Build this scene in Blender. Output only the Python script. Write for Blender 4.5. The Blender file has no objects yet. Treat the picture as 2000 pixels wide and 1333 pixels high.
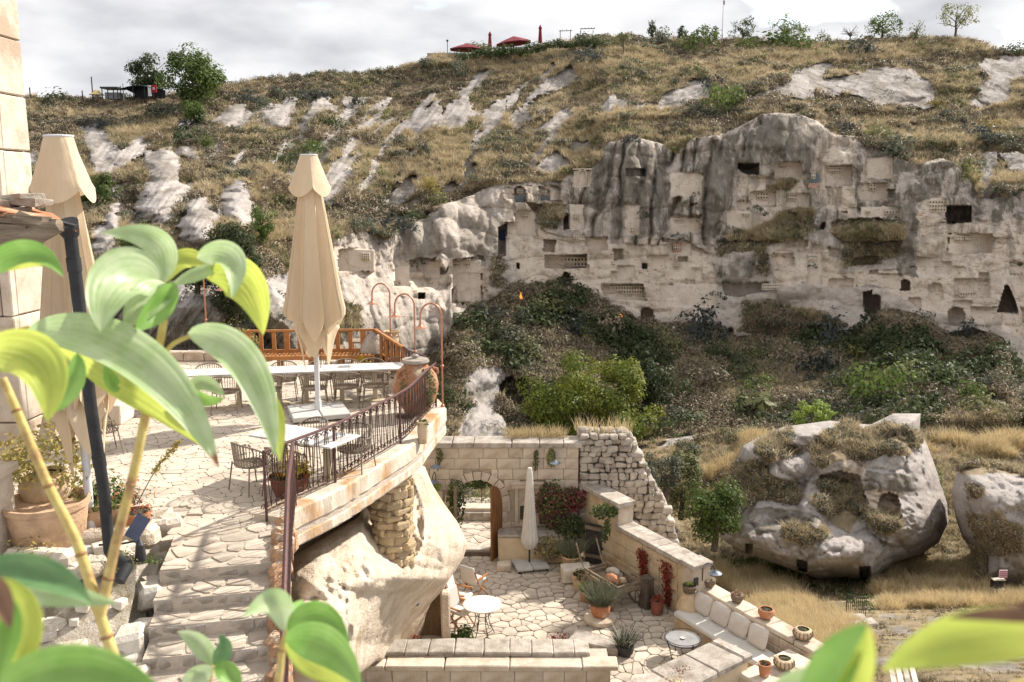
import bpy, bmesh, math, random
import numpy as np
from math import sin, cos, pi, radians
from mathutils import Vector, Matrix
D = bpy.data; SC = bpy.context.scene; COL = SC.collection
rng = np.random.default_rng(7); random.seed(7)
# ------------------------------------------------------------------ camera, sky, sun, exposure
F = 1750.0; TH = radians(9.8); ST, CT = sin(TH), cos(TH); CZ = 4.65
cam = D.cameras.new('camera'); cam.lens = 31.5; cam.sensor_width = 36; cam.clip_start = .05; cam.clip_end = 3000
cam.dof.use_dof = True; cam.dof.focus_distance = 19; cam.dof.aperture_fstop = 5.0
co = D.objects.new('camera', cam); COL.objects.link(co); SC.camera = co
co.location = (0, 0, CZ); co.rotation_euler = (pi/2-TH, 0, 0)
SUN = Vector((.64, .46, .62)).normalized()
sl = D.lights.new('sun', 'SUN'); sl.energy = 3.1; sl.angle = radians(1.6); sl.color = (1, .945, .86)
so = D.objects.new('sun', sl); COL.objects.link(so); so.rotation_euler = (-SUN).to_track_quat('-Z', 'Y').to_euler()
W = D.worlds.new('World'); SC.world = W; W.use_nodes = True
SC.view_settings.view_transform = 'Standard'; SC.view_settings.look = 'None'; SC.view_settings.gamma = 1
SC.view_settings.exposure = 1.38; SC.view_settings.use_curve_mapping = False
SC.cycles.use_denoising = True; SC.cycles.max_bounces = 5; SC.cycles.diffuse_bounces = 3
SC.cycles.transparent_max_bounces = 8; SC.cycles.caustics_reflective = False; SC.cycles.caustics_refractive = False
def world():
    nt = W.node_tree; N = nt.nodes; L = nt.links; bg = N['Background']; bg.inputs[1].default_value = .15
    sky = N.new('ShaderNodeTexSky'); sky.sky_type = 'NISHITA'; sky.sun_disc = False
    sky.sun_elevation = math.asin(SUN.z); sky.sun_rotation = math.atan2(SUN.x, SUN.y); sky.dust_density = 2.
    tc = N.new('ShaderNodeTexCoord'); mp = N.new('ShaderNodeMapping'); mp.inputs['Scale'].default_value = (1, 1, 2.6); mp.inputs['Location'].default_value = (.35, .1, .3)
    L.new(tc.outputs['Generated'], mp.inputs[0])
    def noise(s, d, r, src=mp):
        n = N.new('ShaderNodeTexNoise'); n.inputs['Scale'].default_value = s; n.inputs['Detail'].default_value = d
        n.inputs['Roughness'].default_value = r; L.new(src.outputs[0], n.inputs['Vector']); return n
    n1 = noise(3.2, 7, .5); n2 = noise(5.5, 6, .48)
    r1 = N.new('ShaderNodeValToRGB'); e = r1.color_ramp.elements; e[0].position = .3; e[0].color = (0, 0, 0, 1); e[1].position = .4; e[1].color = (1, 1, 1, 1)
    L.new(n1.outputs[0], r1.inputs[0])
    r2 = N.new('ShaderNodeValToRGB'); e = r2.color_ramp.elements       # cloud body tones, grey bellies to white tops
    e[0].position = .34; e[0].color = (1.7, 1.72, 1.82, 1); e[1].position = .66; e[1].color = (3.0, 2.97, 2.95, 1)
    m = e.new(.5); m.color = (2.45, 2.45, 2.5, 1)
    L.new(n2.outputs[0], r2.inputs[0])
    mx = N.new('ShaderNodeMix'); mx.data_type = 'RGBA'
    L.new(r1.outputs[0], mx.inputs[0]); L.new(sky.outputs[0], mx.inputs[6]); L.new(r2.outputs[0], mx.inputs[7]); L.new(mx.outputs[2], bg.inputs[0])
world()
# ------------------------------------------------------------------ helpers
def P(px, py, t):                       # a point seen at photo pixel (px,py), t metres in front of the lens
    u = (px-1000)/F; v = (py-666.5)/F
    return Vector((u*t, t*(CT-v*ST), CZ-t*(ST+v*CT)))
def G(px, py, z=0.): v = (py-666.5)/F; return P(px, py, (CZ-z)/(ST+v*CT))
def PY(px, py, Y): v = (py-666.5)/F; return P(px, py, Y/(CT-v*ST))
def pr(p):                              # world point -> pixel
    d = Vector(p)-Vector((0, 0, CZ)); t = d.y*CT-d.z*ST; return 1000+F*d.x/t, 666.5+F*(-d.z*CT-d.y*ST)/t, t
MATS = {}
def nodes(name):
    m = D.materials.new(name); m.use_nodes = True; MATS[name] = m; return m, m.node_tree.nodes, m.node_tree.links, m.node_tree.nodes['Principled BSDF']
def mat(name, c, c2=None, rough=.85, scale=6., bump=.15, c3=None, s3=1.5, metal=0., det=6, coord='Object', thr=(.38, .62), bscale=None, stretch=(1, 1, 1), spec=.25, transl=0., var=0., bdist=.02):
    """procedural surface: colour c broken up to c2 by noise, patches of c3, fine relief"""
    if name in MATS: return MATS[name]
    m, N, L, B = nodes(name); tc = N.new('ShaderNodeTexCoord'); mp = N.new('ShaderNodeMapping'); mp.inputs['Scale'].default_value = stretch
    L.new(tc.outputs[coord], mp.inputs[0]); c = (*c, 1); c2 = (*(c2 or [x*.8 for x in c[:3]]), 1)
    def noise(s, d=det):
        n = N.new('ShaderNodeTexNoise'); n.inputs['Scale'].default_value = s; n.inputs['Detail'].default_value = d; n.inputs['Roughness'].default_value = .62
        L.new(mp.outputs[0], n.inputs['Vector']); return n
    def mixc(fac, a, b):
        x = N.new('ShaderNodeMix'); x.data_type = 'RGBA'
        if isinstance(fac, float): x.inputs[0].default_value = fac
        else: L.new(fac, x.inputs[0])
        for s, v in ((6, a), (7, b)):
            if isinstance(v, tuple): x.inputs[s].default_value = v
            else: L.new(v, x.inputs[s])
        return x
    def ramp(src, a, b):
        r = N.new('ShaderNodeMapRange'); r.inputs[1].default_value = a; r.inputs[2].default_value = b; L.new(src, r.inputs[0]); return r.outputs[0]
    n1 = noise(scale); out = mixc(ramp(n1.outputs[0], *thr), c, c2).outputs[2]
    if c3: out = mixc(ramp(noise(s3).outputs[0], .52, .66), out, (*c3, 1)).outputs[2]
    if var:
        oi = N.new('ShaderNodeObjectInfo'); hs = N.new('ShaderNodeHueSaturation'); r = N.new('ShaderNodeMapRange')
        r.inputs[3].default_value = 1-var; r.inputs[4].default_value = 1+var; L.new(oi.outputs['Random'], r.inputs[0]); L.new(r.outputs[0], hs.inputs['Value']); L.new(out, hs.inputs['Color']); out = hs.outputs[0]
    L.new(out, B.inputs['Base Color']); B.inputs['Roughness'].default_value = rough; B.inputs['Metallic'].default_value = metal; B.inputs['Specular IOR Level'].default_value = spec
    if bump:
        b = N.new('ShaderNodeBump'); b.inputs['Strength'].default_value = min(1, bump*2.5); b.inputs['Distance'].default_value = bdist
        L.new(noise(bscale or scale*5).outputs[0], b.inputs['Height']); L.new(b.outputs[0], B.inputs['Normal'])
    if transl:
        t = N.new('ShaderNodeBsdfTranslucent'); ms = N.new('ShaderNodeMixShader'); ms.inputs[0].default_value = transl
        L.new(out, t.inputs[0]); L.new(B.outputs[0], ms.inputs[1]); L.new(t.outputs[0], ms.inputs[2]); L.new(ms.outputs[0], N['Material Output'].inputs[0])
    return m
def link(name, me, m=None, parent=None, smooth=False):
    o = D.objects.new(name, me); COL.objects.link(o)
    if m and not me.materials:
        for x in (m if isinstance(m, (list, tuple)) else [m]): me.materials.append(x)
    if parent: o.parent = parent
    if smooth: me.polygons.foreach_set('use_smooth', [True]*len(me.polygons))
    return o
def npmesh(name, V, Fc, m=None, parent=None, smooth=False, attrs=None, mi=None):
    V = np.asarray(V, np.float32); Fc = np.asarray(Fc, np.int32); me = D.meshes.new(name); n = Fc.shape[1]
    me.vertices.add(len(V)); me.vertices.foreach_set('co', V.ravel())
    me.loops.add(Fc.size); me.loops.foreach_set('vertex_index', Fc.ravel())
    me.polygons.add(len(Fc)); me.polygons.foreach_set('loop_start', np.arange(0, Fc.size, n, dtype=np.int32))
    if mi is not None: me.polygons.foreach_set('material_index', np.asarray(mi, np.int32))
    me.update(calc_edges=True)
    for k, a in (attrs or {}).items():
        a = np.asarray(a, np.float32); at = me.attributes.new(k, 'FLOAT', 'POINT'); at.data.foreach_set('value', a.ravel())
    return link(name, me, m, parent, smooth)
def tag(o, label=None, cat=None, group=None, kind=None):
    for k, v in (('label', label), ('category', cat), ('group', group), ('kind', kind)):
        if v: o[k] = v
    return o
def thing(name, label, cat, loc=(0, 0, 0), rz=0., group=None):
    o = D.objects.new(name, None); COL.objects.link(o); o.location = loc; o.rotation_euler = (0, 0, rz); o.empty_display_size = .2
    return tag(o, label, cat, group)
def dup(o, loc=None, rz=None, label=None, parent=None, scale=None, group=None):
    c = o.copy(); COL.objects.link(c)
    if parent: c.parent = parent
    if loc is not None: c.location = loc
    if rz is not None: c.rotation_euler = (0, 0, rz)
    if scale is not None: c.scale = (scale,)*3 if isinstance(scale, (int, float)) else scale
    if label: c['label'] = label
    if group: c['group'] = group
    for ch in list(o.children): dup(ch, parent=c)
    return c
class MB:
    """collects boxes, tubes and turned shapes, then builds them as one mesh"""
    def __init__(s): s.bm = bmesh.new()
    def verts(s, vs, fs):
        b = [s.bm.verts.new(v) for v in vs]
        for f in fs:
            try: s.bm.faces.new([b[i] for i in f])
            except ValueError: pass
        return s
    def box(s, c, d, M=None, taper=1., rz=0., jit=0.):
        R = Matrix.Rotation(rz, 3, 'Z') if rz else None; vs = []
        for k in (-1, 1):
            f = taper if k > 0 else 1
            for i, j in ((-1, -1), (1, -1), (1, 1), (-1, 1)):
                v = Vector((i*d[0]/2*f, j*d[1]/2*f, k*d[2]/2))
                if jit: v += Vector((random.uniform(-jit, jit), random.uniform(-jit, jit), random.uniform(-jit, jit)))
                if R: v = R@v
                v += Vector(c); vs.append(M@v if M else v)
        return s.verts(vs, [(3, 2, 1, 0), (4, 5, 6, 7), (0, 1, 5, 4), (1, 2, 6, 5), (2, 3, 7, 6), (3, 0, 4, 7)])
    def tube(s, pts, r, n=8, cap=True, closed=False):
        pts = [Vector(p) for p in pts]; rs = r if isinstance(r, (list, tuple)) else [r]*len(pts); rings = []; prev = None; m = len(pts)
        for i, p in enumerate(pts):
            a = pts[(i-1) % m] if closed else pts[max(i-1, 0)]; b = pts[(i+1) % m] if closed else pts[min(i+1, m-1)]
            d = (b-a); d = d.normalized() if d.length > 1e-9 else Vector((0, 0, 1))
            if prev is None: x = d.orthogonal().normalized()
            else: x = prev-d*prev.dot(d); x = x.normalized() if x.length > 1e-6 else d.orthogonal().normalized()
            prev = x; y = d.cross(x)
            rings.append([s.bm.verts.new(p+(x*cos(2*pi*k/n)+y*sin(2*pi*k/n))*rs[i]) for k in range(n)])
        for i in range(m if closed else m-1):
            A, B = rings[i], rings[(i+1) % m]
            for k in range(n):
                try: s.bm.faces.new((A[k], A[(k+1) % n], B[(k+1) % n], B[k]))
                except ValueError: pass
        if cap and not closed: s.bm.faces.new(rings[0][::-1]); s.bm.faces.new(rings[-1])
        return s
    def lathe(s, prof, c=(0, 0, 0), n=24, M=None, fn=None, cap=True):
        c = Vector(c); rings = []
        for r, z in prof:
            ring = []
            for k in range(n):
                a = 2*pi*k/n; q = fn(a, z) if fn else 1.
                v = Vector((r*q*cos(a), r*q*sin(a), z)); v = M@v if M else v; ring.append(s.bm.verts.new(v+c))
            rings.append(ring)
        for A, B in zip(rings, rings[1:]):
            for k in range(n): s.bm.faces.new((A[k], A[(k+1) % n], B[(k+1) % n], B[k]))
        if cap:
            s.bm.faces.new(rings[0][::-1]); s.bm.faces.new(rings[-1])
        return s
    def prism(s, poly, z0, z1, M=None, inset=0., jit=0.):
        """poly in xy, extruded z0..z1; M places it"""
        n = len(poly); cx = sum(p[0] for p in poly)/n; cy = sum(p[1] for p in poly)/n; vs = []
        for z, k in ((z0, 1.), (z1, 1.-inset)):
            for x, y in poly:
                v = Vector((cx+(x-cx)*k, cy+(y-cy)*k, z+(random.uniform(-jit, jit) if k != 1. or not inset else 0))); vs.append(M@v if M else v)
        return s.verts(vs, [tuple(range(n))[::-1], tuple(range(n, 2*n))]+[(i, (i+1) % n, n+(i+1) % n, n+i) for i in range(n)])
    def grid(s, rows, closed=False):
        R = [[s.bm.verts.new(p) for p in r] for r in rows]
        for A, B in zip(R, R[1:]):
            for k in range(len(A) if closed else len(A)-1):
                j = (k+1) % len(A)
                try: s.bm.faces.new((A[k], A[j], B[j], B[k]))
                except ValueError: pass
        return s
    def build(s, name, m, parent=None, smooth=False, bevel=0., loc=None, rz=None, sub=0, kind=None, solid=0.):
        s.bm.normal_update(); bmesh.ops.recalc_face_normals(s.bm, faces=s.bm.faces)
        if bevel: bmesh.ops.bevel(s.bm, geom=s.bm.edges[:], offset=bevel, segments=1, affect='EDGES', clamp_overlap=True)
        me = D.meshes.new(name); s.bm.to_mesh(me); s.bm.free(); o = link(name, me, m, parent, smooth)
        if smooth and smooth != 'all': me.set_sharp_from_angle(angle=radians(38))
        if loc is not None: o.location = loc
        if rz is not None: o.rotation_euler = (0, 0, rz)
        if solid: md = o.modifiers.new('thickness', 'SOLIDIFY'); md.thickness = solid
        if sub: md = o.modifiers.new('smooth', 'SUBSURF'); md.levels = md.render_levels = sub
        if kind: o['kind'] = kind
        return o
# vectorised gradient-free value noise
_T = rng.random(4096).astype(np.float32)
def vnoise(p):
    p = np.asarray(p, np.float32); i = np.floor(p).astype(np.int64); f = p-i; f = f*f*(3-2*f); r = 0
    for dx in (0, 1):
        for dy in (0, 1):
            for dz in (0, 1):
                h = ((i[..., 0]+dx)*73856093 ^ (i[..., 1]+dy)*19349663 ^ (i[..., 2]+dz)*83492791) & 4095
                w = (f[..., 0] if dx else 1-f[..., 0])*(f[..., 1] if dy else 1-f[..., 1])*(f[..., 2] if dz else 1-f[..., 2]); r = r+w*_T[h]
    return r
def fbm(p, o=4, g=.5):
    a = 1.; s = 0.; n = 0.; p = np.asarray(p, np.float32)
    for _ in range(o): s = s+a*vnoise(p); n += a; a *= g; p = p*2.03+17.3
    return s/n-.5
def inpoly(x, y, poly):
    poly = np.asarray(poly, float); x0, y0 = poly.min(0); x1, y1 = poly.max(0); out = np.zeros(x.shape, bool)
    s = (x >= x0) & (x <= x1) & (y >= y0) & (y <= y1)
    if not s.any(): return out
    X = x[s]; Y = y[s]; r = np.zeros(X.shape, bool); q = np.roll(poly, -1, 0)
    for (ax, ay), (bx, by) in zip(poly, q):
        if ay == by: continue
        c = ((ay > Y) != (by > Y)) & (X < (bx-ax)*(Y-ay)/(by-ay)+ax); r ^= c
    out[s] = r; return out
def polydist(x, y, poly):
    poly = np.asarray(poly, float); q = np.roll(poly, -1, 0); d = np.full(x.shape, 1e9)
    for a, b in zip(poly, q):
        e = b-a; t = np.clip(((x-a[0])*e[0]+(y-a[1])*e[1])/(e@e+1e-9), 0, 1)
        d = np.minimum(d, np.hypot(x-a[0]-t*e[0], y-a[1]-t*e[1]))
    return d
def pts2(s): v = [float(x) for x in s.split()]; return list(zip(v[::2], v[1::2]))
def PA(px, py, t): u = (px-1000)/F; v = (py-666.5)/F; return np.stack([u*t, t*(CT-v*ST), CZ-t*(ST+v*CT)], -1)
def gridfaces(nr, nc):
    i = np.arange(nr*nc).reshape(nr, nc); return np.stack([i[:-1, :-1], i[1:, :-1], i[1:, 1:], i[:-1, 1:]], -1).reshape(-1, 4)
# ------------------------------------------------------------------ rock and scrub surface material (colour classes are carried by the mesh: rock, tan, stain, grass)
def ground_mat(name='hillside_rock_and_scrub'):
    m, N, L, B = nodes(name); tc = N.new('ShaderNodeTexCoord'); B.inputs['Roughness'].default_value = .95; B.inputs['Specular IOR Level'].default_value = .1
    def att(n): a = N.new('ShaderNodeAttribute'); a.attribute_name = n; return a.outputs['Fac']
    def noise(s, d=6, sc=(1, 1, 1), r=.6):
        mp = N.new('ShaderNodeMapping'); mp.inputs['Scale'].default_value = sc; L.new(tc.outputs['Object'], mp.inputs[0])
        n = N.new('ShaderNodeTexNoise'); n.inputs['Scale'].default_value = s; n.inputs['Detail'].default_value = d; n.inputs['Roughness'].default_value = r; L.new(mp.outputs[0], n.inputs['Vector']); return n.outputs[0]
    def rng_(src, a, b, lo=0, hi=1):
        r = N.new('ShaderNodeMapRange'); r.inputs[1].default_value = a; r.inputs[2].default_value = b; r.inputs[3].default_value = lo; r.inputs[4].default_value = hi; L.new(src, r.inputs[0]); return r.outputs[0]
    def mix(f, a, b, mode='MIX'):
        x = N.new('ShaderNodeMix'); x.data_type = 'RGBA'; x.blend_type = mode
        if isinstance(f, float): x.inputs[0].default_value = f
        else: L.new(f, x.inputs[0])
        for s, v in ((6, a), (7, b)):
            if isinstance(v, tuple): x.inputs[s].default_value = (*v, 1)
            else: L.new(v, x.inputs[s])
        return x.outputs[2]
    def mul(a, b):
        x = N.new('ShaderNodeMath'); x.operation = 'MULTIPLY'; L.new(a, x.inputs[0]); L.new(b, x.inputs[1]); return x.outputs[0]
    scrub = mix(rng_(noise(.55, 8), .35, .65), (.3, .235, .15), (.19, .15, .1)); scrub = mix(rng_(noise(2.2, 5), .5, .7), scrub, (.33, .25, .14))
    scrub = mix(rng_(noise(.3, 4), .55, .7), scrub, (.085, .085, .045))
    rock = mix(rng_(noise(.5, 9, (1, 1, .8), .68), .3, .7), (.46, .415, .385), (.33, .295, .27))
    rock = mix(rng_(noise(3.5, 5), .58, .7), rock, (.22, .19, .165))
    tan = mix(rng_(noise(.35, 8), .32, .7), (.66, .56, .46), (.53, .44, .355)); tan = mix(rng_(noise(1.2, 6, (1, 1, 3)), .57, .68), tan, (.31, .2, .115))
    rock = mix(att('tan'), rock, tan)
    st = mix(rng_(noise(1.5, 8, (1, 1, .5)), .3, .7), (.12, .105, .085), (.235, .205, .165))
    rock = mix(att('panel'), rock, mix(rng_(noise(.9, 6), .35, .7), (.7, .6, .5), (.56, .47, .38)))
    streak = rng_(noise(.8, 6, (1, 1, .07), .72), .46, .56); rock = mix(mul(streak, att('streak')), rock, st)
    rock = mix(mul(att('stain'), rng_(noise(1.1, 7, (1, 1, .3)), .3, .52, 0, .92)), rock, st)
    crack = N.new('ShaderNodeTexVoronoi'); crack.feature = 'DISTANCE_TO_EDGE'; crack.inputs['Scale'].default_value = .35
    nz = N.new('ShaderNodeTexNoise'); nz.inputs['Scale'].default_value = .5; nz.inputs['Detail'].default_value = 5; L.new(tc.outputs['Object'], nz.inputs['Vector'])
    mm = N.new('ShaderNodeMix'); mm.data_type = 'VECTOR'; mm.inputs[0].default_value = .72; L.new(tc.outputs['Object'], mm.inputs[4]); sc = N.new('ShaderNodeVectorMath'); sc.operation = 'SCALE'; sc.inputs[3].default_value = 6; L.new(nz.outputs[1], sc.inputs[0]); 
    ad = N.new('ShaderNodeVectorMath'); ad.operation = 'ADD'; L.new(tc.outputs['Object'], ad.inputs[0]); L.new(sc.outputs[0], ad.inputs[1]); L.new(ad.outputs[0], crack.inputs['Vector'])
    rock = mix(rng_(crack.outputs[0], .0, .018, .55, 0), rock, (.13, .11, .09))
    col = mix(att('rock'), scrub, rock); col = mix(att('grass'), col, mix(rng_(noise(1.3, 5), .35, .65), (.42, .32, .17), (.3, .21, .1)))
    L.new(col, B.inputs['Base Color'])
    b = N.new('ShaderNodeBump'); b.inputs['Strength'].default_value = .8; b.inputs['Distance'].default_value = .22
    L.new(noise(1.6, 10, (1, 1, 1), .72), b.inputs['Height']); L.new(b.outputs[0], B.inputs['Normal'])
    return m
GM = ground_mat()
# ------------------------------------------------------------------ outlines read from the photograph
ROCKS = [pts2(s) for s in '''159 254 205 250 216 280 236 300 222 325 190 338 178 305
268 264 292 285 278 300 240 325 216 346 205 332 240 295
56 300 76 295 76 325 56 324
288 310 320 302 345 312 353 345 345 385 330 432 252 432 268 395 290 365
343 292 368 286 386 298 384 314 362 306
388 382 408 384 426 420 414 472 348 478 342 440 362 402
440 372 470 358 492 385 494 425 480 442 430 422
208 400 236 404 234 438 203 432
178 442 210 430 236 445 232 492 188 497
222 370 255 345 262 352 240 385 226 398
418 233 450 204 478 209 483 236 462 249 450 248
484 214 500 222 512 241 492 236
512 222 520 204 570 207 576 222 545 248 524 240
590 268 598 234 612 203 632 194 641 200 625 226 605 248 598 272
640 204 655 204 656 215 644 216
668 219 685 207 693 210 676 221
618 300 640 276 656 270 640 302 630 324 622 318
680 278 695 274 701 284 685 310 691 342 665 366 640 398 632 372 645 330 665 300
715 238 735 225 738 232 720 246 690 256 678 262 700 245
740 245 765 234 785 240 796 249 762 245 750 258 739 256
800 250 815 230 840 211 860 212 856 236 835 255 815 259
860 240 880 210 895 195 925 160 940 154 946 160 925 185 910 205 932 220 930 226 900 241
940 218 975 200 981 210 970 231 945 226
690 385 715 345 735 310 745 301 741 325 735 356 715 376
785 301 810 283 816 282 806 305 790 313
757 371 765 350 785 322 799 319 786 345 770 361
748 399 760 380 790 350 809 344 806 369 785 391 765 398
785 404 815 385 830 362 841 357 826 386 810 401
850 388 865 365 880 352 888 360 879 378 860 391
915 291 925 265 935 255 943 268 936 285 920 301
838 312 850 307 866 326 855 327
1003 237 1010 225 1040 190 1060 165 1085 148 1110 137 1113 155 1105 173 1080 184 1055 188 1040 205 1041 226 1020 244
1022 298 1040 275 1055 245 1080 225 1105 217 1107 236 1085 253 1060 262 1040 282
1004 179 1020 163 1033 157 1025 171
986 195 1000 182 1001 191 976 215 975 233 940 226 960 203
1174 224 1190 200 1197 184 1205 195 1231 203 1200 213 1190 221
1235 204 1290 198 1310 180 1345 162 1370 157 1386 175 1375 196 1340 204 1300 209
1438 193 1460 182 1530 165 1560 140 1600 126 1616 130 1600 160 1580 182 1570 192 1520 181 1480 193
1611 161 1660 150 1700 145 1725 139 1770 145 1802 165 1808 202 1770 206 1735 200 1712 201 1700 195 1680 186 1630 184
1800 158 1815 157 1824 168 1810 173
1897 201 1930 160 1945 150 1924 135 1930 119 2120 112 2120 150 1975 156 1979 192
1914 305 1946 309 1941 350 1960 400 1925 400 1919 335
1958 306 1990 299 2060 320 2060 345 1980 331
1112 288 1125 280 1152 277 1156 291 1130 297
1038 334 1075 300 1095 297 1118 326 1090 333
1000 325 1010 318 1040 296 1043 299 1015 322
905 740 940 715 975 718 1010 735 990 742 975 770 960 800 930 790 900 775
905 800 960 790 975 820 990 850 1000 900 930 900 900 860
205 575 260 548 330 556 400 538 470 550 560 532 650 560 655 720 200 720
1760 768 1850 768 1850 785 1760 782
1900 768 1960 770 1960 790 1900 785
1250 1010 1290 1012 1325 1030 1335 1062 1290 1065 1255 1040
1690 1240 1730 1195 1800 1185 1850 1175 1900 1200 2050 1190 2050 1345 1700 1345
1820 1175 1870 1165 1885 1190 1840 1205
1240 872 1300 857 1390 840 1480 828 1480 833 1390 848 1300 866 1245 880'''.split('\n')]
CLIFF = pts2('640 560 640 470 700 450 760 458 800 425 840 405 880 395 925 380 960 365 985 358 1100 352 1118 330 1155 328 1190 278 1240 270 1290 280 1320 302 1350 272 1400 265 1440 250 1490 222 1560 223 1600 240 1625 262 1680 268 1700 288 1790 322 1840 310 1870 322 1900 350 1915 385 1940 390 2000 372 2150 380 2150 800 2000 782 1975 700 1960 662 1900 642 1850 652 1790 612 1740 604 1700 625 1680 650 1640 655 1560 650 1500 655 1440 660 1400 632 1300 630 1240 622 1180 590 1130 562 1100 548 1030 560 1000 552 960 585 910 602 880 640 872 680 830 700 640 712')
SCRUB = [pts2(s) for s in '''1398 505 1408 475 1440 450 1500 440 1540 415 1585 408 1582 440 1560 460 1510 475 1492 490 1502 538 1484 530 1475 495 1440 490
1622 442 1640 430 1762 430 1758 462 1755 500 1730 515 1700 495 1665 487 1640 462
1650 508 1665 490 1712 495 1722 517 1650 522
1455 592 1540 598 1610 608 1650 640 1560 655 1480 655 1440 648
1025 396 1096 396 1092 420 1062 455 1050 430
690 430 760 415 860 385 880 392 830 425 770 450 760 470 740 455
1480 380 1530 355 1565 352 1535 372 1500 378
1790 655 1850 655 1800 615 1740 606 1700 640
650 600 690 590 700 640 660 650
960 505 985 500 980 560 965 560'''.split('\n')]
STAIN = [pts2(s) for s in '''1700 1240 1740 1180 2000 1180 2000 1340 1700 1340
1440 332 1438 300 1478 242 1500 226 1570 230 1576 292 1560 322 1500 326
1130 400 1190 285 1290 288 1305 400 1290 462 1240 462 1225 400 1180 420
1330 300 1430 262 1440 300 1400 470 1370 470 1360 300 1335 330
1690 290 1760 320 1740 440 1728 440 1735 330 1700 310
1740 440 1770 380 1830 335 1838 380 1795 395 1790 540 1752 540
1045 400 1100 400 1100 435 1060 452
1575 250 1600 245 1585 330 1600 400 1570 420 1565 330
900 430 960 400 985 440 980 520 930 520 905 480
790 430 870 410 860 500 800 520 760 500
1395 520 1480 500 1475 540 1400 545
640 620 860 620 850 700 640 700
205 600 600 600 600 700 205 700'''.split('\n')]
TAN = [pts2(s) for s in '''985 365 1098 362 1090 395 1045 400 1060 455 1100 462 1250 462 1330 470 1390 500 1395 545 1380 620 1300 620 1250 612 1185 585 1130 555 1020 555 1000 500 985 450
1120 330 1155 330 1155 365 1120 365
1310 335 1375 335 1372 385 1340 420 1310 400
1305 420 1368 420 1366 458 1305 458
1440 330 1482 342 1530 350 1600 330 1610 400 1540 410 1520 448 1440 448 1435 400
1512 318 1568 316 1565 348 1512 348
1600 255 1680 270 1665 420 1605 400 1590 330
1695 308 1750 312 1745 395 1675 392 1680 340
1780 380 1845 370 1835 430 2060 430 2060 640 1990 660 1900 630 1800 600 1700 560 1640 560 1640 530 1750 530 1790 520 1800 450
1590 480 1640 490 1640 560 1580 560
760 510 860 505 875 540 850 575 770 575
880 505 945 505 945 600 895 600 880 560
640 480 740 490 735 545 640 540
1500 470 1580 465 1570 560 1520 560'''.split('\n')]
# carved openings: outline, how deep it is cut (m)
CAVES = [(pts2(s), d) for s, d in (('1440 320 1482 320 1483 341 1455 339 1440 330', 4.5), ('1835 400 1850 403 1897 402 1896 434 1850 438 1848 424 1833 420', 5.5),
 ('1685 572 1702 568 1704 577 1718 577 1721 610 1702 622 1688 606', 5), ('1947 611 1956 580 1964 558 1970 558 1982 585 1990 611', 5), ('1759 568 1760 550 1768 546 1776 550 1777 568', 3),
 ('1852 637 1851 610 1862 599 1878 602 1886 615 1882 638', 1.6), ('1064 499 1146 497 1147 523 1100 526 1064 524', 2.6), ('1063 468 1086 469 1083 493 1060 492', 1.6),
 ('1100 420 1106 416 1113 419 1113 447 1100 450', 3), ('1096 550 1100 534 1106 531 1113 536 1115 551', 3.5), ('1174 556 1256 555 1263 588 1178 582', 1.5),
 ('1251 623 1251 608 1257 601 1266 600 1275 606 1278 623', 2.2), ('882 593 882 565 887 560 892 568 893 594', 3), ('1255 515 1263 515 1263 525 1255 525', 3), ('1008 514 1014 515 1013 526 1008 523', 3),
 ('1410 553 1500 552 1500 568 1440 581 1415 576', 2), ('1600 448 1605 437 1611 434 1610 450', 2.5), ('818 573 829 573 829 584 818 584', 3), ('883 545 898 532 942 535 944 598 905 600', .9),
 ('1421 642 1431 641 1431 655 1421 655', 2.5), ('972 445 990 436 987 500 973 500', 2.5), ('1005 417 1052 415 1050 462 1010 462', .6), ('1197 487 1216 487 1216 505 1200 510', 1.2),
 ('1650 509 1700 498 1722 503 1722 516 1650 520', 1.5), ('1310 423 1368 421 1366 457 1310 457', .5), ('1513 318 1566 316 1563 346 1513 347', .5), ('1466 377 1516 376 1515 405 1466 405', .4),
 ('1535 379 1583 378 1582 407 1535 407', .4), ('1620 325 1665 322 1663 350 1620 352', .4), ('1675 360 1731 357 1729 390 1675 391', .5), ('1852 456 1938 461 1936 494 1850 492', .6),
 ('1003 380 1006 368 1014 363 1024 368 1028 380 1029 396 1005 396', .7), ('1050 388 1052 375 1060 368 1072 370 1075 380 1075 392 1051 392', .7), ('1302 583 1302 560 1310 555 1322 555 1326 560 1326 584', .35),
 ('1148 464 1186 464 1183 490 1148 492', .4), ('1222 330 1262 330 1262 345 1222 345', .0), ('1870 550 1885 546 1903 552 1903 575 1870 575', .3), ('1812 560 1825 552 1840 556 1842 585 1812 590', .3),
 ('975 755 985 742 1005 735 1035 742 1045 790 1010 800 980 780', 4.0))]
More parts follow.
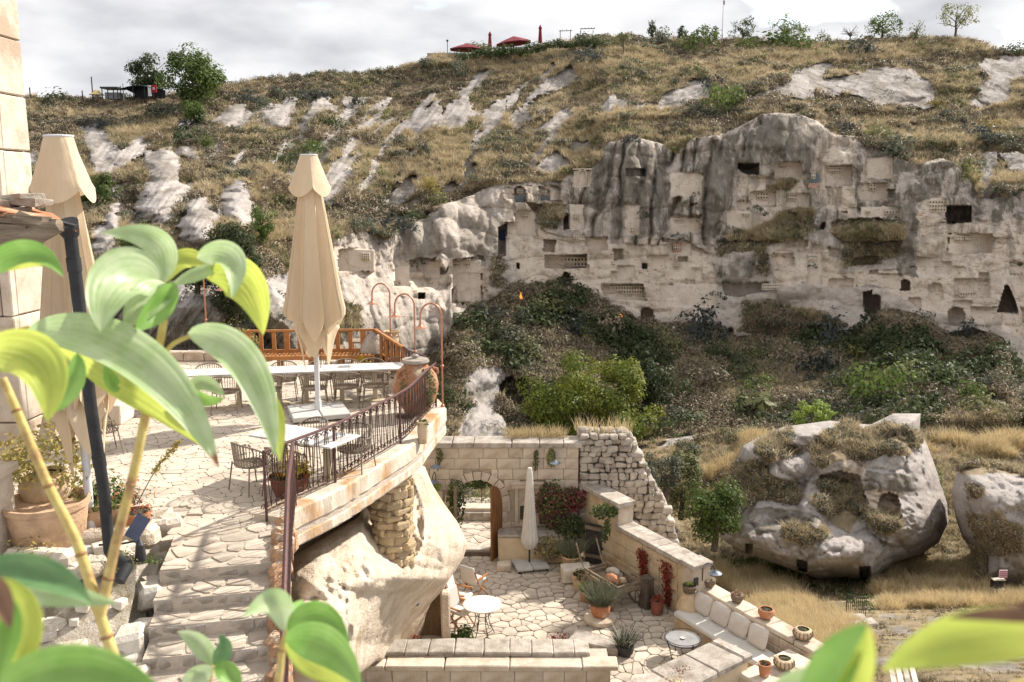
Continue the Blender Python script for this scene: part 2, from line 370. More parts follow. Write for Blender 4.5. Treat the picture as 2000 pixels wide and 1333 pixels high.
BULGE = [(312, 365, 48, 90, 4.), (388, 430, 46, 75, 4.), (462, 400, 40, 62, 3.6), (365, 298, 24, 20, 1.2), (222, 420, 20, 34, 1.3), (208, 465, 34, 40, 1.6), (205, 290, 40, 60, .8), (255, 300, 30, 60, .8),
 (450, 225, 35, 30, 1), (545, 225, 35, 30, 1), (612, 235, 22, 50, 1.4), (665, 335, 40, 75, 1.8), (715, 345, 25, 50, 1.2), (780, 370, 30, 50, 1.4), (820, 382, 26, 40, 1.3), (830, 235, 36, 32, 1.2), (895, 215, 45, 50, 1.), (1065, 190, 50, 60, 1.2), (1070, 250, 45, 50, 1.3),
 (1340, 185, 60, 35, 1.2), (1540, 165, 80, 40, 1.4), (1720, 175, 100, 45, 2.2), (1960, 160, 60, 55, 2), (930, 280, 16, 30, .8), (1770, 1235, 70, 40, 2.4), (1900, 1215, 70, 30, 2.), (1850, 1300, 90, 45, 2.6), (1735, 1300, 36, 60, 2.), (1080, 318, 45, 25, 1.4),
 (1240, 340, 60, 100, 2.6), (1385, 350, 55, 120, 2.8), (1520, 280, 90, 70, 3.), (1650, 330, 60, 100, 2.2), (1790, 400, 60, 110, 2.4), (1855, 350, 45, 60, 2.), (1175, 420, 35, 100, 1.6), (1290, 470, 70, 60, 1.4), (1440, 510, 55, 40, 2.2), (1545, 520, 55, 70, 2.2), (1605, 450, 40, 60, 1.8),
 (900, 450, 60, 60, 3.), (840, 480, 70, 60, 2.8), (865, 520, 40, 26, 2.), (970, 430, 35, 70, 1.6), (1150, 350, 26, 40, 1.5), (1045, 380, 70, 30, 1.4), (990, 540, 40, 60, 1.6), (760, 620, 130, 90, 3.5), (900, 620, 40, 80, 2.5), (1985, 700, 45, 110, 5.), (1930, 430, 60, 90, 1.5), (935, 740, 45, 40, 2.), (950, 850, 50, 60, 2.5), (1300, 1040, 45, 35, 1.5),
 (400, 600, 180, 70, 4.), (560, 620, 80, 70, 3.), (1700, 490, 60, 40, -2.), (1450, 465, 60, 25, -1.5), (1790, 640, 70, 40, 2.)]
FLATS = [(1514, 317, 1566, 347), (1612, 326, 1664, 364), (1678, 360, 1732, 391), (1466, 376, 1514, 403), (1536, 379, 1582, 406), (1310, 426, 1366, 456), (1694, 308, 1744, 350), (1148, 464, 1186, 490), (1852, 457, 1938, 494), (1816, 388, 1848, 434), (1120, 334, 1154, 366), (1306, 474, 1350, 500), (1300, 512, 1372, 546), (1308, 338, 1372, 384), (884, 508, 940, 588), (660, 488, 730, 530), (1578, 496, 1604, 556), (1010, 412, 1046, 460), (1112, 400, 1140, 450), (1222, 400, 1250, 460), (1180, 600, 1240, 612), (1290, 556, 1400, 600), (1680, 404, 1760, 426), (1420, 412, 1470, 446), (1206, 520, 1240, 545), (770, 520, 800, 560), (830, 510, 860, 545)]
_R = pts2('-1200 195 0 196 60 190 200 192 330 186 430 168 520 152 600 149 720 142 800 127 850 110 1000 98 1100 84 1170 68 1300 74 1450 76 1600 82 1750 74 1900 76 1935 92 2000 104 2400 120 3300 130')
_Rd = pts2('-1200 118 0 118 450 124 900 134 1400 136 2000 130 3300 126')
_T_ = pts2('-1200 545 0 545 560 540 640 475 700 455 760 458 840 405 960 368 1100 352 1155 332 1190 278 1290 284 1350 272 1440 250 1490 224 1560 225 1620 258 1700 288 1790 322 1870 322 1915 380 2000 374 3300 380')
_Td = pts2('-1200 62 0 64 560 68 660 84 800 94 1000 101 1400 106 1700 104 2000 96 3300 84')
_B = pts2('-1200 705 0 705 640 712 830 700 872 680 880 640 910 602 960 585 1000 552 1100 548 1180 590 1240 622 1400 632 1440 660 1560 652 1680 650 1740 604 1790 612 1850 652 1960 662 1975 700 2000 782 2150 800 3300 820')
_Bd = pts2('-1200 58 0 60 560 62 660 78 800 88 1000 98 1400 101 1700 98 1900 93 2000 86 3300 74')
_V = pts2('-1200 870 860 870 1200 872 1300 860 1480 836 1600 832 1700 826 2000 815 3300 840')
_Vd = pts2('-1200 46 600 48 860 76 1200 80 1480 78 1700 74 2000 72 3300 66')
LOW = [(-1200, 1.0), (900, 1.0), (3300, 1.0)]
def interp(x, tab, sm=0):
    a = np.array(tab)
    if sm: return sum(np.interp(np.asarray(x)+k*sm/3, a[:, 0], a[:, 1]) for k in range(-3, 4))/7
    return np.interp(x, a[:, 0], a[:, 1])
def terrain():
    px = np.concatenate([np.arange(-1200, -60, 30), np.arange(-60, 2060, 2.4), np.arange(2060, 3301, 30)]); nc = len(px)
    r, t, b, v = (interp(px, q) for q in (_R, _T_, _B, _V)); rd, td, bd, vd = (interp(px, q, 150) for q in (_Rd, _Td, _Bd, _Vd))
    rough = (fbm(np.stack([px*.03, px*0, px*0], -1), 3)*10)*(np.abs(px-1000) < 1100); r = r+rough
    rows = []; deps = []
    for f in np.linspace(0, 1, 135)[:-1]: rows.append(r+(t-r)*f); deps.append(rd+(td-rd)*(1-(1-f)**1.25))
    for f in np.linspace(0, 1, 160)[:-1]: rows.append(t+(b-t)*f); deps.append(td+(bd-td)*f)
    for f in np.linspace(0, 1, 70)[:-1]: rows.append(b+(v-b)*f); deps.append(bd+(vd-bd)*f)
    tab = [(836, 1), (900, .93), (1000, .86), (1100, .77), (1145, .70), (1175, .62), (1205, .54), (1250, .43), (1300, .36), (1340, .32), (1500, .26), (1900, .18)]
    for f in np.linspace(0, 1, 150):
        y = v+(1900-v)*f**1.35; rows.append(y); deps.append(vd*interp(y, [(870-34, 1)]+tab[1:])*np.ones(nc) if True else 0)
    Y = np.array(rows); T = np.array(deps); X = np.broadcast_to(px, Y.shape).copy()
    base = PA(X, Y, T)
    wob = fbm(base*.35, 3); wob2 = fbm(base*.35+50, 3); wf = fbm(base*1.4, 3); xw = X+wob*26+wf*14; yw = Y+wob2*18+wf*10
    rock = np.zeros(X.shape); 
    for q in ROCKS:
        q = np.array(q); c = q.mean(0); rock[inpoly(xw, yw, c+(q-c)*(1.2 if c[1] < 420 else 1.05))] = 1
    du = (X*.6-Y*.8); dv = (X*.8+Y*.6); rb = fbm(np.stack([du*.011, dv*.05, dv*0], -1)+wob[..., None]*.4, 3)
    rock[(rb > .13) & inpoly(X, Y, pts2('440 330 560 190 760 190 1000 120 1120 120 1110 240 1040 330 860 400 640 430 560 400'))] = 1
    rock[(rb > .16) & inpoly(X, Y, pts2('60 240 440 230 430 330 500 380 440 500 60 520'))] = 1
    bn = fbm(np.stack([X*.0035, (Y+X*.06)*.034, X*0], -1)+wob[..., None]*.25, 3); band = (bn > .05) & (Y < 470)
    cl = inpoly(X+wob*8, Y+wob2*8, CLIFF); rock[cl] = 1
    rock[(fbm(base*.6+40, 4) > -.05) & inpoly(X, Y, pts2('1650 1160 2100 1160 2100 1400 1650 1400'))] = 0
    for q in SCRUB: rock[inpoly(xw, yw, q)] = 0
    tan = np.zeros(X.shape); st = np.zeros(X.shape)
    for q in TAN: tan[inpoly(xw, yw, q)] = 1
    for q in STAIN: st[inpoly(xw, yw, q)] = 1
    hgt = np.clip((interp(X, _B)-Y)/(interp(X, _B)-interp(X, _T_)+1), 0, 1)
    streak = cl*np.clip(hgt*1.9-.25, .12, 1)*(1-.35*tan)
    # relief, all along the line of sight so that outlines stay where they are
    n1 = fbm(base*.12, 4); n2 = fbm(base*.5, 4); n3 = fbm(base*np.array([.42, .42, .09], np.float32)+9, 3); n4 = fbm(base*1.7, 3)
    dT = np.where(rock > .5, n2*1.1+n4*.3, n1*3+n2*1.6+n4*.55)
    rib = -np.abs(n3)*5.0*cl*(.35+.65*hgt)*(1-.45*tan); dT = dT+rib
    lay = (np.abs(np.sin(base[..., 2]*1.1+n1*6))**.4)*.5*cl; dT = dT-lay
    gv = fbm(np.stack([du*.02, dv*.22, dv*0], -1), 4); dT = dT+np.where((rock > .5) & ~cl, gv*1.1, 0)+np.where((rock < .5) & (Y < 470), -bn*6, 0); near = np.clip(T/70, .25, 1); dT = dT*near
    bw = fbm(base*.3+31, 3); bw2 = fbm(base*.3+77, 3); Xb = X+bw*60; Yb = Y+bw2*60
    for cx, cy, rx, ry, a in BULGE:
        q = ((Xb-cx)/rx)**2+((Yb-cy)/ry)**2; dT = dT-a*(.62 if cx > 620 else 1.6)*np.clip(1-q, 0, 1)**.75
    r2 = np.random.default_rng(11)                                  # old rooms cut flat into the face
    for _ in range(90):
        cx, cy = r2.uniform(760, 2040), r2.uniform(370, 630); w, h = r2.uniform(8, 36), r2.uniform(6, 22)
        s = (np.abs(X-cx-(Y-cy)*.03) < w) & (np.abs(Y-cy) < h) & (tan > 0) & cl
        dT[s] = dT[s]*.35+r2.choice([-.2, .12, .22, .35])
    dT = dT+np.where((rock > .5) & ~cl, .25, 0)*near
    # ledges of turf overhanging rock: proud lip
    for q, d in CAVES:
        s = inpoly(X, Y, q); dT[s] = dT[s]*.4+d
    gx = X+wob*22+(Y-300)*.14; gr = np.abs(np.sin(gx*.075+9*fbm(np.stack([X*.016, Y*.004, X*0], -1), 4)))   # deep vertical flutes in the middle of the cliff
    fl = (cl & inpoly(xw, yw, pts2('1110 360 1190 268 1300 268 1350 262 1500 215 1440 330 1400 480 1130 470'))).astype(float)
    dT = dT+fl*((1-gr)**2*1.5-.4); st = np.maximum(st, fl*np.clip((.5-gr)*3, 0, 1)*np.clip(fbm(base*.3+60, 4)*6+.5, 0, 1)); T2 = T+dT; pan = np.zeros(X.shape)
    for x0, y0, x1, y1 in FLATS:
        e = fbm(base*1.1+x0, 2)*5; s = (X > x0+e) & (X < x1+e) & (Y > y0+e*.7) & (Y < y1+e*.7) & (rock > .5)
        if s.any(): T2[s] = np.median(T2[s])+.3+(T2[s]-np.median(T2[s]))*.08; pan[s] = 1; st[s] = 0
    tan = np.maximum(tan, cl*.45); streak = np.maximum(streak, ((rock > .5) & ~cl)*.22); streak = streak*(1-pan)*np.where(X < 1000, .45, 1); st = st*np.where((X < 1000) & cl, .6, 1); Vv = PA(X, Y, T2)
    # behind the ridge the plateau runs back level
    top = Vv[0]; ext = []
    for k, (dy, dz) in enumerate(((250, 6.), (90, 1.5), (30, -1), (6, -.5))):
        e = top.copy(); e[:, 0] *= 1+dy/130; e[:, 1] += dy; e[:, 2] += -abs(dz)*1.; ext.append(e)
    Vv = np.concatenate([np.array(ext), Vv]); nr = Vv.shape[0]
    pad = lambda a: np.concatenate([np.zeros((4, nc)), a])
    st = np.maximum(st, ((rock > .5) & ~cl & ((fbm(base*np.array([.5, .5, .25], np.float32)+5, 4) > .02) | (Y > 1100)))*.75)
    grassy = (band*.85) if False else inpoly(xw, yw, pts2('1370 1120 1480 1130 1560 1160 1660 1200 1700 1260 1640 1340 1560 1270 1450 1170')) | inpoly(xw, yw, pts2('1700 1180 1770 1090 1850 1095 1900 1140 2100 1150 2100 1200 1880 1190 1760 1200')) | (inpoly(xw, yw, pts2('1480 840 1800 820 2100 800 2100 900 1850 890 1600 870 1450 900 1300 980')) & (n2 > -.1))
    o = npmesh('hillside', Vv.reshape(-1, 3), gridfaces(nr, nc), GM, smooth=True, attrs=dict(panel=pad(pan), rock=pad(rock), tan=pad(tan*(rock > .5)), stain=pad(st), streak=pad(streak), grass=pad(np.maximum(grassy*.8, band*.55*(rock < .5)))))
    tag(o, kind='structure')
    return o, X, Y, T2, rock, cl, grassy, px, band
HILL, TX, TY, TT, TROCK, TCL, TGRASS, TPX, TBAND = terrain()
def tdepth(px, py):                     # distance of the hillside along a line of sight
    c = int(np.argmin(np.abs(TPX-px))); col = TY[:, c]; k = int(np.argmin(np.abs(col-py))); return float(TT[k, c])
def on_hill(px, py, off=0.): return P(px, py, tdepth(px, py)-off)
# ------------------------------------------------------------------ foliage
def leaf_mat(name, c, c2, transl=.35, var=.25, rough=.6):
    if name in MATS: return MATS[name]
    m, N, L, B = nodes(name); at = N.new('ShaderNodeAttribute'); at.attribute_name = 'leafshade'; oi = N.new('ShaderNodeObjectInfo')
    mx = N.new('ShaderNodeMix'); mx.data_type = 'RGBA'; mx.inputs[6].default_value = (*c, 1); mx.inputs[7].default_value = (*c2, 1); L.new(at.outputs['Fac'], mx.inputs[0])
    hs = N.new('ShaderNodeHueSaturation'); r = N.new('ShaderNodeMapRange'); r.inputs[3].default_value = 1-var; r.inputs[4].default_value = 1+var
    L.new(oi.outputs['Random'], r.inputs[0]); L.new(r.outputs[0], hs.inputs['Value']); L.new(mx.outputs[2], hs.inputs['Color'])
    t = N.new('ShaderNodeBsdfTranslucent'); ms = N.new('ShaderNodeMixShader'); ms.inputs[0].default_value = transl
    L.new(hs.outputs[0], B.inputs['Base Color']); L.new(hs.outputs[0], t.inputs[0]); B.inputs['Roughness'].default_value = rough; B.inputs['Specular IOR Level'].default_value = .2
    L.new(B.outputs[0], ms.inputs[1]); L.new(t.outputs[0], ms.inputs[2]); L.new(ms.outputs[0], N['Material Output'].inputs[0]); return m
LM = dict(
    walnut=leaf_mat('walnut_leaves', (.055, .095, .018), (.22, .225, .035)), dark=leaf_mat('dark_green_leaves', (.05, .068, .03), (.1, .12, .05)),
    mid=leaf_mat('mid_green_leaves', (.075, .12, .03), (.15, .19, .05)), bright=leaf_mat('bright_green_leaves', (.17, .25, .05), (.3, .36, .08)),
    sage=leaf_mat('grey_green_leaves', (.085, .095, .062), (.16, .165, .115)), blue=leaf_mat('blue_grey_leaves', (.045, .055, .05), (.10, .11, .10)),
    olive=leaf_mat('olive_leaves', (.12, .13, .05), (.24, .24, .11)), brown=leaf_mat('dry_brown_twigs', (.19, .15, .1), (.31, .255, .175), .15),
    gold=leaf_mat('dry_golden_grass', (.38, .3, .18), (.58, .49, .32), .3), straw=leaf_mat('pale_straw', (.5, .38, .2), (.7, .58, .36), .3),
    red=leaf_mat('red_vine_leaves', (.17, .025, .02), (.3, .07, .04)), purple=leaf_mat('purple_leaves', (.12, .03, .04), (.25, .08, .07)), yellow=leaf_mat('yellow_leaves', (.5, .38, .03), (.7, .5, .08)),
    orange=leaf_mat('orange_petals', (.6, .16, .02), (.75, .3, .05)), white=leaf_mat('white_petals', (.6, .58, .5), (.75, .72, .65)), lav=leaf_mat('lavender_leaves', (.17, .2, .12), (.3, .31, .2)),
    ochre=leaf_mat('ochre_leaves', (.28, .22, .07), (.45, .36, .12)), thyme=leaf_mat('yellow_green_leaves', (.25, .25, .08), (.4, .38, .14)))
BARK = mat('tree_bark', (.13, .1, .075), (.07, .055, .04), scale=8, stretch=(1, 1, .25), bump=.5)
def quads(C, N, size, aspect=.55, up=None):
    """one leaf-sized quad at each centre C, facing N"""
    n = len(C); N = N/(np.linalg.norm(N, axis=1, keepdims=True)+1e-6); a = rng.normal(size=(n, 3)) if up is None else np.broadcast_to(up, (n, 3))+rng.normal(size=(n, 3))*.35
    u = np.cross(N, a); u /= np.linalg.norm(u, axis=1, keepdims=True)+1e-6; v = np.cross(N, u); s = (size*rng.uniform(.6, 1.3, n))[:, None]
    a1 = C-v*s*.5; a2 = C+u*s*aspect*.5+v*s*.08+N*s*.12; a3 = C+v*s*.5; a4 = C-u*s*aspect*.5+v*s*.08+N*s*.12
    return np.stack([a1, a2, a3, a4], 1).reshape(-1, 3), np.arange(4*n).reshape(-1, 4)
def cloud(n, rad, clumps=14, size=.1, clr=.42, dome=True, aspect=.55, hollow=.5, seed=None):
    """leaves in clumps spread through an ellipsoid of radii rad, base at z=0 when dome"""
    rad = np.array(rad, float); d = rng.normal(size=(clumps, 3)); d /= np.linalg.norm(d, axis=1, keepdims=True)
    if dome: d[:, 2] = np.abs(d[:, 2])
    cc = d*(rng.uniform(hollow, 1, clumps)**.6)[:, None]*(1-clr*.55)*rad
    k = rng.integers(0, clumps, n); e = rng.normal(size=(n, 3)); e /= np.linalg.norm(e, axis=1, keepdims=True); cs = rng.uniform(.6, 1.25, clumps)
    pos = cc[k]+e*(rng.uniform(.15, 1, n)**.4)[:, None]*clr*cs[k][:, None]*rad.mean()*np.array([1, 1, .85])
    if dome: pos[:, 2] = np.abs(pos[:, 2])
    N = e*.8+pos/rad*.5+rng.normal(size=(n, 3))*.5+np.array([0, 0, .35]); V, Fc = quads(pos, N, size, aspect)
    sh = np.repeat(np.clip(rng.random(clumps)[k]*.6+rng.random(n)*.55-.1, 0, 1), 4); return V, Fc, sh
def blades(n, h, r, w=.02, lean=.5, curve=.3, top=0.):
    """grass blades: base in a disc of radius r, two bent triangles each"""
    a = rng.uniform(0, 2*pi, n); q = r*np.sqrt(rng.random(n)); b = np.stack([q*np.cos(a), q*np.sin(a), np.zeros(n)], 1)
    d = np.stack([np.cos(a), np.sin(a), np.zeros(n)], 1)*(rng.random(n)*lean)[:, None]+rng.normal(size=(n, 3))*.12; hh = h*rng.uniform(.5, 1.1, n)
    m = b+np.stack([d[:, 0]*hh*.45, d[:, 1]*hh*.45, hh*.55], 1); t = b+np.stack([d[:, 0]*hh*(1+curve), d[:, 1]*hh*(1+curve), hh*(1-.2*curve)], 1)
    an = rng.uniform(0, 2*pi, n); s = np.stack([np.cos(an), np.sin(an), np.zeros(n)], 1)*w/2
    V = np.stack([b-s, b+s, m+s*.8, m-s*.8, t+s*.15, t-s*.15], 1).reshape(-1, 3); i = np.arange(n)[:, None]*6
    Fc = np.concatenate([i+[0, 1, 2, 3], i+[3, 2, 4, 5]]); return V, Fc, np.repeat(rng.random(n), 6)
def leafobj(name, parts, m, parent=None):
    """parts: list of (V,F,shade)"""
    Vs, Fs, S, o = [], [], [], 0
    for V, Fc, s in parts: Vs.append(V); Fs.append(Fc+o); S.append(s); o += len(V)
    return npmesh(name, np.concatenate(Vs), np.concatenate(Fs), m, parent, attrs=dict(leafshade=np.concatenate(S)))
def scatter(name, proto, pts, sc, kind='stuff', tilt=.15):
    """many copies of a small tuft on points (ground cover nobody could count)"""
    me = D.meshes.new(name); n = len(pts); me.vertices.add(n); me.vertices.foreach_set('co', np.asarray(pts, np.float32).ravel())
    for k, t, a in (('sc', 'FLOAT', sc), ('rot', 'FLOAT_VECTOR', np.stack([rng.normal(size=n)*tilt, rng.normal(size=n)*tilt, rng.uniform(0, 6.28, n)], 1))):
        at = me.attributes.new(k, t, 'POINT'); at.data.foreach_set('value' if t == 'FLOAT' else 'vector', np.asarray(a, np.float32).ravel())
    o = D.objects.new(name, me); COL.objects.link(o); o['kind'] = kind
    g = D.node_groups.new(name+'_nodes', 'GeometryNodeTree'); g.interface.new_socket('Geometry', in_out='INPUT', socket_type='NodeSocketGeometry'); g.interface.new_socket('Geometry', in_out='OUTPUT', socket_type='NodeSocketGeometry')
    N, L = g.nodes, g.links; gi = N.new('NodeGroupInput'); go = N.new('NodeGroupOutput'); ip = N.new('GeometryNodeInstanceOnPoints'); oi = N.new('GeometryNodeObjectInfo'); oi.inputs['Object'].default_value = proto; oi.inputs['As Instance'].default_value = True
    def na(n, t): x = N.new('GeometryNodeInputNamedAttribute'); x.data_type = t; x.inputs['Name'].default_value = n; return x.outputs[0]
    L.new(gi.outputs[0], ip.inputs['Points']); L.new(oi.outputs['Geometry'], ip.inputs['Instance']); L.new(na('sc', 'FLOAT'), ip.inputs['Scale']); L.new(na('rot', 'FLOAT_VECTOR'), ip.inputs['Rotation']); L.new(ip.outputs[0], go.inputs[0])
    md = o.modifiers.new('scatter', 'NODES'); md.node_group = g; return o
def proto(parts, m, name='tuft'):
    o = leafobj(name, parts, m); COL.objects.unlink(o); return o
PT = dict(
    dry=proto([blades(26, .55, .3, .035, .9)], LM['gold'], 'dry_tuft'), straw=proto([blades(60, .8, .35, .02, .7)], LM['straw'], 'straw_tuft'),
    brown=proto([cloud(46, (.5, .5, .42), 6, .17)], LM['brown'], 'brown_tuft'), sage=proto([cloud(60, (.5, .5, .42), 6, .15)], LM['sage'], 'sage_tuft'),
    olive=proto([cloud(50, (.5, .5, .4), 6, .16)], LM['olive'], 'olive_tuft'), dark=proto([cloud(70, (.6, .6, .5), 7, .16)], LM['dark'], 'dark_tuft'), green=proto([cloud(40, (.4, .4, .25), 6, .1)], LM['mid'], 'green_tuft'))
def hill_cover():
    X, Y, T = TX, TY, TT; Wp = PA(X, Y, T); fr = (X > -200) & (X < 2200) & (Y > 60) & (Y < 1500)
    vis = fr & ~((X < 560) & (Y > 740)); cell = np.abs(np.gradient(X, axis=1)*np.gradient(Y, axis=0))
    n1 = fbm(Wp*.13+3, 4); n2 = fbm(Wp*.3+8, 3); scrub = TROCK < .5
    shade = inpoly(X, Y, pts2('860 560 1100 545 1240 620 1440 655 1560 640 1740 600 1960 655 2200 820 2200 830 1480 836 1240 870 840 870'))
    def pick(w, n, s0, s1, off=.08):
        w = (w*cell*vis).ravel(); k = rng.choice(w.size, n, p=w/w.sum()); jx = rng.uniform(-1.5, 1.5, n); jy = rng.uniform(-1.5, 1.5, n); t = T.ravel()[k]
        return PA(X.ravel()[k]+jx, Y.ravel()[k]+jy, t-off*0)-np.array([0, 0, .06]), rng.uniform(s0, s1, n)*np.clip(t/70, .35, 1.15)
    up = (Y < 860); low = (Y >= 860)
    scatter('dry_grass', PT['dry'], *pick(scrub*up*(.75+n1*3-.2*shade+TBAND*1.5).clip(.05, 3), 27000, .55, 1.35))
    scatter('brown_scrub', PT['brown'], *pick(scrub*up*(1.2-n1*4+n2*3+.6*shade-TBAND*.9).clip(.02, 3), 26000, .5, 1.5))
    scatter('grey_scrub', PT['sage'], *pick((scrub*.8+(TROCK > .5)*.012)*up*(1-shade*.95)*((n2*7-.5).clip(.02, 3)), 3600, .6, 1.9))
    scatter('olive_scrub', PT['olive'], *pick(scrub*up*((fbm(Wp*.2+30, 3)*7-.5).clip(.02, 3)), 4200, .6, 1.6))
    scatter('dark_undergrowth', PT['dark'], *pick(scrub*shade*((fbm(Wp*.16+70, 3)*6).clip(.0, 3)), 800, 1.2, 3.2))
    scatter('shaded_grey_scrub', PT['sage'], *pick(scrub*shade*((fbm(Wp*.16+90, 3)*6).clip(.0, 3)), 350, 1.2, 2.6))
    scatter('valley_grass', PT['dry'], *pick(scrub*low*(1.-TGRASS*.6), 16000, .45, 1.1))
    scatter('valley_scrub', PT['brown'], *pick(scrub*low*(1-TGRASS)*(.5+n2*4).clip(.02, 3), 6000, .4, 1.2))
    scatter('valley_weeds', PT['green'], *pick(scrub*low*(1-TGRASS)*(.1+inpoly(X, Y, pts2('1360 1090 1800 1100 1760 1160 1700 1200 1600 1150 1400 1120'))*3), 5200, .5, 1.5))
    scatter('straw_grass', PT['straw'], *pick(TGRASS*low*(.35+n2*6).clip(.03, 3), 6500, .7, 1.6))
hill_cover()
# ------------------------------------------------------------------ shrubs: each one a thing of its own; alike ones share leaf data
BD = {}
def bushdata(kind, k, n=420, size=.15):
    key = (kind, k)
    if key not in BD:
        o = leafobj('shrub', [cloud(n, (1, 1, .85), 16, size, .4)], LM[kind]); COL.objects.unlink(o); BD[key] = o.data
    return BD[key]
def bush(px, py, w, h, kind, label, name='shrub', cat='bush', k=None, n=420, size=.15, t=None, group=None, off=.3):
    """shrub whose foot stands at (px,py) on the hillside; w,h in photo pixels"""
    p = P(px, py, t) if t else on_hill(px, py, 0.); tt = t or tdepth(px, py); o = D.objects.new(name, bushdata(kind, random.randrange(4) if k is None else k, n, size)); COL.objects.link(o)
    o.location = p+Vector((0, 0, -.2*h*tt/F)); w *= 1.3; h *= 1.25; sx = w/2*tt/F; sz = h*tt/F/.85*.95; o.scale = (sx, (sx+sz)/2*.9, sz); o.rotation_euler = (0, 0, random.uniform(0, 6))
    o.rotation_euler = (0, 0, 0) if w > h*1.5 else o.rotation_euler
    return tag(o, label, cat, group)
BUSHES = '''120 200 90 28 dark|dark green bushes at the left end of the ridge beside the stone tower
190 245 66 26 blue|grey shrub on the slope above the left cream parasol
135 255 40 22 brown|low brown shrub left of the grey shrub above the left cream parasol
330 228 90 36 sage|wide grey-green shrub below the dark tent on the ridge
385 250 60 34 blue|blue-grey shrub at the foot of the big ridge tree
357 275 48 34 dark|round dark green bush below the tree on the left ridge
300 275 40 22 brown|brown bush above the pale rock strip on the left slope
405 288 26 28 mid|small bright green bush between two rounded rocks on the left slope
420 328 34 18 sage|grey-green bush right of the white boulder on the left slope
447 328 24 20 blue|little grey bush right of its grey-green neighbour on the left slope
488 350 44 28 sage|pale grey shrub near the ridge of rock left of the central parasol
480 200 80 26 blue|dark grey shrub above the two white scars on the left ridge
515 210 46 22 sage|grey shrub hanging over the second white scar of the left ridge
543 190 34 24 sage|round grey bush standing alone on the pale grass under the ridge
605 200 78 38 blue|large dark shrub over the slanting white rock left of the skyline bend
650 190 40 20 sage|shrub right of the large dark one over the slanting white rock
700 208 36 30 sage|round grey shrub on the slope under the row of little ridge bushes
650 248 46 30 dark|dark bush right of the slanting white rock
575 330 90 56 dark|big dark green bush left behind the tip of the central parasol
610 300 60 30 mid|green bush above the big dark one behind the central parasol
540 375 80 40 brown|brown-green thicket left of the central parasol top
825 300 34 32 sage|grey bush beside the slanting white rock in mid slope
850 400 50 32 olive|olive bush below the long white rock streaks
835 372 30 34 ochre|yellowish bush on the tip of a long rock streak
745 445 120 34 blue|long dark shrub bank under the grass terrace right of the central parasol
815 430 70 34 dark|dark green shrub at the right end of the long bank
705 452 60 40 sage|grey shrub mass at the rock rim right of the central parasol
890 143 40 34 sage|round pale grey bush below the closed red parasol
840 130 44 22 sage|grey bush at the left foot of the hedge on the ridge
930 95 60 14 olive|low green bush in front of the left red parasol
1005 112 90 22 mid|green bush under the open red parasol on the terrace edge
1145 118 70 34 blue|dark rounded bush under the end of the ridge hedge
1150 85 60 26 sage|grey bush at the end of the ridge hedge below the pergola
1215 85 30 22 olive|olive bush at the pole right of the ridge hedge
1290 80 44 34 sage|round grey bush on the ridge left of the slim fir
1365 98 66 50 mid|bright green bush below the ridge left of the flagpole
1330 92 30 26 olive|small bush between the round grey and the bright green ridge bushes
1410 210 58 56 mid|tall green bush between the two white rock bands
1530 165 40 26 brown|brown bush left of the broad white rock band
1440 205 40 34 brown|reddish brown bush right of the tall green bush
1360 150 46 32 dark|dark bush below the ridge between the white scars
1395 165 50 30 blue|dark grey bush right of its darker neighbour above the white scar
1320 165 24 20 sage|little grey bush above the white scar
1145 248 34 26 dark|dark round bush on the slope above the twin arched windows
1240 275 40 20 blue|grey shrub on top of the ribbed cliff
1530 92 120 34 mid|wide low green shrub on the ridge under the middle tree
1455 92 44 20 mid|green shrub left of the wide one on the ridge
1605 82 34 22 olive|olive shrub on the ridge left of the bare tree
1675 100 60 36 blue|dark grey shrub below the ridge right of the bare tree
1500 205 60 22 brown|brown shrub at the left end of the broad white rock dome
1600 195 44 26 brown|brown grassy shrub on the broad white rock dome
1680 225 70 26 brown|brown scrub patch under the broad white rock dome
1830 205 44 16 ochre|yellow-green bush at the right end of the broad white rock dome
1750 300 120 50 sage|large grey-green shrub over the right part of the cliff
1710 270 60 34 olive|olive shrub at the top edge of the right cliff
1640 255 60 26 blue|dark shrub on the cliff top right of the grey dome
1900 270 70 40 blue|dark blue-green shrub on the right slope
1955 285 80 36 sage|long grey-green shrub at the right edge of the slope
1945 250 60 22 ochre|yellow bush at the right edge above the long grey-green shrub
1990 100 50 24 dark|dark bush on the skyline at the right edge
1895 345 60 40 olive|olive bush on the slope beside the white dome right of the big cave
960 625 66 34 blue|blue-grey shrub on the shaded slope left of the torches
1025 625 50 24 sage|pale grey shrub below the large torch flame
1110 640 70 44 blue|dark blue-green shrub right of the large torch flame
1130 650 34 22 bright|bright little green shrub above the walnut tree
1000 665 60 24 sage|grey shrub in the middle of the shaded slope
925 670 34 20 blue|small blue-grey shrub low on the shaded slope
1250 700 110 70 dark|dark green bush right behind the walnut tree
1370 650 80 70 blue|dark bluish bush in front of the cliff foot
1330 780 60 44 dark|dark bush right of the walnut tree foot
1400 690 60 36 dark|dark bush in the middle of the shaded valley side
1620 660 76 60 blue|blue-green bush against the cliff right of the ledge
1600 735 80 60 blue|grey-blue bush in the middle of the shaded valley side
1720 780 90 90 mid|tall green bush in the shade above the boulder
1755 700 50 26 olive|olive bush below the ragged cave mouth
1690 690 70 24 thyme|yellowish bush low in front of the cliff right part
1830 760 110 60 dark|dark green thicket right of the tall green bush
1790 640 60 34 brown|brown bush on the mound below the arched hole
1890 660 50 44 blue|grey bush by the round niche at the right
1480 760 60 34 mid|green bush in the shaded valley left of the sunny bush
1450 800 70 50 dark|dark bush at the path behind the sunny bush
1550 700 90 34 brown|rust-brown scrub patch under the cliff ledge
1900 780 60 40 mid|green bush near the right edge of the shaded valley side'''.split('\n')
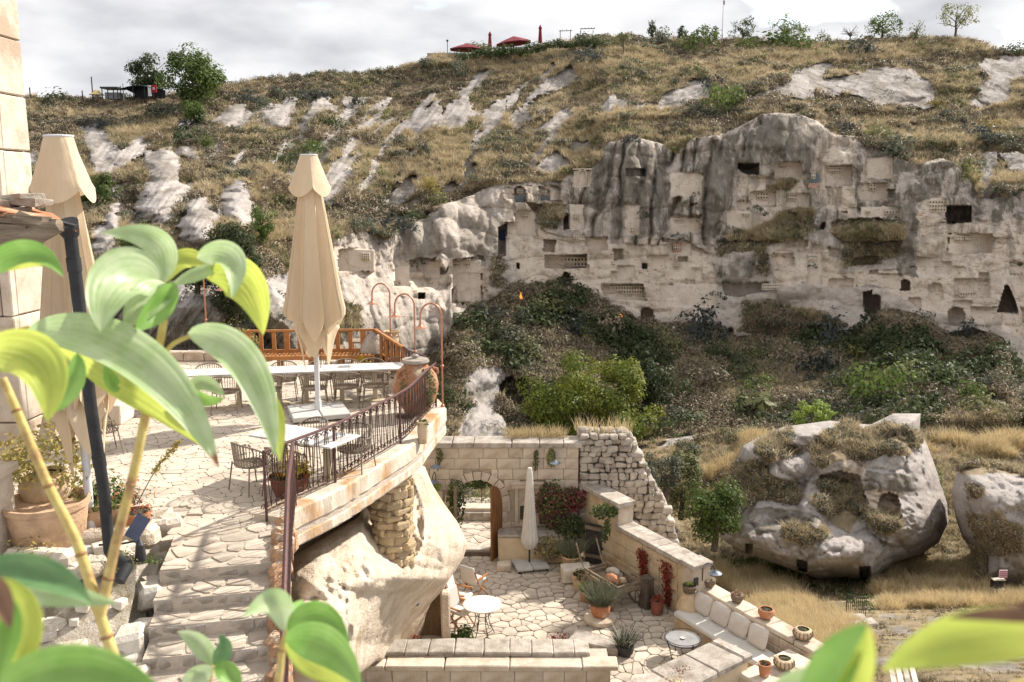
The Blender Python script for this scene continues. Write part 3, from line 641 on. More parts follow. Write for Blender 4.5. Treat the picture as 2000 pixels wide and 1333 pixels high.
for row in BUSHES:
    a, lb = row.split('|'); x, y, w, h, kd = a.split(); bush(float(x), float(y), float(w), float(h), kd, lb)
def tree(px, py, h, crown, kind, label, t=None, n=1500, size=.3, clumps=26, trunk=.2, name='tree', group=None, clr=.34, cat='tree', fork=5, bare=False, hollow=.3, keep=False):
    """h: height in photo px; crown: (rx px, rz px, centre height px)"""
    tt = (tdepth(px, py)+t if t and t < 0 else t) or tdepth(px, py); p = P(px, py, tt); s = tt/F; th = thing(name, label, cat, p, 0, group); rx, rz, cz = (c*s for c in crown); rx *= 1.12; rz *= 1.12; cz = cz if (keep or bare) else min(cz, rz*.78); mb = MB()
    top = Vector((0, 0, cz)); r0 = trunk; mb.tube([(0, 0, -.5), (r0*.4, 0, cz*.35), (0, r0*.5, cz*.7), top], [r0, r0*.8, r0*.6, r0*.35], 7)
    nb = fork if not bare else 26
    for i in range(nb):
        a = i*2.4+random.random(); st = Vector((0, 0, cz*random.uniform(.3, .95))); e = Vector((cos(a)*rx*random.uniform(.5, .95), sin(a)*rx*random.uniform(.5, .95), cz+rz*random.uniform(-.3, .85)))
        md = st.lerp(e, .5)+Vector((0, 0, rz*.05)); mb.tube([st, md, e], [r0*.38, r0*.24, r0*.08], 5)
        if bare:
            for j in range(3): q = md.lerp(e, random.random()); mb.tube([q, q+Vector((random.uniform(-1, 1), random.uniform(-1, 1), random.uniform(.2, 1)))*rx*.3], [r0*.12, r0*.03], 4)
    mb.build('trunk', BARK, th)
    if n:
        V, Fc, sh = cloud(n, (rx, rx*.85, rz), clumps, size, clr, dome=False, hollow=hollow); V = V+np.array([0, 0, cz]); leafobj('crown', [(V, Fc, sh)], LM[kind], th)
    return th
tree(1155, 868, 205, (132, 96, 112), 'walnut', 'big bushy walnut tree with sunlit yellow-green leaves below the cliff', t=79, n=21000, size=.3, clumps=100, trunk=.3, name='walnut_tree', clr=.23, hollow=.3)
tree(1265, 800, 120, (48, 60, 70), 'dark', 'dark tree in the shade right behind the sunlit walnut tree', t=84, n=3000, size=.34, clumps=24)
tree(378, 214, 110, (60, 54, 62), 'mid', 'big round green tree on the left ridge right of the dark tent', n=5600, size=.42, clumps=50, name='ridge_tree', keep=True)
tree(288, 190, 70, (46, 34, 46), 'dark', 'green tree behind the dark tent on the left ridge', n=2600, size=.42, clumps=24, keep=True)
tree(380, 248, 66, (22, 30, 34), 'mid', 'slim tree hanging down the slope under the big ridge tree', n=900, size=.36)
tree(462, 640, 230, (52, 104, 116), 'dark', 'tall dark green poplar left of the central parasol', t=-2.5, keep=True, n=15000, size=.18, clumps=170, name='poplar_tree', clr=.24, trunk=.15)
tree(470, 700, 150, (34, 70, 75), 'dark', 'dense dark evergreen at the rear rail below the poplar', t=-3, keep=True, n=3800, size=.15, clumps=40, clr=.26)
tree(510, 470, 90, (26, 46, 46), 'mid', 'bright narrow tree right behind the tall dark poplar', t=-2, n=1800, size=.2, clumps=20)
tree(285, 500, 70, (50, 36, 36), 'mid', 'green bush-like tree among the rocks behind the big leaf', t=-2, n=2000, size=.22, clumps=24)
tree(190, 400, 70, (40, 34, 36), 'mid', 'green tree just right of the left cream parasol', t=-2, n=2400, size=.25, clumps=26)
tree(385, 560, 90, (60, 40, 44), 'dark', 'dark tree between the rounded rocks and the poplar', t=-2, n=2200, size=.22, clumps=24)
tree(75, 400, 70, (30, 40, 36), 'dark', 'dark tree between the stone tower and the left cream parasol', t=-2, n=1500, size=.25)
tree(1450, 76, 40, (27, 22, 28), 'dark', 'small round tree on the skyline right of the flagpole', n=700, size=.3, clr=.3)
tree(1536, 80, 54, (42, 28, 41), 'mid', 'tree on the skyline with a green shrub at its foot', n=900, size=.32, clr=.3)
tree(1722, 74, 44, (41, 27, 28), 'mid', 'dense rounded tree on the skyline right of the bare tree', n=1100, size=.32, clr=.3)
tree(1865, 74, 64, (46, 26, 38), 'olive', 'spreading tree with an open crown on the skyline at the right', n=1000, size=.3, clumps=34, clr=.22, fork=9, keep=True)
tree(1790, 74, 32, (20, 18, 23), 'olive', 'small thin tree on the skyline left of the open-crowned tree', n=220, size=.26)
tree(1660, 78, 26, (20, 12, 14), 'brown', 'bare leafless tree on the skyline', n=0, bare=True, trunk=.1)
tree(1273, 76, 44, (9, 20, 22), 'dark', 'slim dark fir behind the round grey bush on the ridge', n=420, size=.3, name='fir_tree')
tree(1332, 84, 50, (10, 20, 26), 'dark', 'slim fir left of the bright green bush under the flagpole', n=420, size=.3, name='fir_tree')
tree(1385, 84, 48, (20, 18, 26), 'mid', 'light green tree right at the foot of the flagpole', n=600, size=.3)
tree(1217, 110, 46, (14, 8, 38), 'olive', 'little umbrella-shaped tree with a thin trunk on the ridge slope', n=260, size=.26, trunk=.12, keep=True)
tree(1585, 835, 70, (40, 28, 32), 'bright', 'sunlit bright green bush on top of the cave boulder', t=66, n=1500, size=.2, clumps=36, clr=.24, trunk=.08, name='sunny_bush', cat='bush')
tree(1395, 1060, 160, (62, 68, 88), 'mid', 'leafy green tree between the garden wall and the cave boulder', t=50, n=5200, size=.2, clumps=40, clr=.32)
tree(1330, 1000, 190, (46, 64, 110), 'olive', 'airy olive-green tree behind the rubble wall', t=56, n=4200, size=.2, clumps=44, clr=.28)
tree(1262, 985, 120, (26, 56, 60), 'sage', 'silvery shrub growing up against the rubble wall', t=44, n=2200, size=.13, clumps=34, clr=.24, name='silver_shrub', cat='bush')
tree(1300, 960, 90, (34, 40, 40), 'sage', 'silvery green bush between the rubble wall and the olive-green tree', t=50, n=1700, size=.15, clumps=26, name='silver_shrub', cat='bush')
tree(1340, 900, 60, (30, 24, 30), 'sage', 'pale bush beside the path behind the rubble wall', t=66, n=900, size=.2, name='silver_shrub', cat='bush')
tree(1815, 990, 110, (24, 50, 52), 'olive', 'weedy olive bush in the gap right of the cave boulder', t=58, n=1500, size=.16, clumps=26, name='gap_bush', cat='bush')
for i, x in enumerate(range(455, 790, 24)):
    bush(x+random.uniform(-6, 6), interp(x, _R)+2, 12, random.uniform(7, 14), ('dark', 'olive', 'brown')[i % 3], '%s small %s bush from the left in the row along the bare skyline' % (('first', 'second', 'third', 'fourth', 'fifth')[i//3], ('dark round', 'olive', 'brown')[i % 3]), n=160, size=.3, group='little bushes along the skyline')

for i, (x, y, w, h, kd, lb) in enumerate(((900, 700, 90, 40, 'brown', 'wide brown scrub bush low at the left of the shaded slope'), (1060, 600, 80, 30, 'olive', 'olive scrub just right of the tall flame'), (1180, 640, 70, 34, 'brown', 'brown bush between the flames below the cliff'), (1040, 690, 80, 36, 'olive', 'olive bush above the cave left of the walnut tree'), (1300, 680, 70, 40, 'olive', 'olive bush up the slope right of the walnut tree'), (1440, 730, 100, 46, 'dark', 'broad dark bush in the middle of the shaded slope'), (1500, 800, 110, 40, 'olive', 'broad olive bush behind the sunny bush on the boulder'), (1660, 760, 80, 50, 'dark', 'dark round bush left of the tall shaded green bush'), (1560, 790, 80, 36, 'brown', 'brown thicket right behind the sunny bush'), (1780, 740, 90, 44, 'olive', 'olive thicket right of the tall shaded green bush'), (1880, 720, 90, 44, 'dark', 'dark bush mass toward the right end of the shaded slope'), (1340, 840, 110, 40, 'dark', 'dark scrub at the path right of the walnut tree'), (1380, 750, 90, 44, 'brown', 'rusty scrub above the path in the shade'), (1930, 800, 100, 36, 'olive', 'olive scrub at the right edge behind the boulder'), (880, 790, 60, 60, 'dark', 'dark bush behind the tip of the terrace'), (1000, 760, 60, 34, 'brown', 'brown bush over the shaded cave mouth'), (940, 650, 60, 26, 'dark', 'low dark bush under the small left flame'), (1470, 700, 60, 30, 'olive', 'little olive bush under the cliff ledge'))):
    bush(x, y, w, h, kd, lb)
# ------------------------------------------------------------------ free-standing rock masses: front as seen, closed to the back
def relief(name, poly, depth, bulge, step, label, cat='rock', thick=6., edge=60., rockm=None, tanp=(), scrubp=(), caves=(), stainp=(), bumps=(), namp=.5, nsc=.5, flat=0., kind=None, m=None, dfun=None, strata=0.):
    poly = np.array(poly); x0, y0 = poly.min(0)-step*1.5; x1, y1 = poly.max(0)+step*1.5
    xs = np.arange(x0, x1+step, step); ys = np.arange(y0, y1+step, step); X, Y = np.meshgrid(xs, ys)
    ins = inpoly(X, Y, poly); d = polydist(X, Y, poly); sd = np.where(ins, d, -d)
    gy, gx = np.gradient(sd, step); gl = np.hypot(gx, gy)+1e-6; out = (sd < 0) & (sd > -step*1.6)
    X = np.where(out, X-sd*gx/gl, X); Y = np.where(out, Y-sd*gy/gl, Y)
    e = np.clip(sd/edge, 0, 1); T = (dfun(X, Y) if dfun else depth)+bulge*(1-np.sqrt(1-(1-e)**2))
    base = PA(X, Y, T); n = fbm(base*nsc, 4); n2 = fbm(base*nsc*4.1, 3); T = T+(n*2.2+n2*.6)*namp*np.clip(e*3+.2, 0, 1)
    T = T-strata*(np.abs(np.sin(base[..., 2]*1.3+n*7))**.4)
    for cx, cy, rx, ry, a in bumps: q = ((X-cx)/rx)**2+((Y-cy)/ry)**2; T = T-a*np.sqrt(np.clip(1-q, 0, 1))
    for q, dd in caves: s = inpoly(X, Y, q); T[s] += dd
    T = np.where(sd < 0, T+thick*.18*np.clip(-sd/step, 0, 2), T)
    wob = fbm(base*nsc*.7, 3)*30; sc = np.zeros(X.shape); tn = sc.copy(); st = sc.copy()
    for q in scrubp: sc[inpoly(X+wob, Y+wob, q)] = 1
    for q in tanp: tn[inpoly(X+wob*.4, Y+wob*.4, q)] = 1
    for q in stainp: st[inpoly(X+wob, Y+wob, q)] = 1
    V = PA(X, Y, T); nr, nc = X.shape; Fc = gridfaces(nr, nc); keep = (sd.ravel()[Fc] > -step*1.6).all(1); Fc = Fc[keep]
    # back shell
    Vb = PA(X, Y, np.full(X.shape, depth+bulge+thick)-.8*np.clip(sd/edge, -1, 1)*-thick*.6)
    used = np.unique(Fc); remap = np.full(nr*nc, -1); remap[used] = np.arange(len(used)); o = npmesh(name, V.reshape(-1, 3)[used], remap[Fc], m or GM, smooth=True, attrs=dict(rock=(1-sc).ravel()[used], tan=tn.ravel()[used], stain=st.ravel()[used], streak=np.zeros(len(used)), grass=np.zeros(len(used))))
    bm = bmesh.new(); bm.from_mesh(o.data); be = [x for x in bm.edges if x.is_boundary]
    if be:
        r = bmesh.ops.extrude_edge_only(bm, edges=be); vs = [v for v in r['geom'] if isinstance(v, bmesh.types.BMVert)]; c = Vector((0, 0, 0))
        for v in vs: c += v.co
        c /= max(1, len(vs))
        for v in vs: ray = (v.co-Vector((0, 0, CZ))).normalized(); v.co = v.co.lerp(c, .3)+ray*thick*.5
        cv = bm.verts.new(c+(c-Vector((0, 0, CZ))).normalized()*thick)
        for ed in [x for x in bm.edges if x.is_boundary]:
            try: bm.faces.new((ed.verts[0], ed.verts[1], cv))
            except ValueError: pass
    bmesh.ops.recalc_face_normals(bm, faces=bm.faces); bm.to_mesh(o.data); bm.free(); o.data.polygons.foreach_set('use_smooth', [True]*len(o.data.polygons))
    o['cells'] = 0; del o['cells']; o.data.update(); tag(o, label, cat if not kind else None, None, kind)
    return o, X, Y, T, sc, sd
BOUL = relief('cave_boulder', pts2('1400 1030 1410 1000 1425 930 1450 872 1475 858 1530 834 1620 822 1700 830 1745 808 1798 808 1796 842 1812 872 1832 925 1850 985 1852 1022 1834 1060 1795 1086 1745 1100 1722 1118 1700 1140 1655 1128 1600 1132 1560 1118 1515 1102 1460 1082 1415 1058'),
    53., 6., 2.6, 'huge rounded tuff boulder with carved doors and an arched niche, scrub on its top', cat='rock outcrop', thick=7, edge=95,
    scrubp=[pts2('1425 975 1435 905 1480 900 1500 925 1555 950 1560 990 1520 985 1500 975 1455 985'), pts2('1600 925 1630 935 1690 975 1700 1010 1660 1045 1625 1025 1595 985'), pts2('1590 880 1645 826 1760 838 1800 860 1780 885 1640 900 1600 915'), pts2('1540 1042 1600 1038 1615 1052 1580 1066 1540 1060'), pts2('1700 1008 1750 1018 1762 1040 1740 1050 1700 1035'), pts2('1500 848 1545 840 1540 868 1560 885 1500 905 1480 880')],
    tanp=[pts2('1690 960 1725 955 1760 965 1765 1020 1700 1030'), pts2('1645 880 1690 890 1690 960 1650 950')], stainp=[pts2('1690 920 1780 925 1790 965 1690 960'), pts2('1440 1000 1500 995 1600 1010 1600 1040 1440 1050')],
    caves=[(pts2('1716 1016 1714 985 1722 968 1736 962 1752 968 1758 985 1762 1026'), 1.6), (pts2('1678 1106 1698 1106 1699 1142 1678 1136'), 3.), (pts2('1556 1094 1576 1096 1576 1118 1558 1114'), 2.5), (pts2('1457 1062 1471 1062 1471 1088 1457 1082'), 2.5), (pts2('1668 962 1690 968 1696 985 1680 980'), 3.), (pts2('1600 930 1640 920 1680 930 1690 965 1640 960 1600 940'), 1.2)],
    bumps=[(1485, 885, 42, 26, 1.2), (1560, 848, 45, 24, 1.2), (1540, 915, 40, 26, 1.), (1590, 990, 30, 50, 1.), (1765, 960, 90, 110, 2.2), (1560, 1070, 130, 50, 1.4), (1770, 835, 26, 26, 1.), (1680, 1085, 90, 40, 1.)], strata=.5, namp=.75, nsc=.7, dfun=lambda X, Y: 53.5-np.clip((Y-960)/160, 0, 1)*6)
RR = relief('tuff_outcrop', pts2('1858 960 1872 912 1905 900 1990 912 2060 905 2200 920 2200 1180 2040 1172 1950 1158 1900 1140 1912 1090 1880 1052 1866 1010'), 47., 7., 4., 'grey pitted rock face at the right edge with a barred window and a sign', cat='rock outcrop', thick=6, edge=90,
    scrubp=[pts2('1900 1015 1960 1000 1990 1040 1990 1080 1940 1085 1905 1060'), pts2('1890 950 1930 960 1910 985'), pts2('1865 900 2200 880 2200 925 1990 925 1870 925'), pts2('1870 1090 1930 1060 1930 1120 1890 1150')], caves=[(pts2('1940 1133 1961 1133 1961 1151 1940 1151'), 1.)], strata=.4, namp=.6, nsc=.7)
def boulder_cover(R, n, kind, s0, s1, name):
    o, X, Y, T, sc, sd = R; w = (sc*(sd > 4)*(fbm(PA(X, Y, T)*.9+4, 3)*7+.7).clip(.0, 2)).ravel(); k = rng.choice(w.size, n, p=w/w.sum()); scatter(name, PT[kind], PA(X.ravel()[k]+rng.uniform(-1.5, 1.5, n), Y.ravel()[k]+rng.uniform(-1.5, 1.5, n), T.ravel()[k]), rng.uniform(s0, s1, n))
boulder_cover(BOUL, 2300, 'dry', .5, 1.1, 'boulder_grass'); boulder_cover(BOUL, 1700, 'brown', .5, 1.1, 'boulder_scrub'); boulder_cover(BOUL, 500, 'sage', .6, 1.3, 'boulder_grey_scrub'); boulder_cover(RR, 1500, 'dry', .4, .9, 'outcrop_grass'); boulder_cover(RR, 900, 'brown', .4, 1., 'outcrop_scrub')
# ------------------------------------------------------------------ tuff mass that carries the terrace
TUFF = mat('pale_tuff', (.64, .55, .44), (.53, .43, .325), scale=2.2, bump=.9, c3=(.46, .35, .24), s3=1.3, det=10, bscale=14, bdist=.06)
NEAR = relief('tuff_rock', pts2('548 1102 700 1010 720 960 800 898 830 912 845 948 868 985 892 1018 914 1062 904 1092 880 1128 866 1152 842 1178 832 1200 828 1292 735 1292 700 1320 640 1345 546 1345'), 13.2, 1.6, 4., 'weathered pale tuff rock under the terrace, bulging over the courtyard', thick=3.5, edge=80,
    bumps=[(850, 1050, 70, 60, .5), (760, 1120, 120, 40, .4), (600, 1120, 60, 50, .3), (700, 1190, 90, 60, .35), (590, 1230, 60, 60, .3), (768, 1020, 60, 100, -.8)], caves=[], namp=.3, nsc=1.9, m=TUFF,
    dfun=lambda X, Y: 12.3+np.clip((X-560)/350, 0, 1.1)**2*7.2+np.clip((1250-Y)/250, -.2, 1.2)*2.2+np.clip((Y-1130)/130, 0, 1)*np.clip((X-670)/120, 0, 1)*5.5)
# ------------------------------------------------------------------ materials of the hotel
STONE = mat('limestone_block', (.6, .515, .415), (.49, .405, .315), scale=3, bump=.35, c3=(.4, .3, .215), s3=1.2, var=.1, bdist=.015)
STONEG = mat('grey_weathered_stone', (.47, .42, .36), (.34, .29, .24), scale=5, bump=.5, c3=(.24, .2, .16), s3=2, var=.14, bdist=.02)
PAVE = mat('pale_paving_stone', (.53, .45, .365), (.43, .36, .28), scale=3, bump=.25, c3=(.36, .3, .24), s3=1.1, var=.16, bdist=.008)
GROUT = mat('sandy_mortar', (.53, .45, .365), (.45, .375, .295), scale=6, bump=.4)
CGROUT = mat('dark_joint_mortar', (.3, .25, .2), (.2, .17, .13), scale=6, bump=.4)
BEAM = mat('stained_cornice_stone', (.64, .57, .47), (.5, .42, .32), scale=2.2, bump=.4, c3=(.42, .24, .11), s3=1.4, stretch=(1, 1, .5), det=8)
PLASTER = mat('rough_cream_plaster', (.6, .49, .34), (.5, .39, .25), scale=2, bump=.5, c3=(.4, .28, .17), s3=1.1)
WHITEW = mat('whitewashed_wall', (.66, .6, .51), (.55, .47, .38), scale=4, bump=.6)
CREAMF = mat('cream_parasol_canvas', (.74, .6, .42), (.67, .53, .36), scale=2.5, bump=.35, bscale=9, stretch=(1, 1, .14), rough=.9, transl=.25, bdist=.03)
WHITEF = mat('white_parasol_canvas', (.7, .66, .6), (.64, .6, .54), scale=3, bump=.1, bscale=60, rough=.9, transl=.15)
ALU = mat('white_painted_pole', (.62, .62, .63), (.55, .55, .56), scale=2, rough=.45, bump=.03, spec=.4)
SLABM = mat('pale_grey_base_slab', (.52, .5, .47), (.43, .41, .38), scale=4, bump=.2)
WTOP = mat('white_marble_top', (.62, .6, .57), (.54, .52, .49), scale=1.6, rough=.4, bump=.0, c3=(.36, .34, .32), s3=3.2, spec=.5, det=9)
CREAMP = mat('cream_painted_steel', (.58, .5, .36), (.52, .44, .3), rough=.5, bump=.02)
ROPE = mat('taupe_rope', (.3, .24, .18), (.2, .16, .12), scale=40, bump=.3, rough=.9)
IRON = mat('rusty_brown_iron', (.1, .055, .045), (.06, .035, .03), scale=20, bump=.3, rough=.7, c3=(.2, .09, .05), s3=6)
RAILM = mat('oxblood_painted_rail', (.12, .055, .05), (.09, .045, .04), scale=12, rough=.5, bump=.1)
COPPER = mat('copper_tube', (.52, .24, .15), (.4, .2, .13), scale=14, metal=.55, rough=.42, bump=.05)
WOODO = mat('orange_varnished_wood', (.44, .2, .07), (.34, .14, .045), scale=5, stretch=(1, 1, 4), rough=.5, bump=.1)
WOODG = mat('weathered_grey_wood', (.3, .23, .16), (.17, .125, .085), scale=6, stretch=(.3, 1, 3), bump=.5)
TERRA = mat('terracotta', (.47, .2, .1), (.38, .16, .08), scale=6, bump=.25, c3=(.55, .38, .26), s3=3, rough=.8)
TERRAL = mat('pale_terracotta', (.56, .38, .24), (.48, .31, .19), scale=6, bump=.25, c3=(.38, .26, .17), s3=3)
TERRAW = mat('old_terracotta_jar', (.42, .19, .1), (.33, .17, .1), scale=5, bump=.6, c3=(.46, .38, .27), s3=3.4, det=9)
CLAYC = mat('cream_clay', (.58, .44, .29), (.48, .35, .22), scale=5, bump=.2, c3=(.4, .27, .16), s3=2.4)
BLACKP = mat('black_plastic_pipe', (.022, .022, .023), (.035, .034, .034), scale=5, rough=.6, bump=.05, spec=.25)
SOIL = mat('pot_soil', (.06, .045, .03), (.1, .075, .05), scale=20, bump=.6)
DARK = mat('dark_metal', (.045, .045, .048), (.03, .03, .032), rough=.5, bump=.05)
BASKET = mat('wicker', (.26, .2, .14), (.14, .1, .07), scale=30, bump=.6)
ROCKP = mat('rough_pillar_stone', (.5, .38, .23), (.38, .27, .15), scale=4, bump=.7, c3=(.6, .5, .36), s3=2, var=.18, bdist=.03)
LICHEN = mat('lichen_covered_stone', (.48, .27, .15), (.33, .2, .12), scale=10, bump=.8, c3=(.55, .47, .36), s3=6, var=.2)
# ------------------------------------------------------------------ paving laid stone by stone
def clip(poly, n, c):
    out = []; m = len(poly)
    for i in range(m):
        a, b = poly[i], poly[(i+1) % m]; da = a[0]*n[0]+a[1]*n[1]-c; db = b[0]*n[0]+b[1]*n[1]-c
        if da <= 0: out.append(a)
        if (da < 0 < db) or (db < 0 < da): t = da/(da-db); out.append((a[0]+(b[0]-a[0])*t, a[1]+(b[1]-a[1])*t))
    return out
def cells(region, size, gap, jit=.46, seed=3, aspect=1.):
    r = np.random.default_rng(seed); rg = np.array(region); x0, y0 = rg.min(0); x1, y1 = rg.max(0); S = []
    for j, y in enumerate(np.arange(y0-size, y1+size, size*.87)):
        for x in np.arange(x0-size+(j % 2)*size*aspect*.5, x1+size, size*aspect): S.append((x+r.uniform(-jit, jit)*size*aspect, y+r.uniform(-jit, jit)*size))
    S = np.array(S); S = S[r.random(len(S)) > .2]; ok = inpoly(S[:, 0], S[:, 1], region); ccw = sum((b[0]-a[0])*(b[1]+a[1]) for a, b in zip(region, region[1:]+region[:1])) < 0; out = []
    for i in np.nonzero(ok)[0]:
        s = S[i]; d = ((S-s)**2).sum(1); nb = np.argsort(d)[1:18]; k = size*2; poly = [(s[0]-k, s[1]-k), (s[0]+k, s[1]-k), (s[0]+k, s[1]+k), (s[0]-k, s[1]+k)]
        for j in nb:
            n = S[j]-s; L_ = math.hypot(*n); n = n/L_; poly = clip(poly, n, (S[j]+s)@n/2-gap/2)
            if len(poly) < 3: break
        if len(poly) >= 3:
            for a, b in zip(region, region[1:]+region[:1]):
                ex, ey = b[0]-a[0], b[1]-a[1]; l = math.hypot(ex, ey); n = (ey/l, -ex/l) if ccw else (-ey/l, ex/l)
                if polydist(np.array([s[0]]), np.array([s[1]]), [a, b])[0] < size*1.2: poly = clip(poly, n, n[0]*a[0]+n[1]*a[1])
                if len(poly) < 3: break
        if len(poly) >= 3: out.append(poly)
    return out
def round_poly(poly, k=.18):
    out = []; n = len(poly)
    for i in range(n):
        a, b, c = poly[i-1], poly[i], poly[(i+1) % n]
        out += [(b[0]+(a[0]-b[0])*k, b[1]+(a[1]-b[1])*k), (b[0]+(c[0]-b[0])*k, b[1]+(c[1]-b[1])*k)]
    return out
def pave(parent, cl, z, h, m, name='paving_stone', limit=300, near=lambda c: -c[1], proud=.004):
    cen = [(sum(p[0] for p in q)/len(q), sum(p[1] for p in q)/len(q)) for q in cl]; order = sorted(range(len(cl)), key=lambda i: -near(cen[i])); rest = MB()
    for r, i in enumerate(order):
        poly = round_poly([(x-cen[i][0], y-cen[i][1]) for x, y in cl[i]]); zz = random.uniform(-proud, proud); T = Matrix.Rotation(random.uniform(-.008, .008), 4, 'X')@Matrix.Rotation(random.uniform(-.008, .008), 4, 'Y')
        if r < limit:
            b = MB().prism(poly, -.03, h+zz, T, inset=.012); b.build(name, m, parent, loc=(*cen[i], z))
        else: rest.prism(poly, -.03, h+zz, Matrix.Translation((*cen[i], z))@T, inset=.01)
    if len(order) > limit: rest.build('far_paving', m, parent, kind='stuff')
# ------------------------------------------------------------------ the terrace
EDGE = [G(*q) for q in ((544, 1022), (580, 1003), (658, 966), (700, 942), (748, 912), (814, 868), (850, 824), (870, 803))]
def spline(pts, n=6):
    out = []
    for i in range(len(pts)-1):
        p0, p1, p2, p3 = pts[max(i-1, 0)], pts[i], pts[i+1], pts[min(i+2, len(pts)-1)]
        for k in range(n): t = k/n; out.append(.5*((2*p1)+(p2-p0)*t+(2*p0-5*p1+4*p2-p3)*t*t+(3*p1-p0-3*p2+p3)*t**3))
    return out+[pts[-1]]
EC = spline([Vector((p.x, p.y, 0)) for p in EDGE], 5); FAR = [Vector((-1.62, 19.0, 0)), Vector((-2.05, 19.6, 0)), Vector((-3.45, 23.4, 0)), Vector((-3.9, 24.2, 0))]
TPOLY = [(p.x, p.y) for p in EC]+[(p.x, p.y) for p in FAR]+[(-16, 24.2), (-16, 12.3), (-4.7, 12.3), (-4.7, 11.3)]
def terrace():
    mb = MB(); n = len(TPOLY); mb.prism(TPOLY, -.5, -.03); t = mb.build('terrace', GROUT); tag(t, kind='structure')
    pave(t, cells(TPOLY, .23, .007, seed=5), -.03, .026, PAVE, near=lambda c: c[1]+max(0, -7-c[0])*2, name='paving_stone')
    # moulded cornice beam along the edge
    full = EC+FAR; prof = [(-.42, .075), (.0, .085), (.03, .05), (.03, -.2), (-.03, -.25), (-.03, -.3), (.02, -.34), (.02, -.47), (-.1, -.55), (-.42, -.55)]; rows = []
    for i, p in enumerate(full):
        a = full[max(i-1, 0)]; b = full[min(i+1, len(full)-1)]; d = (b-a).normalized(); nrm = Vector((d.y, -d.x, 0)); wob = .012*sin(i*3.7)
        rows.append([p+nrm*(o+wob)+Vector((0, 0, z+.008*sin(i*2.1+o*9))) for o, z in prof])
    b = MB(); b.grid(rows, closed=True); b.bm.faces.new(b.bm.verts[:len(prof)]) if False else None
    b.bm.verts.ensure_lookup_table(); k = len(prof); b.bm.faces.new([b.bm.verts[i] for i in range(k)]); b.bm.faces.new([b.bm.verts[len(b.bm.verts)-k+i] for i in range(k)]); b.build('cornice_beam', BEAM, t)
    # masonry that carries the slab, set back under the beam
    inner = [(p.x-1.5, p.y+2.2) for p in EC if p.y < 17][::3]+[(-2.9, 19.4), (-4.2, 23.8), (-15.8, 23.8), (-15.8, 12.6), (-5.3, 12.6)]
    MB().prism(inner, -7.5, -.5).build('supporting_wall', TUFF, t)
    return t
TER = terrace()
def pillar():
    c = Vector((-2.22, 15.75, 0)); th = thing('rubble_pillar', 'rough pillar of stacked honey-coloured stones under the terrace beam', 'pillar', c); k = 0; z = -2.35
    while z < -.55:
        h = random.uniform(.11, .17)
        for i in range(7):
            a = i/7*2*pi+k*.45; r = .27+random.uniform(-.02, .04); MB().box((cos(a)*r, sin(a)*r, z+h/2), (random.uniform(.2, .3), .3, h*.98), rz=a, jit=.035).build('stone', ROCKP, th, bevel=.035)
        z += h; k += 1
    MB().lathe([(.35, -2.3), (.35, -.53)], n=12).build('mortar_core', GROUT, th)
pillar()
# ------------------------------------------------------------------ wrought-iron railing
def offset(curve, d):
    out = []
    for i, p in enumerate(curve):
        a = curve[max(i-1, 0)]; b = curve[min(i+1, len(curve)-1)]; t = (b-a).normalized(); out.append(p+Vector((t.y, -t.x, 0))*d)
    return out
def resample(curve, step):
    out = [(curve[0], (curve[1]-curve[0]).normalized())]; acc = 0
    for a, b in zip(curve, curve[1:]):
        l = (b-a).length; s = step-acc
        while s <= l: out.append((a+(b-a)*(s/l), (b-a).normalized())); s += step
        acc = l-(s-step)
    return out
def scroll(c, r, sgn, M): return [M@Vector((c[0]+sgn*r*(1-.11*k)*cos(k*.75), 0, c[1]+r*(1-.11*k)*sin(k*.75))) for k in range(9)]
def bar_straight():
    b = MB(); b.tube([(0, 0, .06), (0, 0, .93)], .009, 5); I = Matrix.Identity(3)
    for z in (.85, .14): b.tube(scroll((.055, z), .055, 1, I), .0085, 4); b.tube(scroll((-.055, z), .055, -1, I), .0085, 4)
    return b
def bar_vee():
    b = MB(); b.tube([(-.09, 0, .9), (0, 0, .1), (.09, 0, .9)], .008, 5); return b
def railing(name, curve, label, z0=.08, h=.93, step=.115, m=IRON, posts=()):
    th = thing(name, label, 'railing', curve[0]); o = curve[0]; rel = [p-o for p in curve]
    MB().tube([p+Vector((0, 0, h+z0)) for p in rel], .024, 8).build('handrail', RAILM, th, smooth=True); MB().tube([p+Vector((0, 0, .07+z0)) for p in rel], .012, 6).build('bottom_rail', m, th)
    A = bar_straight().build('baluster', m, th); Bv = bar_vee().build('baluster', m, th)
    for i, (p, d) in enumerate(resample(rel, step)):
        src = A if i % 2 == 0 else Bv; q = src if i < 2 else dup(src, parent=th); q.location = p+Vector((0, 0, z0)); q.rotation_euler = (0, 0, math.atan2(d.y, d.x))
    for p in posts: MB().tube([p-o, p-o+Vector((0, 0, h+z0+.02))], .022, 6).build('post', RAILM, th)
    return th
RC = offset(EC, -.2); railing('iron_railing', RC, 'curving wrought-iron railing with scrolls along the terrace edge', posts=[RC[0], RC[12], RC[24], RC[-1]])
FR = [Vector((-1.85, 19.05, 0)), Vector((-2.3, 19.75, 0)), Vector((-3.62, 23.3, 0))]; railing('iron_railing', FR, 'dark iron railing behind the big jar, running back to the wooden bench', posts=FR)
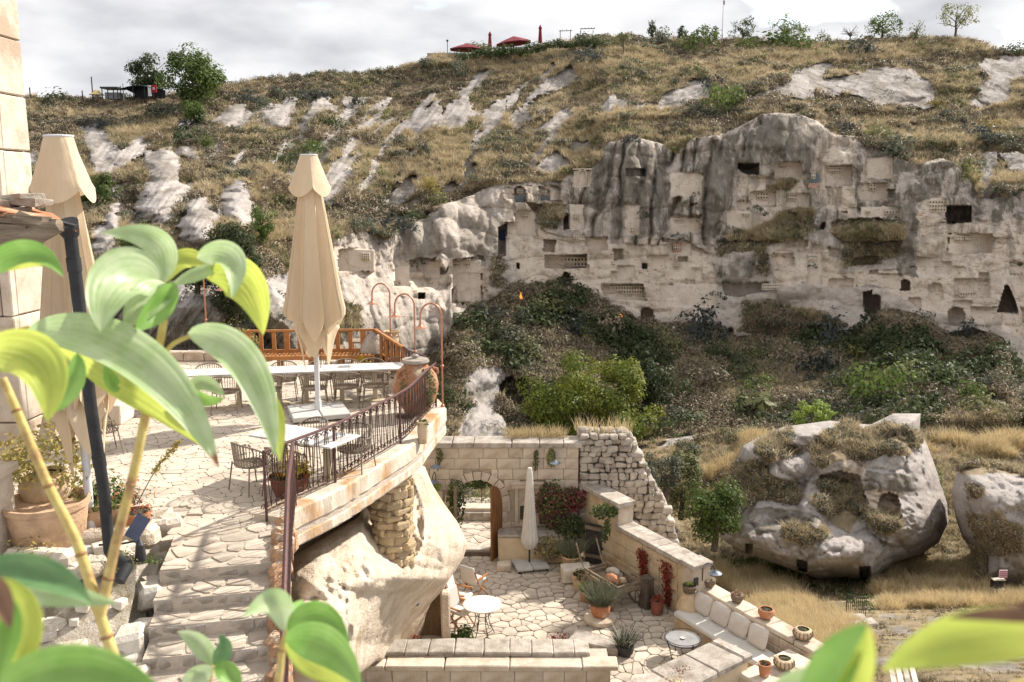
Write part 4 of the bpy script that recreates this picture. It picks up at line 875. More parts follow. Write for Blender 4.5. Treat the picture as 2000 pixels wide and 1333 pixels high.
# ------------------------------------------------------------------ stairs going down towards the viewer
def stairs():
    st = MB(); t = None; s = Vector((.2, -.98, 0)).normalized(); r = Vector((-s.y, s.x, 0)); O = Vector((-3.92, 11.9, 0)); zs = [(0, 1.62), (-.16, .46), (-.32, .36), (-.49, .4), (-.66, .4), (-.83, .4), (-1., .4), (-1.17, .4), (-1.34, .4)]
    ang = math.atan2(r.y, r.x); pos = -.2; root = None
    for i, (z, d) in enumerate(zs):
        w = 1.42; c = O+s*(pos+d/2); b = MB().box((c.x, c.y, z-1.), (w, d+.02, 2-.03), rz=ang).build('step' if i else 'stair_landing', GROUT, root)
        if root is None: root = b; b.name = 'stairs'; tag(b, kind='structure')
        M = Matrix.Translation((c.x, c.y, z))@Matrix.Rotation(ang, 4, 'Z'); reg = [(-w/2, -d/2), (w/2, -d/2), (w/2, d/2+.01), (-w/2, d/2+.01)]
        for q in cells(reg, .24, .028, seed=20+i, aspect=1.5):
            cc = (sum(p[0] for p in q)/len(q), sum(p[1] for p in q)/len(q)); MB().prism(round_poly([(x-cc[0], y-cc[1]) for x, y in q]), -.05, random.uniform(-.008, .006), Matrix.Identity(4), inset=.06).build('tread_stone', PAVE, root, loc=M@Vector((cc[0], cc[1], 0)), rz=ang)
        x = -w/2
        while x < w/2-.08:                                          # rough riser stones
            l = random.uniform(.14, .3); l = min(l, w/2-x); MB().box((0, 0, 0), (l*.95, .07, random.uniform(.1, .135)), jit=.02).build('riser_stone', STONEG, root, bevel=.01, loc=M@Vector((x+l/2, -d/2+.022, -.085)), rz=ang); x += l
        pos += d
    # low kerb of lichen stones and iron stair rail on the open side
    k = thing('stair_kerb', 'kerb of orange lichen-covered stones beside the stairs', 'kerb', O+r*.74)
    for i in range(16):
        q = .15+i*.235; zz = -max(0, q-1.3)*.42; MB().box((s.x*q, s.y*q, zz-.05), (.25, .26, random.uniform(.26, .4)), rz=ang+.1+random.uniform(-.3, .3), jit=.05).build('stone', LICHEN, k, bevel=.06)
    base = [O+r*.86+s*q+Vector((0, 0, -max(0, q-1.3)*.42)) for q in (-.35, .4, 1.3, 2.4, 3.6, 4.6)]
    rl = thing('stair_railing', 'dark oxblood stair handrail going down beside the lichen kerb', 'railing', base[0]); b0 = base[0]
    MB().tube([p-b0+Vector((0, 0, 1.)) for p in base], .03, 8).build('handrail', RAILM, rl, smooth=True); MB().tube([p-b0+Vector((0, 0, .14)) for p in base], .014, 6).build('bottom_rail', IRON, rl)
    for p in (base[0], base[2], base[4]): MB().tube([p-b0-Vector((0, 0, .3)), p-b0+Vector((0, 0, 1.))], .026, 6).build('post', RAILM, rl)
    A = bar_straight().build('baluster', IRON, rl); Bv = bar_vee().build('baluster', IRON, rl); i = 0
    for a, b in zip(base, base[1:]):
        n = max(2, int((b-a).length/.11))
        for k2 in range(n):
            p = a.lerp(b, k2/n)-b0; src = A if i % 2 == 0 else Bv; q = src if i < 2 else dup(src, parent=rl); q.location = p+Vector((0, 0, .07)); q.rotation_euler = (0, 0, ang+pi/2); i += 1
    return s, r, O, ang
SS, SR, SO, SANG = stairs()
# ------------------------------------------------------------------ raised bed and walls left of the stairs
def left_bed():
    w = thing('whitewashed_bed_wall', 'bright whitewashed rubble wall between the stairs and the planting bed', 'wall', SO-SR*.86); ang = SANG
    for i in range(34):
        q = random.uniform(-.5, 4.2); h = random.uniform(.25, .5); z = .12-max(0, q-.9)*.36
        MB().box((SS.x*q+SR.x*random.uniform(-.12, .06), SS.y*q, z-h*.45-random.random()*.5), (.3, .36, h), rz=ang+random.uniform(-.3, .3), jit=.05).build('stone', WHITEW, w, bevel=.05)
    MB().verts([Vector((0, 0, 0))+SS*a-SR*b+Vector((0, 0, z)) for a, b, z in ((-.7, .02, .06), (4.5, .02, -1.3), (4.5, .34, -1.3), (-.7, .34, .06), (-.7, .02, -3), (4.5, .02, -3.4), (4.5, .34, -3.4), (-.7, .34, -3))], [(0, 1, 2, 3), (0, 4, 5, 1), (1, 5, 6, 2), (2, 6, 7, 3), (3, 7, 4, 0)]).build('wall_core', WHITEW, w)
    # soil and stones of the bed
    xs = np.linspace(-8.2, -4.92, 40); ys = np.linspace(6.2, 12.28, 54); X, Y = np.meshgrid(xs, ys); Z = np.where(Y > 10.3, .08, .08-(10.3-Y)*.62)+fbm(np.stack([X*1.5, Y*1.5, X*0], -1), 4)*.5; xs2 = X+(12-Y).clip(0)*.2*(X > -5.5)
    o = npmesh('planting_bed', np.stack([xs2, Y, Z], -1).reshape(-1, 3), gridfaces(54, 40), mat('bed_earth_and_rubble', (.6, .52, .42), (.42, .35, .26), scale=5, bump=.9, c3=(.2, .16, .09), s3=1.6, bdist=.05), smooth=True); tag(o, kind='structure')
    for i, (px, py, sx, sy, sz) in enumerate(((200, 1055, .62, .35, .3), (262, 1050, .55, .4, .3), (80, 1095, .9, .3, .28), (240, 1095, .3, .3, .3), (180, 1110, .36, .3, .2), (60, 1240, .6, .5, .3), (170, 1215, .5, .4, .3), (235, 1190, .35, .35, .3), (120, 1285, .6, .5, .35))):
        lb = ('long rounded stone under the downpipe', 'pale boulder beside the solar spotlight', 'white stone block under the big terracotta tub', 'small square stone at the foot of the downpipe', 'stone left of the downpipe foot',
              'flat pale rock low in the bed at the left', 'pale rock below the forked plant stem', 'small rock against the whitewashed wall', 'pale rock at the bottom edge of the bed')[i]
        p = G(px, py, .12 if py < 1120 else -.6); tag(MB().box((0, 0, 0), (sx, sy, sz), jit=.05, rz=random.uniform(-.3, .3)).build('bed_stone', WHITEW if i == 2 else TUFF, None, bevel=.07, loc=p), lb, 'stone')
left_bed()
def bed_rubble():
    b = MB(); r = random.Random(4)
    for i in range(260):
        y = r.uniform(6.8, 11.9); x = r.uniform(-7.2, -5.0)+(12-y)*.2*(r.random() > .5); z = (.08 if y > 10.3 else .08-(10.3-y)*.62); s = r.uniform(.05, .2); b.box((x, y, z+s*.2), (s*1.3, s, s*.8), rz=r.uniform(0, 3), jit=s*.16)
    b.build('bed_rubble', WHITEW, None, bevel=.012, kind='stuff')
bed_rubble()
# ------------------------------------------------------------------ parasols
def folded(z0, z1, prof, ribs, deep, m, name, th, hem=0., seed=0, n=None):
    """closed canopy hanging in pleats; prof: (height fraction, radius)"""
    r = np.random.default_rng(seed); n = n or ribs*12; ph = r.uniform(-.5, .5, ribs+1); dz = r.uniform(-1, 1, ribs+1); am = r.uniform(.7, 1.25, ribs+1); rows = []
    for f in np.linspace(0, 1, 34):
        R = np.interp(f, [p[0] for p in prof], [p[1] for p in prof]); row = []
        for k in range(n):
            a = 2*pi*k/n; u = a/(2*pi)*ribs; i = int(u) % ribs; w = u-int(u); fold = abs(math.sin(pi*w))**.75; q = 1-deep*am[i]*fold*min(1, f*3+.15)
            drop = hem*(dz[i]*fold*.8+(.5-fold)*.8)*max(0, f-.8)/.2; tw = ph[i]*.12*f*fold
            row.append(Vector((R*q*cos(a+tw), R*q*sin(a+tw), z1+(z0-z1)*f+drop)))
        rows.append(row)
    b = MB().grid(rows, closed=True); return b.build(name, m, th, smooth='all')
def big_parasol(loc, label, rz, k=1.):
    th = thing('cream_parasol', label, 'parasol', loc, rz); hh = 5.3
    MB().tube([(0, 0, .06), (0, 0, hh-.1)], .052, 16).build('pole', ALU, th, smooth=True)
    for i, (x, y) in enumerate(((-.29, -.29), (.29, -.29), (.29, .29), (-.29, .29))): MB().box((x, y, .085), (.56, .56, .1)).build('base_slab', SLABM, th, bevel=.012)
    MB().box((0, 0, .025), (1.18, .1, .04)).box((0, 0, .025), (.1, 1.18, .042)).build('base_cross', ALU, th)
    MB().lathe([(.07, .04), (.07, .3), (.058, .34)], n=16).build('pole_socket', ALU, th, smooth=True)
    folded(1.95, 4.8, [(0, .2*k), (.12, .25*k), (.45, .4*k), (.8, .56*k), (.94, .63*k), (1, .62*k)], 9, .36, CREAMF, 'canopy', th, hem=.3, seed=3+int(rz*10), n=180)
    folded(1.5, 3.2, [(0, .2), (.6, .4*k), (.85, .5*k), (1, .4*k)], 5, .4, CREAMF, 'inner_fold', th, hem=.55, seed=8)
    folded(4.58, 5.24, [(0, .17), (1, .42)], 4, .13, CREAMF, 'top_vent', th, hem=.12, seed=5, n=96)
    MB().lathe([(.165, 5.24), (.175, 5.25), (.175, 5.262), (.165, 5.27)], n=24).lathe([(.14, 5.2), (.14, 5.25)], n=20).build('crown_ring', ALU, th)
    MB().tube([(.07, -.06, 1.9), (.075, -.065, 1.0)], .006, 5).build('crank_rod', DARK, th); return th
p1 = G(622, 812); big_parasol((p1.x, p1.y, 0), 'closed cream parasol in the middle of the terrace on a four-slab base', .35)
big_parasol((-5.56, 11.25, 0), 'closed cream parasol at the left behind the black downpipe', .95, .8)
def white_parasol():
    p = G(1034, 1106, -6.15); th = thing('white_parasol', 'closed white parasol on a slab base in the lower courtyard', 'parasol', p, .25)
    MB().tube([(0, 0, .1), (0, 0, 2.9)], .026, 10).build('pole', DARK, th)
    for x, y in ((-.24, -.24), (.24, -.24), (.24, .24), (-.24, .24)): MB().box((x, y, .1), (.46, .46, .07)).build('base_slab', SLABM, th, bevel=.008)
    for x in (-.4, .4): MB().tube([(x, -.42, .0), (x, -.42, .05)], .035, 8).build('castor', DARK, th)
    MB().box((0, 0, .045), (.9, .06, .04)).box((0, 0, .045), (.06, .9, .04)).build('base_frame', DARK, th)
    folded(.55, 2.92, [(0, .05), (.04, .085), (.3, .13), (.7, .2), (.9, .26), (.97, .2), (1, .13)], 12, .2, WHITEF, 'canopy', th, hem=.02, seed=2, n=96); MB().lathe([(.07, 2.9), (.055, 2.95), (.01, 2.97)], n=14).build('cap', WHITEF, th, smooth=True)
white_parasol()
# ------------------------------------------------------------------ rope barrel chairs
def rim(z_back, z_front, w, d, n=22):
    pts = []
    for k in range(n+1):
        a = -.12*pi+(1.24*pi)*k/n; x = w/2*cos(a); y = d/2*sin(a); f = max(0, sin(a)); pts.append(Vector((x, y, z_front+(z_back-z_front)*f**.7)))
    return pts
def make_chair(label, loc, rz, group):
    th = thing('rope_chair', label, 'chair', loc, rz, group); w, d = .6, .56; top = rim(.79, .64, w, d); low = rim(.42, .42, w*.88, d*.88)
    MB().tube(top, .014, 7).build('back_rim', ROPE, th, smooth=True); mid = rim(.55, .5, w*.93, d*.93); MB().tube(low, .012, 6).tube(mid, .008, 5).build('lower_rim', ROPE, th, smooth=True)
    b = MB()
    for i in range(1, len(top)-1): b.tube([top[i], low[i]], .0075, 4)
    b.build('back_slats', ROPE, th); b = MB()
    for k in range(9): y = -.2+k*.05; hx = .26*math.sqrt(max(.1, 1-(y/.3)**2)); b.box((0, y, .432), (hx*2, .022, .014))
    b.build('seat_slats', ROPE, th)
    fr = [Vector((.25*cos(a), .22*sin(a)-.01, .415)) for a in np.linspace(0, 2*pi, 17)[:-1]]; MB().tube(fr, .013, 6, closed=True).build('seat_frame', ROPE, th)
    for sx, sy in ((-1, -1), (1, -1), (1, 1), (-1, 1)): MB().tube([(sx*.23, sy*.19, .45), (sx*.27, sy*.25, 0)], [.013, .01], 6).build('leg', ROPE, th)
    for s in (-1, 1): MB().tube([(s*.262, -.13, .64), (s*.25, -.2, .5), (s*.23, -.19, .42)], .012, 6).build('arm_post', ROPE, th)
    return th
C0 = make_chair('rope chair on the near side of the long table, next to the parasol pole', (0, 0, 0), 0, 'rope chairs on the terrace')
LT = [Vector((-7.4, 18.55, 0)), Vector((-2.3, 19.45, 0))]; LD = (LT[1]-LT[0]).normalized(); LN = Vector((LD.y, -LD.x, 0)); LANG = math.atan2(LD.y, LD.x)
def at_x(px, side):                         # place beside the long table at a given sight line
    best = min((abs(pr(LT[0]+LD*s+LN*side+Vector((0, 0, .5)))[0]-px), s) for s in np.linspace(-1.2, 6.2, 300)); return LT[0]+LD*best[1]+LN*side
chairs = [(at_x(614, .5), pi, None), (at_x(675, .5), pi, 'rope chair on the near side of the long table, second right of the parasol'), (at_x(733, .5), pi, 'rope chair on the near side of the long table, closest to the big lidded jar'),
 (at_x(525, .5), pi, 'rope chair on the near side of the long table, half hidden by the drooping leaf'), (at_x(440, .52), pi, 'rope chair at the left end of the long table, seen under the leaves'), (at_x(407, -.5), 0, 'rope chair alone on the far side at the left end of the long table'),
 (at_x(554, -.48), 0, 'rope chair across the long table, left of the parasol canopy hem'), (at_x(626, -.48), 0, 'rope chair across the long table, right behind the parasol pole'), (at_x(676, -.48), 0, 'rope chair across the long table, in front of the small wooden table'),
 (at_x(727, -.48), 0, 'rope chair across the long table, behind the yellow flowers'), (at_x(779, -.48), 0, 'rope chair across the long table, in front of the clay pitcher')]
for i, (p, r, lb) in enumerate(chairs):
    if i == 0: C0.location = p; C0.rotation_euler.z = LANG+r
    else: dup(C0, p, LANG+r+random.uniform(-.12, .12), lb)
ND = (Vector((-2.72, 13.1, 0))-Vector((-4.16, 13.8, 0))).normalized(); NN = Vector((ND.y, -ND.x, 0)); NC = Vector((-3.3, 13.78, 0)); NANG = math.atan2(ND.y, ND.x)
dup(C0, G(492, 958)+Vector((0, .05, 0)), NANG+pi-.25, 'rope chair standing free at the left corner of the marble table'); dup(C0, NC+NN*.62+ND*.12, NANG+pi+.1, 'rope chair on the near side of the marble table, behind the yellow flower pot')
dup(C0, NC-NN*.62-ND*.38, NANG-.1, 'rope chair behind the marble table, in front of the parasol base'); dup(C0, NC-NN*.62+ND*.5, NANG+.12, 'rope chair behind the marble table, nearest the railing')
dup(C0, G(205, 885), 2.2, 'rope chair at the left between the downpipe and the clay pots')
def long_table():
    c = (LT[0]+LT[1])/2; L_ = (LT[1]-LT[0]).length; th = thing('long_table', 'long narrow white table on round-footed cream pedestals', 'table', c, LANG)
    for k in range(4): MB().box((-L_/2+L_*(k+.5)/4, 0, .735), (L_/4-.006, .72, .035)).build('table_top', WTOP, th, bevel=.004)
    for px in (466, 545, 598, 668, 731):
        p = at_x(px, 0); s = (p-c).dot(LD); MB().lathe([(.225, 0), (.225, .012), (.2, .022), (.06, .03)], (s, 0, 0), 28).build('foot_disc', CREAMP, th, smooth=True); MB().box((s, 0, .37), (.1, .1, .7)).build('pedestal', CREAMP, th, bevel=.01)
long_table()
def marble_table():
    th = thing('marble_table', 'rectangular veined marble table near the railing on cream pedestals', 'table', NC, NANG); MB().box((0, 0, .74), (1.6, .78, .03)).build('table_top', WTOP, th, bevel=.004)
    for s in (-.46, .46): MB().box((s, 0, .37), (.13, .13, .71)).build('pedestal', CREAMP, th, bevel=.01); MB().lathe([(.25, 0), (.25, .015), (.07, .03)], (s, 0, 0), 26).build('foot_disc', CREAMP, th)
marble_table()
tl = thing('white_table', 'white table at the left edge of the terrace behind the shrubs', 'table', G(120, 862), .1); MB().box((0, 0, .735), (1.7, .8, .03)).build('table_top', WTOP, tl)
for s in (-.5, .5): MB().box((s, 0, .36), (.12, .12, .7)).build('pedestal', CREAMP, tl)
# ------------------------------------------------------------------ wooden bench with framed openings, rear edge
def bench():
    a = Vector((-6.72, 22.5, 0)); b = Vector((-3.5, 22.7, 0)); d = (b-a).normalized(); ang = math.atan2(d.y, d.x); L_ = (b-a).length; th = thing('wooden_bench', 'long orange varnished corner bench with window-like openings in its back', 'bench', a, ang)
    MB().box((L_/2, 0, 1.02), (L_+.1, .07, .06)).build('top_rail', WOODO, th, bevel=.006); MB().box((L_/2, 0, .5), (L_, .05, .08)).build('lower_rail', WOODO, th)
    n = 10
    for i in range(n+1): MB().box((L_*i/n, 0, .76), (.1 if i % 3 else .14, .055, .46)).build('back_post', WOODO, th, bevel=.005)
    k = int(L_/.095)
    for i in range(k): MB().box((.05+i*.095, -.28, .45), (.062, .5, .025)).build('seat_slat', WOODO, th)
    MB().box((L_/2, -.54, .41), (L_, .04, .1)).box((L_/2, -.03, .41), (L_, .04, .1)).build('seat_rail', WOODO, th)
    for i in range(5):
        for y in (-.5, -.04): MB().box((.06+i*(L_-.12)/4, y, .2), (.07, .07, .4)).build('leg', WOODO, th)
    # short return along the side railing
    e = Vector((L_, 0, 0)); f = Vector((L_+.85, -2.6, 0)); g = (f-e).normalized(); r2 = math.atan2(g.y, g.x); M = Matrix.Translation(e)@Matrix.Rotation(r2, 4, 'Z'); l2 = (f-e).length
    MB().box((l2/2, 0, 1.02), (l2, .07, .055), M).build('side_top_rail', WOODO, th); MB().box((l2/2, .3, .45), (l2, .5, .03), M).build('side_seat', WOODO, th)
    for i in range(6): MB().box((l2*i/5, 0, .5), (.09, .055, .98), M).build('back_post', WOODO, th)
bench()
for (px, py, w, z, lb) in ((630, 722, .9, .48, 'small weathered square table in front of the bench, left one'), (702, 712, .7, .55, 'small brown wooden table beside the stone cone')):
    p = G(px, py); t = thing('small_table', lb, 'table', (p.x, p.y+.5, 0), .1); MB().box((0, 0, z), (w, .6, .04)).build('table_top', WOODG, t)
    for x in (-.4, .4):
        for y in (-.24, .24): MB().box((x*w*.95, y, z/2), (.06, .06, z)).build('leg', WOODO, t)
# low curb, rear railing at the left back, gooseneck lamps
def rear():
    o = thing('rear_kerb', 'low kerb of pale stone blocks under the rear railing', 'kerb', (-11.4, 23.9, 0)); x = 0
    while x < 4.6: l = random.uniform(.5, .8); MB().box((x+l/2, 0, .12), (l-.02, .32, .24), jit=.006).build('block', STONE, o, bevel=.012); x += l
    cv = [Vector((-11.4, 23.95, .22)), Vector((-6.9, 23.95, .22))]; th = thing('rear_railing', 'plain black iron railing at the back left of the terrace', 'railing', cv[0])
    for z in (.72, .06): MB().tube([(0, 0, z), (4.5, 0, z)], .016, 6).build('rail', DARK, th)
    b0 = MB().tube([(0, 0, .06), (0, 0, .84)], .009, 5).build('baluster', DARK, th)
    for i in range(1, 38): q = dup(b0, parent=th); q.location = (i*.12, 0, 0)
rear()
def lamp(base, label, turn=pi, h=2.25):
    th = thing('copper_lamp', label, 'lamp post', base, turn); pts = [(0, 0, 0), (0, 0, h-.3)]+[(.22-.22*cos(a), 0, h-.3+.27*sin(a)) for a in np.linspace(.15, pi, 12)]+[(.44, 0, h-.42)]
    MB().tube(pts, .02, 8).build('pole', COPPER, th, smooth=True)
    for z in (.9, .05): MB().lathe([(.022, -.03), (.04, -.015), (.04, .015), (.022, .03)], (0, 0, z), 12).build('collar', COPPER, th, smooth=True)
    MB().lathe([(.022, 0), (.03, -.05), (.06, -.09), (.15, -.12), (.15, -.126), (.05, -.1)], (.44, 0, h-.42), 18, cap=False).build('shade', COPPER, th, smooth=True); MB().lathe([(.03, -.1), (.035, -.13), (.015, -.16)], (.44, 0, h-.42), 10).build('bulb', mat('frosted_glass', (.7, .66, .58), rough=.3, bump=0), th)
    MB().tube([(.12, 0, h-.12), (.2, 0, h-.2), (.26, 0, h-.1)], .006, 5).build('ornament', COPPER, th)
lamp((-1.46, 18.35, .05), 'copper gooseneck lamp at the tip of the terrace beam, nearest one'); lamp((-2.2, 20.0, .05), 'copper gooseneck lamp in the middle, rising behind the big lidded jar'); lamp((-3.05, 22.2, .05), 'copper gooseneck lamp farthest back by the end of the bench'); lamp((-8.25, 23.9, .2), 'thin copper lamp post at the rear railing behind the drooping leaves', 0)
# ------------------------------------------------------------------ pots and jars
def pot(loc, prof, m, label, name='flower_pot', cat='pot', plant=None, lug=0, rz=0, group=None, wob=.0, thick=.02, scale=1.):
    """prof: outer profile (r,z); hollow; plant: list of (kind, parts, dz)"""
    th = thing(name, label, cat, loc, rz, group); inner = [(max(.01, r-thick), z) for r, z in prof[::-1]]; rt, zt = prof[-1]; cut = [(r, z) for r, z in inner if z > zt*.55]; full = prof+cut+[(.01, cut[-1][1])]
    MB().lathe(full, n=26, fn=(lambda a, z: 1+wob*math.sin(a*3+z*7)+wob*.6*math.sin(a*5+2)) if wob else None, cap=False).build('body', m, th, smooth=True)
    if lug:
        for s in (-1, 1): z = zt*.78; r = np.interp(z, [q[1] for q in prof], [q[0] for q in prof]); MB().tube([(s*r*.96, 0, z-.07*lug), (s*(r+.06*lug), 0, z-.03*lug), (s*(r+.05*lug), 0, z+.05*lug), (s*r*.93, 0, z+.09*lug)], .02*lug, 7).build('lug', m, th, smooth=True)
    if plant is not None:
        r = max(.02, np.interp(zt*.85, [q[1] for q in prof], [q[0] for q in prof])-thick); MB().lathe([(.01, zt*.84), (r*.99, zt*.84), (r*.98, zt*.87), (.01, zt*.88)], n=16, cap=False).build('soil', SOIL, th)
        for kind, parts, dz in plant: o = leafobj('foliage', parts, LM[kind], th); o.location.z = zt*.85+dz
    return th
def pf(r, h, lip=.02, base=.68, belly=0.): return [(r*base, 0), (r*(base+.1+belly), h*.25), (r*(base+.2+belly), h*.55), (r*.96, h-.045), (r*.98, h-.04), (r+lip*.6, h-.035), (r+lip*.6, h)]
def bigjar():
    p = Vector((-1.98, 18.0, 0)); pr_ = [(.16, 0), (.22, .05), (.38, .28), (.46, .52), (.475, .66), (.43, .84), (.33, .97), (.25, 1.03), (.24, 1.08), (.27, 1.1)]
    th = pot(p, pr_, TERRAW, 'huge old terracotta jar with a stone lid and knob, ivy on its right side', 'lidded_jar', 'jar', wob=.012, thick=.03)
    MB().lathe([(.28, 1.1), (.29, 1.12), (.27, 1.17), (.06, 1.19), (.06, 1.21), (.075, 1.24), (.05, 1.27), (.01, 1.28)], n=24).build('lid', STONEG, th, smooth=True)
    for s, a in ((-1, 3.9), (1, .2)): c = Vector((cos(a)*.38, sin(a)*.38, .9)); e = Vector((cos(a), sin(a), 0)); MB().tube([c-Vector((0, 0, .08))-e*.03, c+e*.07-Vector((0, 0, .03)), c+e*.07+Vector((0, 0, .04)), c+Vector((0, 0, .08))-e*.06], .035, 8).build('handle', TERRAW, th, smooth=True)
    v = MB(); parts = []
    for a0, n in ((-.75, 260), (-2.0, 70)):
        t = rng.random(n); a = a0+rng.normal(size=n)*.17; z = .25+t*.75; r = np.interp(z, [q[1] for q in pr_], [q[0] for q in pr_])+.02; C = np.stack([r*np.cos(a), r*np.sin(a), z], 1); V, Fc = quads(C, np.stack([np.cos(a), np.sin(a), .2+0*a], 1)+rng.normal(size=(n, 3))*.3, .05, .8); parts.append((V, Fc, np.repeat(rng.random(n), 4)))
    leafobj('ivy', parts, LM['olive'], th)
    for i in range(6): tag(MB().lathe([(.01, 0), (.055, .02), (.06, .05), (.01, .09)], n=8, fn=lambda a, z: 1+.2*sin(3*a)).build('prop_stone', DARK, th, loc=(-.33+.07*i, -.3+.03*sin(i*3), 0)))
bigjar()
pot(G(826, 866)+Vector((0, 0, 0)), pf(.1, .42, .015, .8), CLAYC, 'tall narrow cream pot with green leaves between the jar and the railing', plant=[('mid', [cloud(90, (.13, .13, .12), 6, .05)], 0)])
pot(G(567, 965), pf(.3, .3, .02, .75), mat('dark_red_planter', (.2, .07, .045), (.13, .05, .03), bump=.2), 'dark round planter with yellow flowers in the terrace corner by the railing', plant=[('yellow', [cloud(420, (.3, .28, .5), 14, .07)], 0), ('orange', [cloud(160, (.42, .2, .35), 10, .05)], .02), ('olive', [cloud(160, (.3, .3, .3), 9, .07)], 0)])
pot(G(764, 722)+Vector((0, .3, .52)), [(.1, 0), (.16, .1), (.17, .22), (.12, .34), (.2, .42), (.21, .44)], CLAYC, 'cream clay pitcher with one handle on the dark rock by the bench end', 'clay_pitcher', 'pitcher', lug=1., rz=-.2)
p = G(770, 722); tag(MB().lathe([(.5, 0), (.52, .2), (.42, .42), (.2, .53), (.01, .54)], n=14, fn=lambda a, z: 1+.12*sin(3*a+1)).build('dark_rock', mat('dark_grey_rock', (.17, .15, .13), (.1, .09, .08), bump=.6), None, smooth=True, loc=(p.x, p.y+.3, 0)), 'dark rounded rock under the cream clay pitcher', 'rock')
p = G(723, 730); tc = thing('wicker_beehive', 'cone-shaped stone-capped wicker basket beside the pitcher', 'basket', (p.x, p.y+.6, .15)); MB().lathe([(.33, 0), (.36, .12), (.35, .3)], n=20).build('basket', BASKET, tc); MB().lathe([(.35, .3), (.31, .48), (.2, .68), (.08, .8), (.01, .83)], n=20, fn=lambda a, z: 1+.03*sin(7*a+z*20)).build('cone', STONEG, tc, smooth=True)
pot(G(712, 735)+Vector((0, .1, 0)), pf(.12, .3), CLAYC, 'small pot with yellow flowers behind the long table', plant=[('yellow', [cloud(160, (.2, .2, .34), 8, .06)], 0)])
# left side of the terrace
pot(G(240, 800), [(.14, 0), (.3, .15), (.37, .4), (.36, .6), (.25, .8), (.2, .84), (.22, .88)], TERRA, 'round red terracotta jar at the left of the terrace', 'red_jar', 'jar', plant=[('ochre', [cloud(90, (.3, .3, .35), 8, .06)], 0)])
pot(G(205, 800), [(.1, 0), (.22, .12), (.27, .32), (.22, .5), (.17, .54)], TERRA, 'second darker red jar just left of the round red one', 'red_jar', 'jar')
pot(G(222, 815), [(.08, 0), (.15, .08), (.18, .2), (.17, .3), (.15, .33), (.17, .35)], TERRAL, 'small buff pot with a green plant in front of the red jars', plant=[('mid', [cloud(160, (.2, .2, .18), 8, .05)], 0)])
s_ = thing('cushioned_seat', 'built-in white seat with red cushions at the left of the terrace', 'bench', G(130, 830)); MB().box((0, .3, .2), (2.2, .7, .4)).build('seat_block', WHITEW, s_, bevel=.02)
for x in (-.45, .35): MB().box((x, .5, .58), (.55, .14, .36)).build('cushion', mat('red_cushion', (.45, .03, .03), (.35, .02, .02)), s_, bevel=.05)
pot(G(98, 1062, .1), [(.38, 0), (.44, .1), (.46, .3), (.47, .32), (.49, .5), (.52, .52), (.53, .6)], TERRAL, 'large terracotta tub with a ribbed band holding another pot', 'terracotta_tub', 'tub', wob=.004, thick=.04)
pot(G(90, 1045, .1)+Vector((0, .12, .34)), [(.2, 0), (.3, .12), (.34, .28), (.28, .42), (.24, .46), (.26, .5)], CLAYC, 'squat pale pot with golden shrub sitting inside the large tub', plant=[('ochre', [cloud(700, (.75, .6, .8), 26, .075)], 0), ('thyme', [cloud(400, (.7, .6, .7), 20, .07)], 0)])
pot(G(183, 1035, .1), [(.18, 0), (.24, .1), (.27, .26), (.25, .36), (.27, .4)], TERRAL, 'medium pot with green and yellow plant behind the downpipe', plant=[('mid', [cloud(320, (.32, .3, .5), 16, .07)], 0), ('thyme', [cloud(160, (.3, .3, .62), 12, .06)], 0)])
pot(G(225, 1028, .1), [(.16, 0), (.22, .1), (.24, .28), (.22, .34), (.24, .37)], TERRAL, 'pale pot with leafy plant right of the downpipe', plant=[('mid', [cloud(220, (.26, .26, .5), 12, .07)], 0), ('white', [cloud(60, (.34, .3, .5), 12, .04)], 0)])
pot(G(268, 1040, .1), pf(.19, .3, .02, .7, .06), TERRA, 'small orange pot with orange flowers at the end of the bed', plant=[('orange', [cloud(60, (.3, .28, .5), 16, .05)], .1), ('red', [cloud(60, (.2, .2, .3), 8, .05)], 0), ('sage', [cloud(200, (.26, .26, .4), 12, .04)], 0)])
for (px, py, z, w, h, kd, lb, n, sz) in ((20, 930, .1, .5, .75, 'ochre', 'golden leafed shrub at the left edge above the tub', 500, .07), (245, 1110, .1, .22, .3, 'olive', 'wispy green weed beside the fallen spotlight', 220, .05), (215, 1190, -.5, .55, .5, 'olive', 'trailing green herb growing from the bed wall', 500, .05), (140, 1230, -.6, .45, .28, 'dark', 'dark low herb under the white block', 300, .045), (70, 1100, .1, .4, .3, 'ochre', 'yellowish herbs below the big tub', 220, .06), (320, 1225, -.6, .2, .25, 'thyme', 'yellow-green tendril hanging beside the steps', 140, .06)):
    o = leafobj('herb', [cloud(n, (w, w*.7, h), 8, sz, .8)], LM[kd]); o.location = G(px, py, z); tag(o, lb, 'plant')
for i, (px, py, z, w, h, kd, lb, n) in enumerate(((150, 1160, -.2, .4, .22, 'mid', 'green weeds between the stones below the terracotta tub', 260), (60, 1190, -.4, .5, .25, 'olive', 'olive weeds at the left of the bed', 260), (190, 1290, -1.1, .5, .3, 'thyme', 'yellowish weeds low in the bed by the stem', 260), (270, 1250, -.9, .25, .35, 'ochre', 'dry stalks against the lower whitewashed wall', 200), (300, 1100, -.05, .12, .2, 'mid', 'small green sprig on top of the whitewashed wall', 60))):
    o = leafobj('weeds', [cloud(n, (w, w*.7, h), 12, .045, .45)], LM[kd]); o.location = G(px, py, z); tag(o, lb, 'plant')
sg = [P(268, 985, 10.9), P(300, 925, 10.85), P(330, 885, 10.8), P(352, 862, 10.75)]; th = thing('flowering_sprig', 'single arching sprig of buds reaching over the terrace from the orange pot', 'plant', sg[0]); q = [p-sg[0] for p in sg]
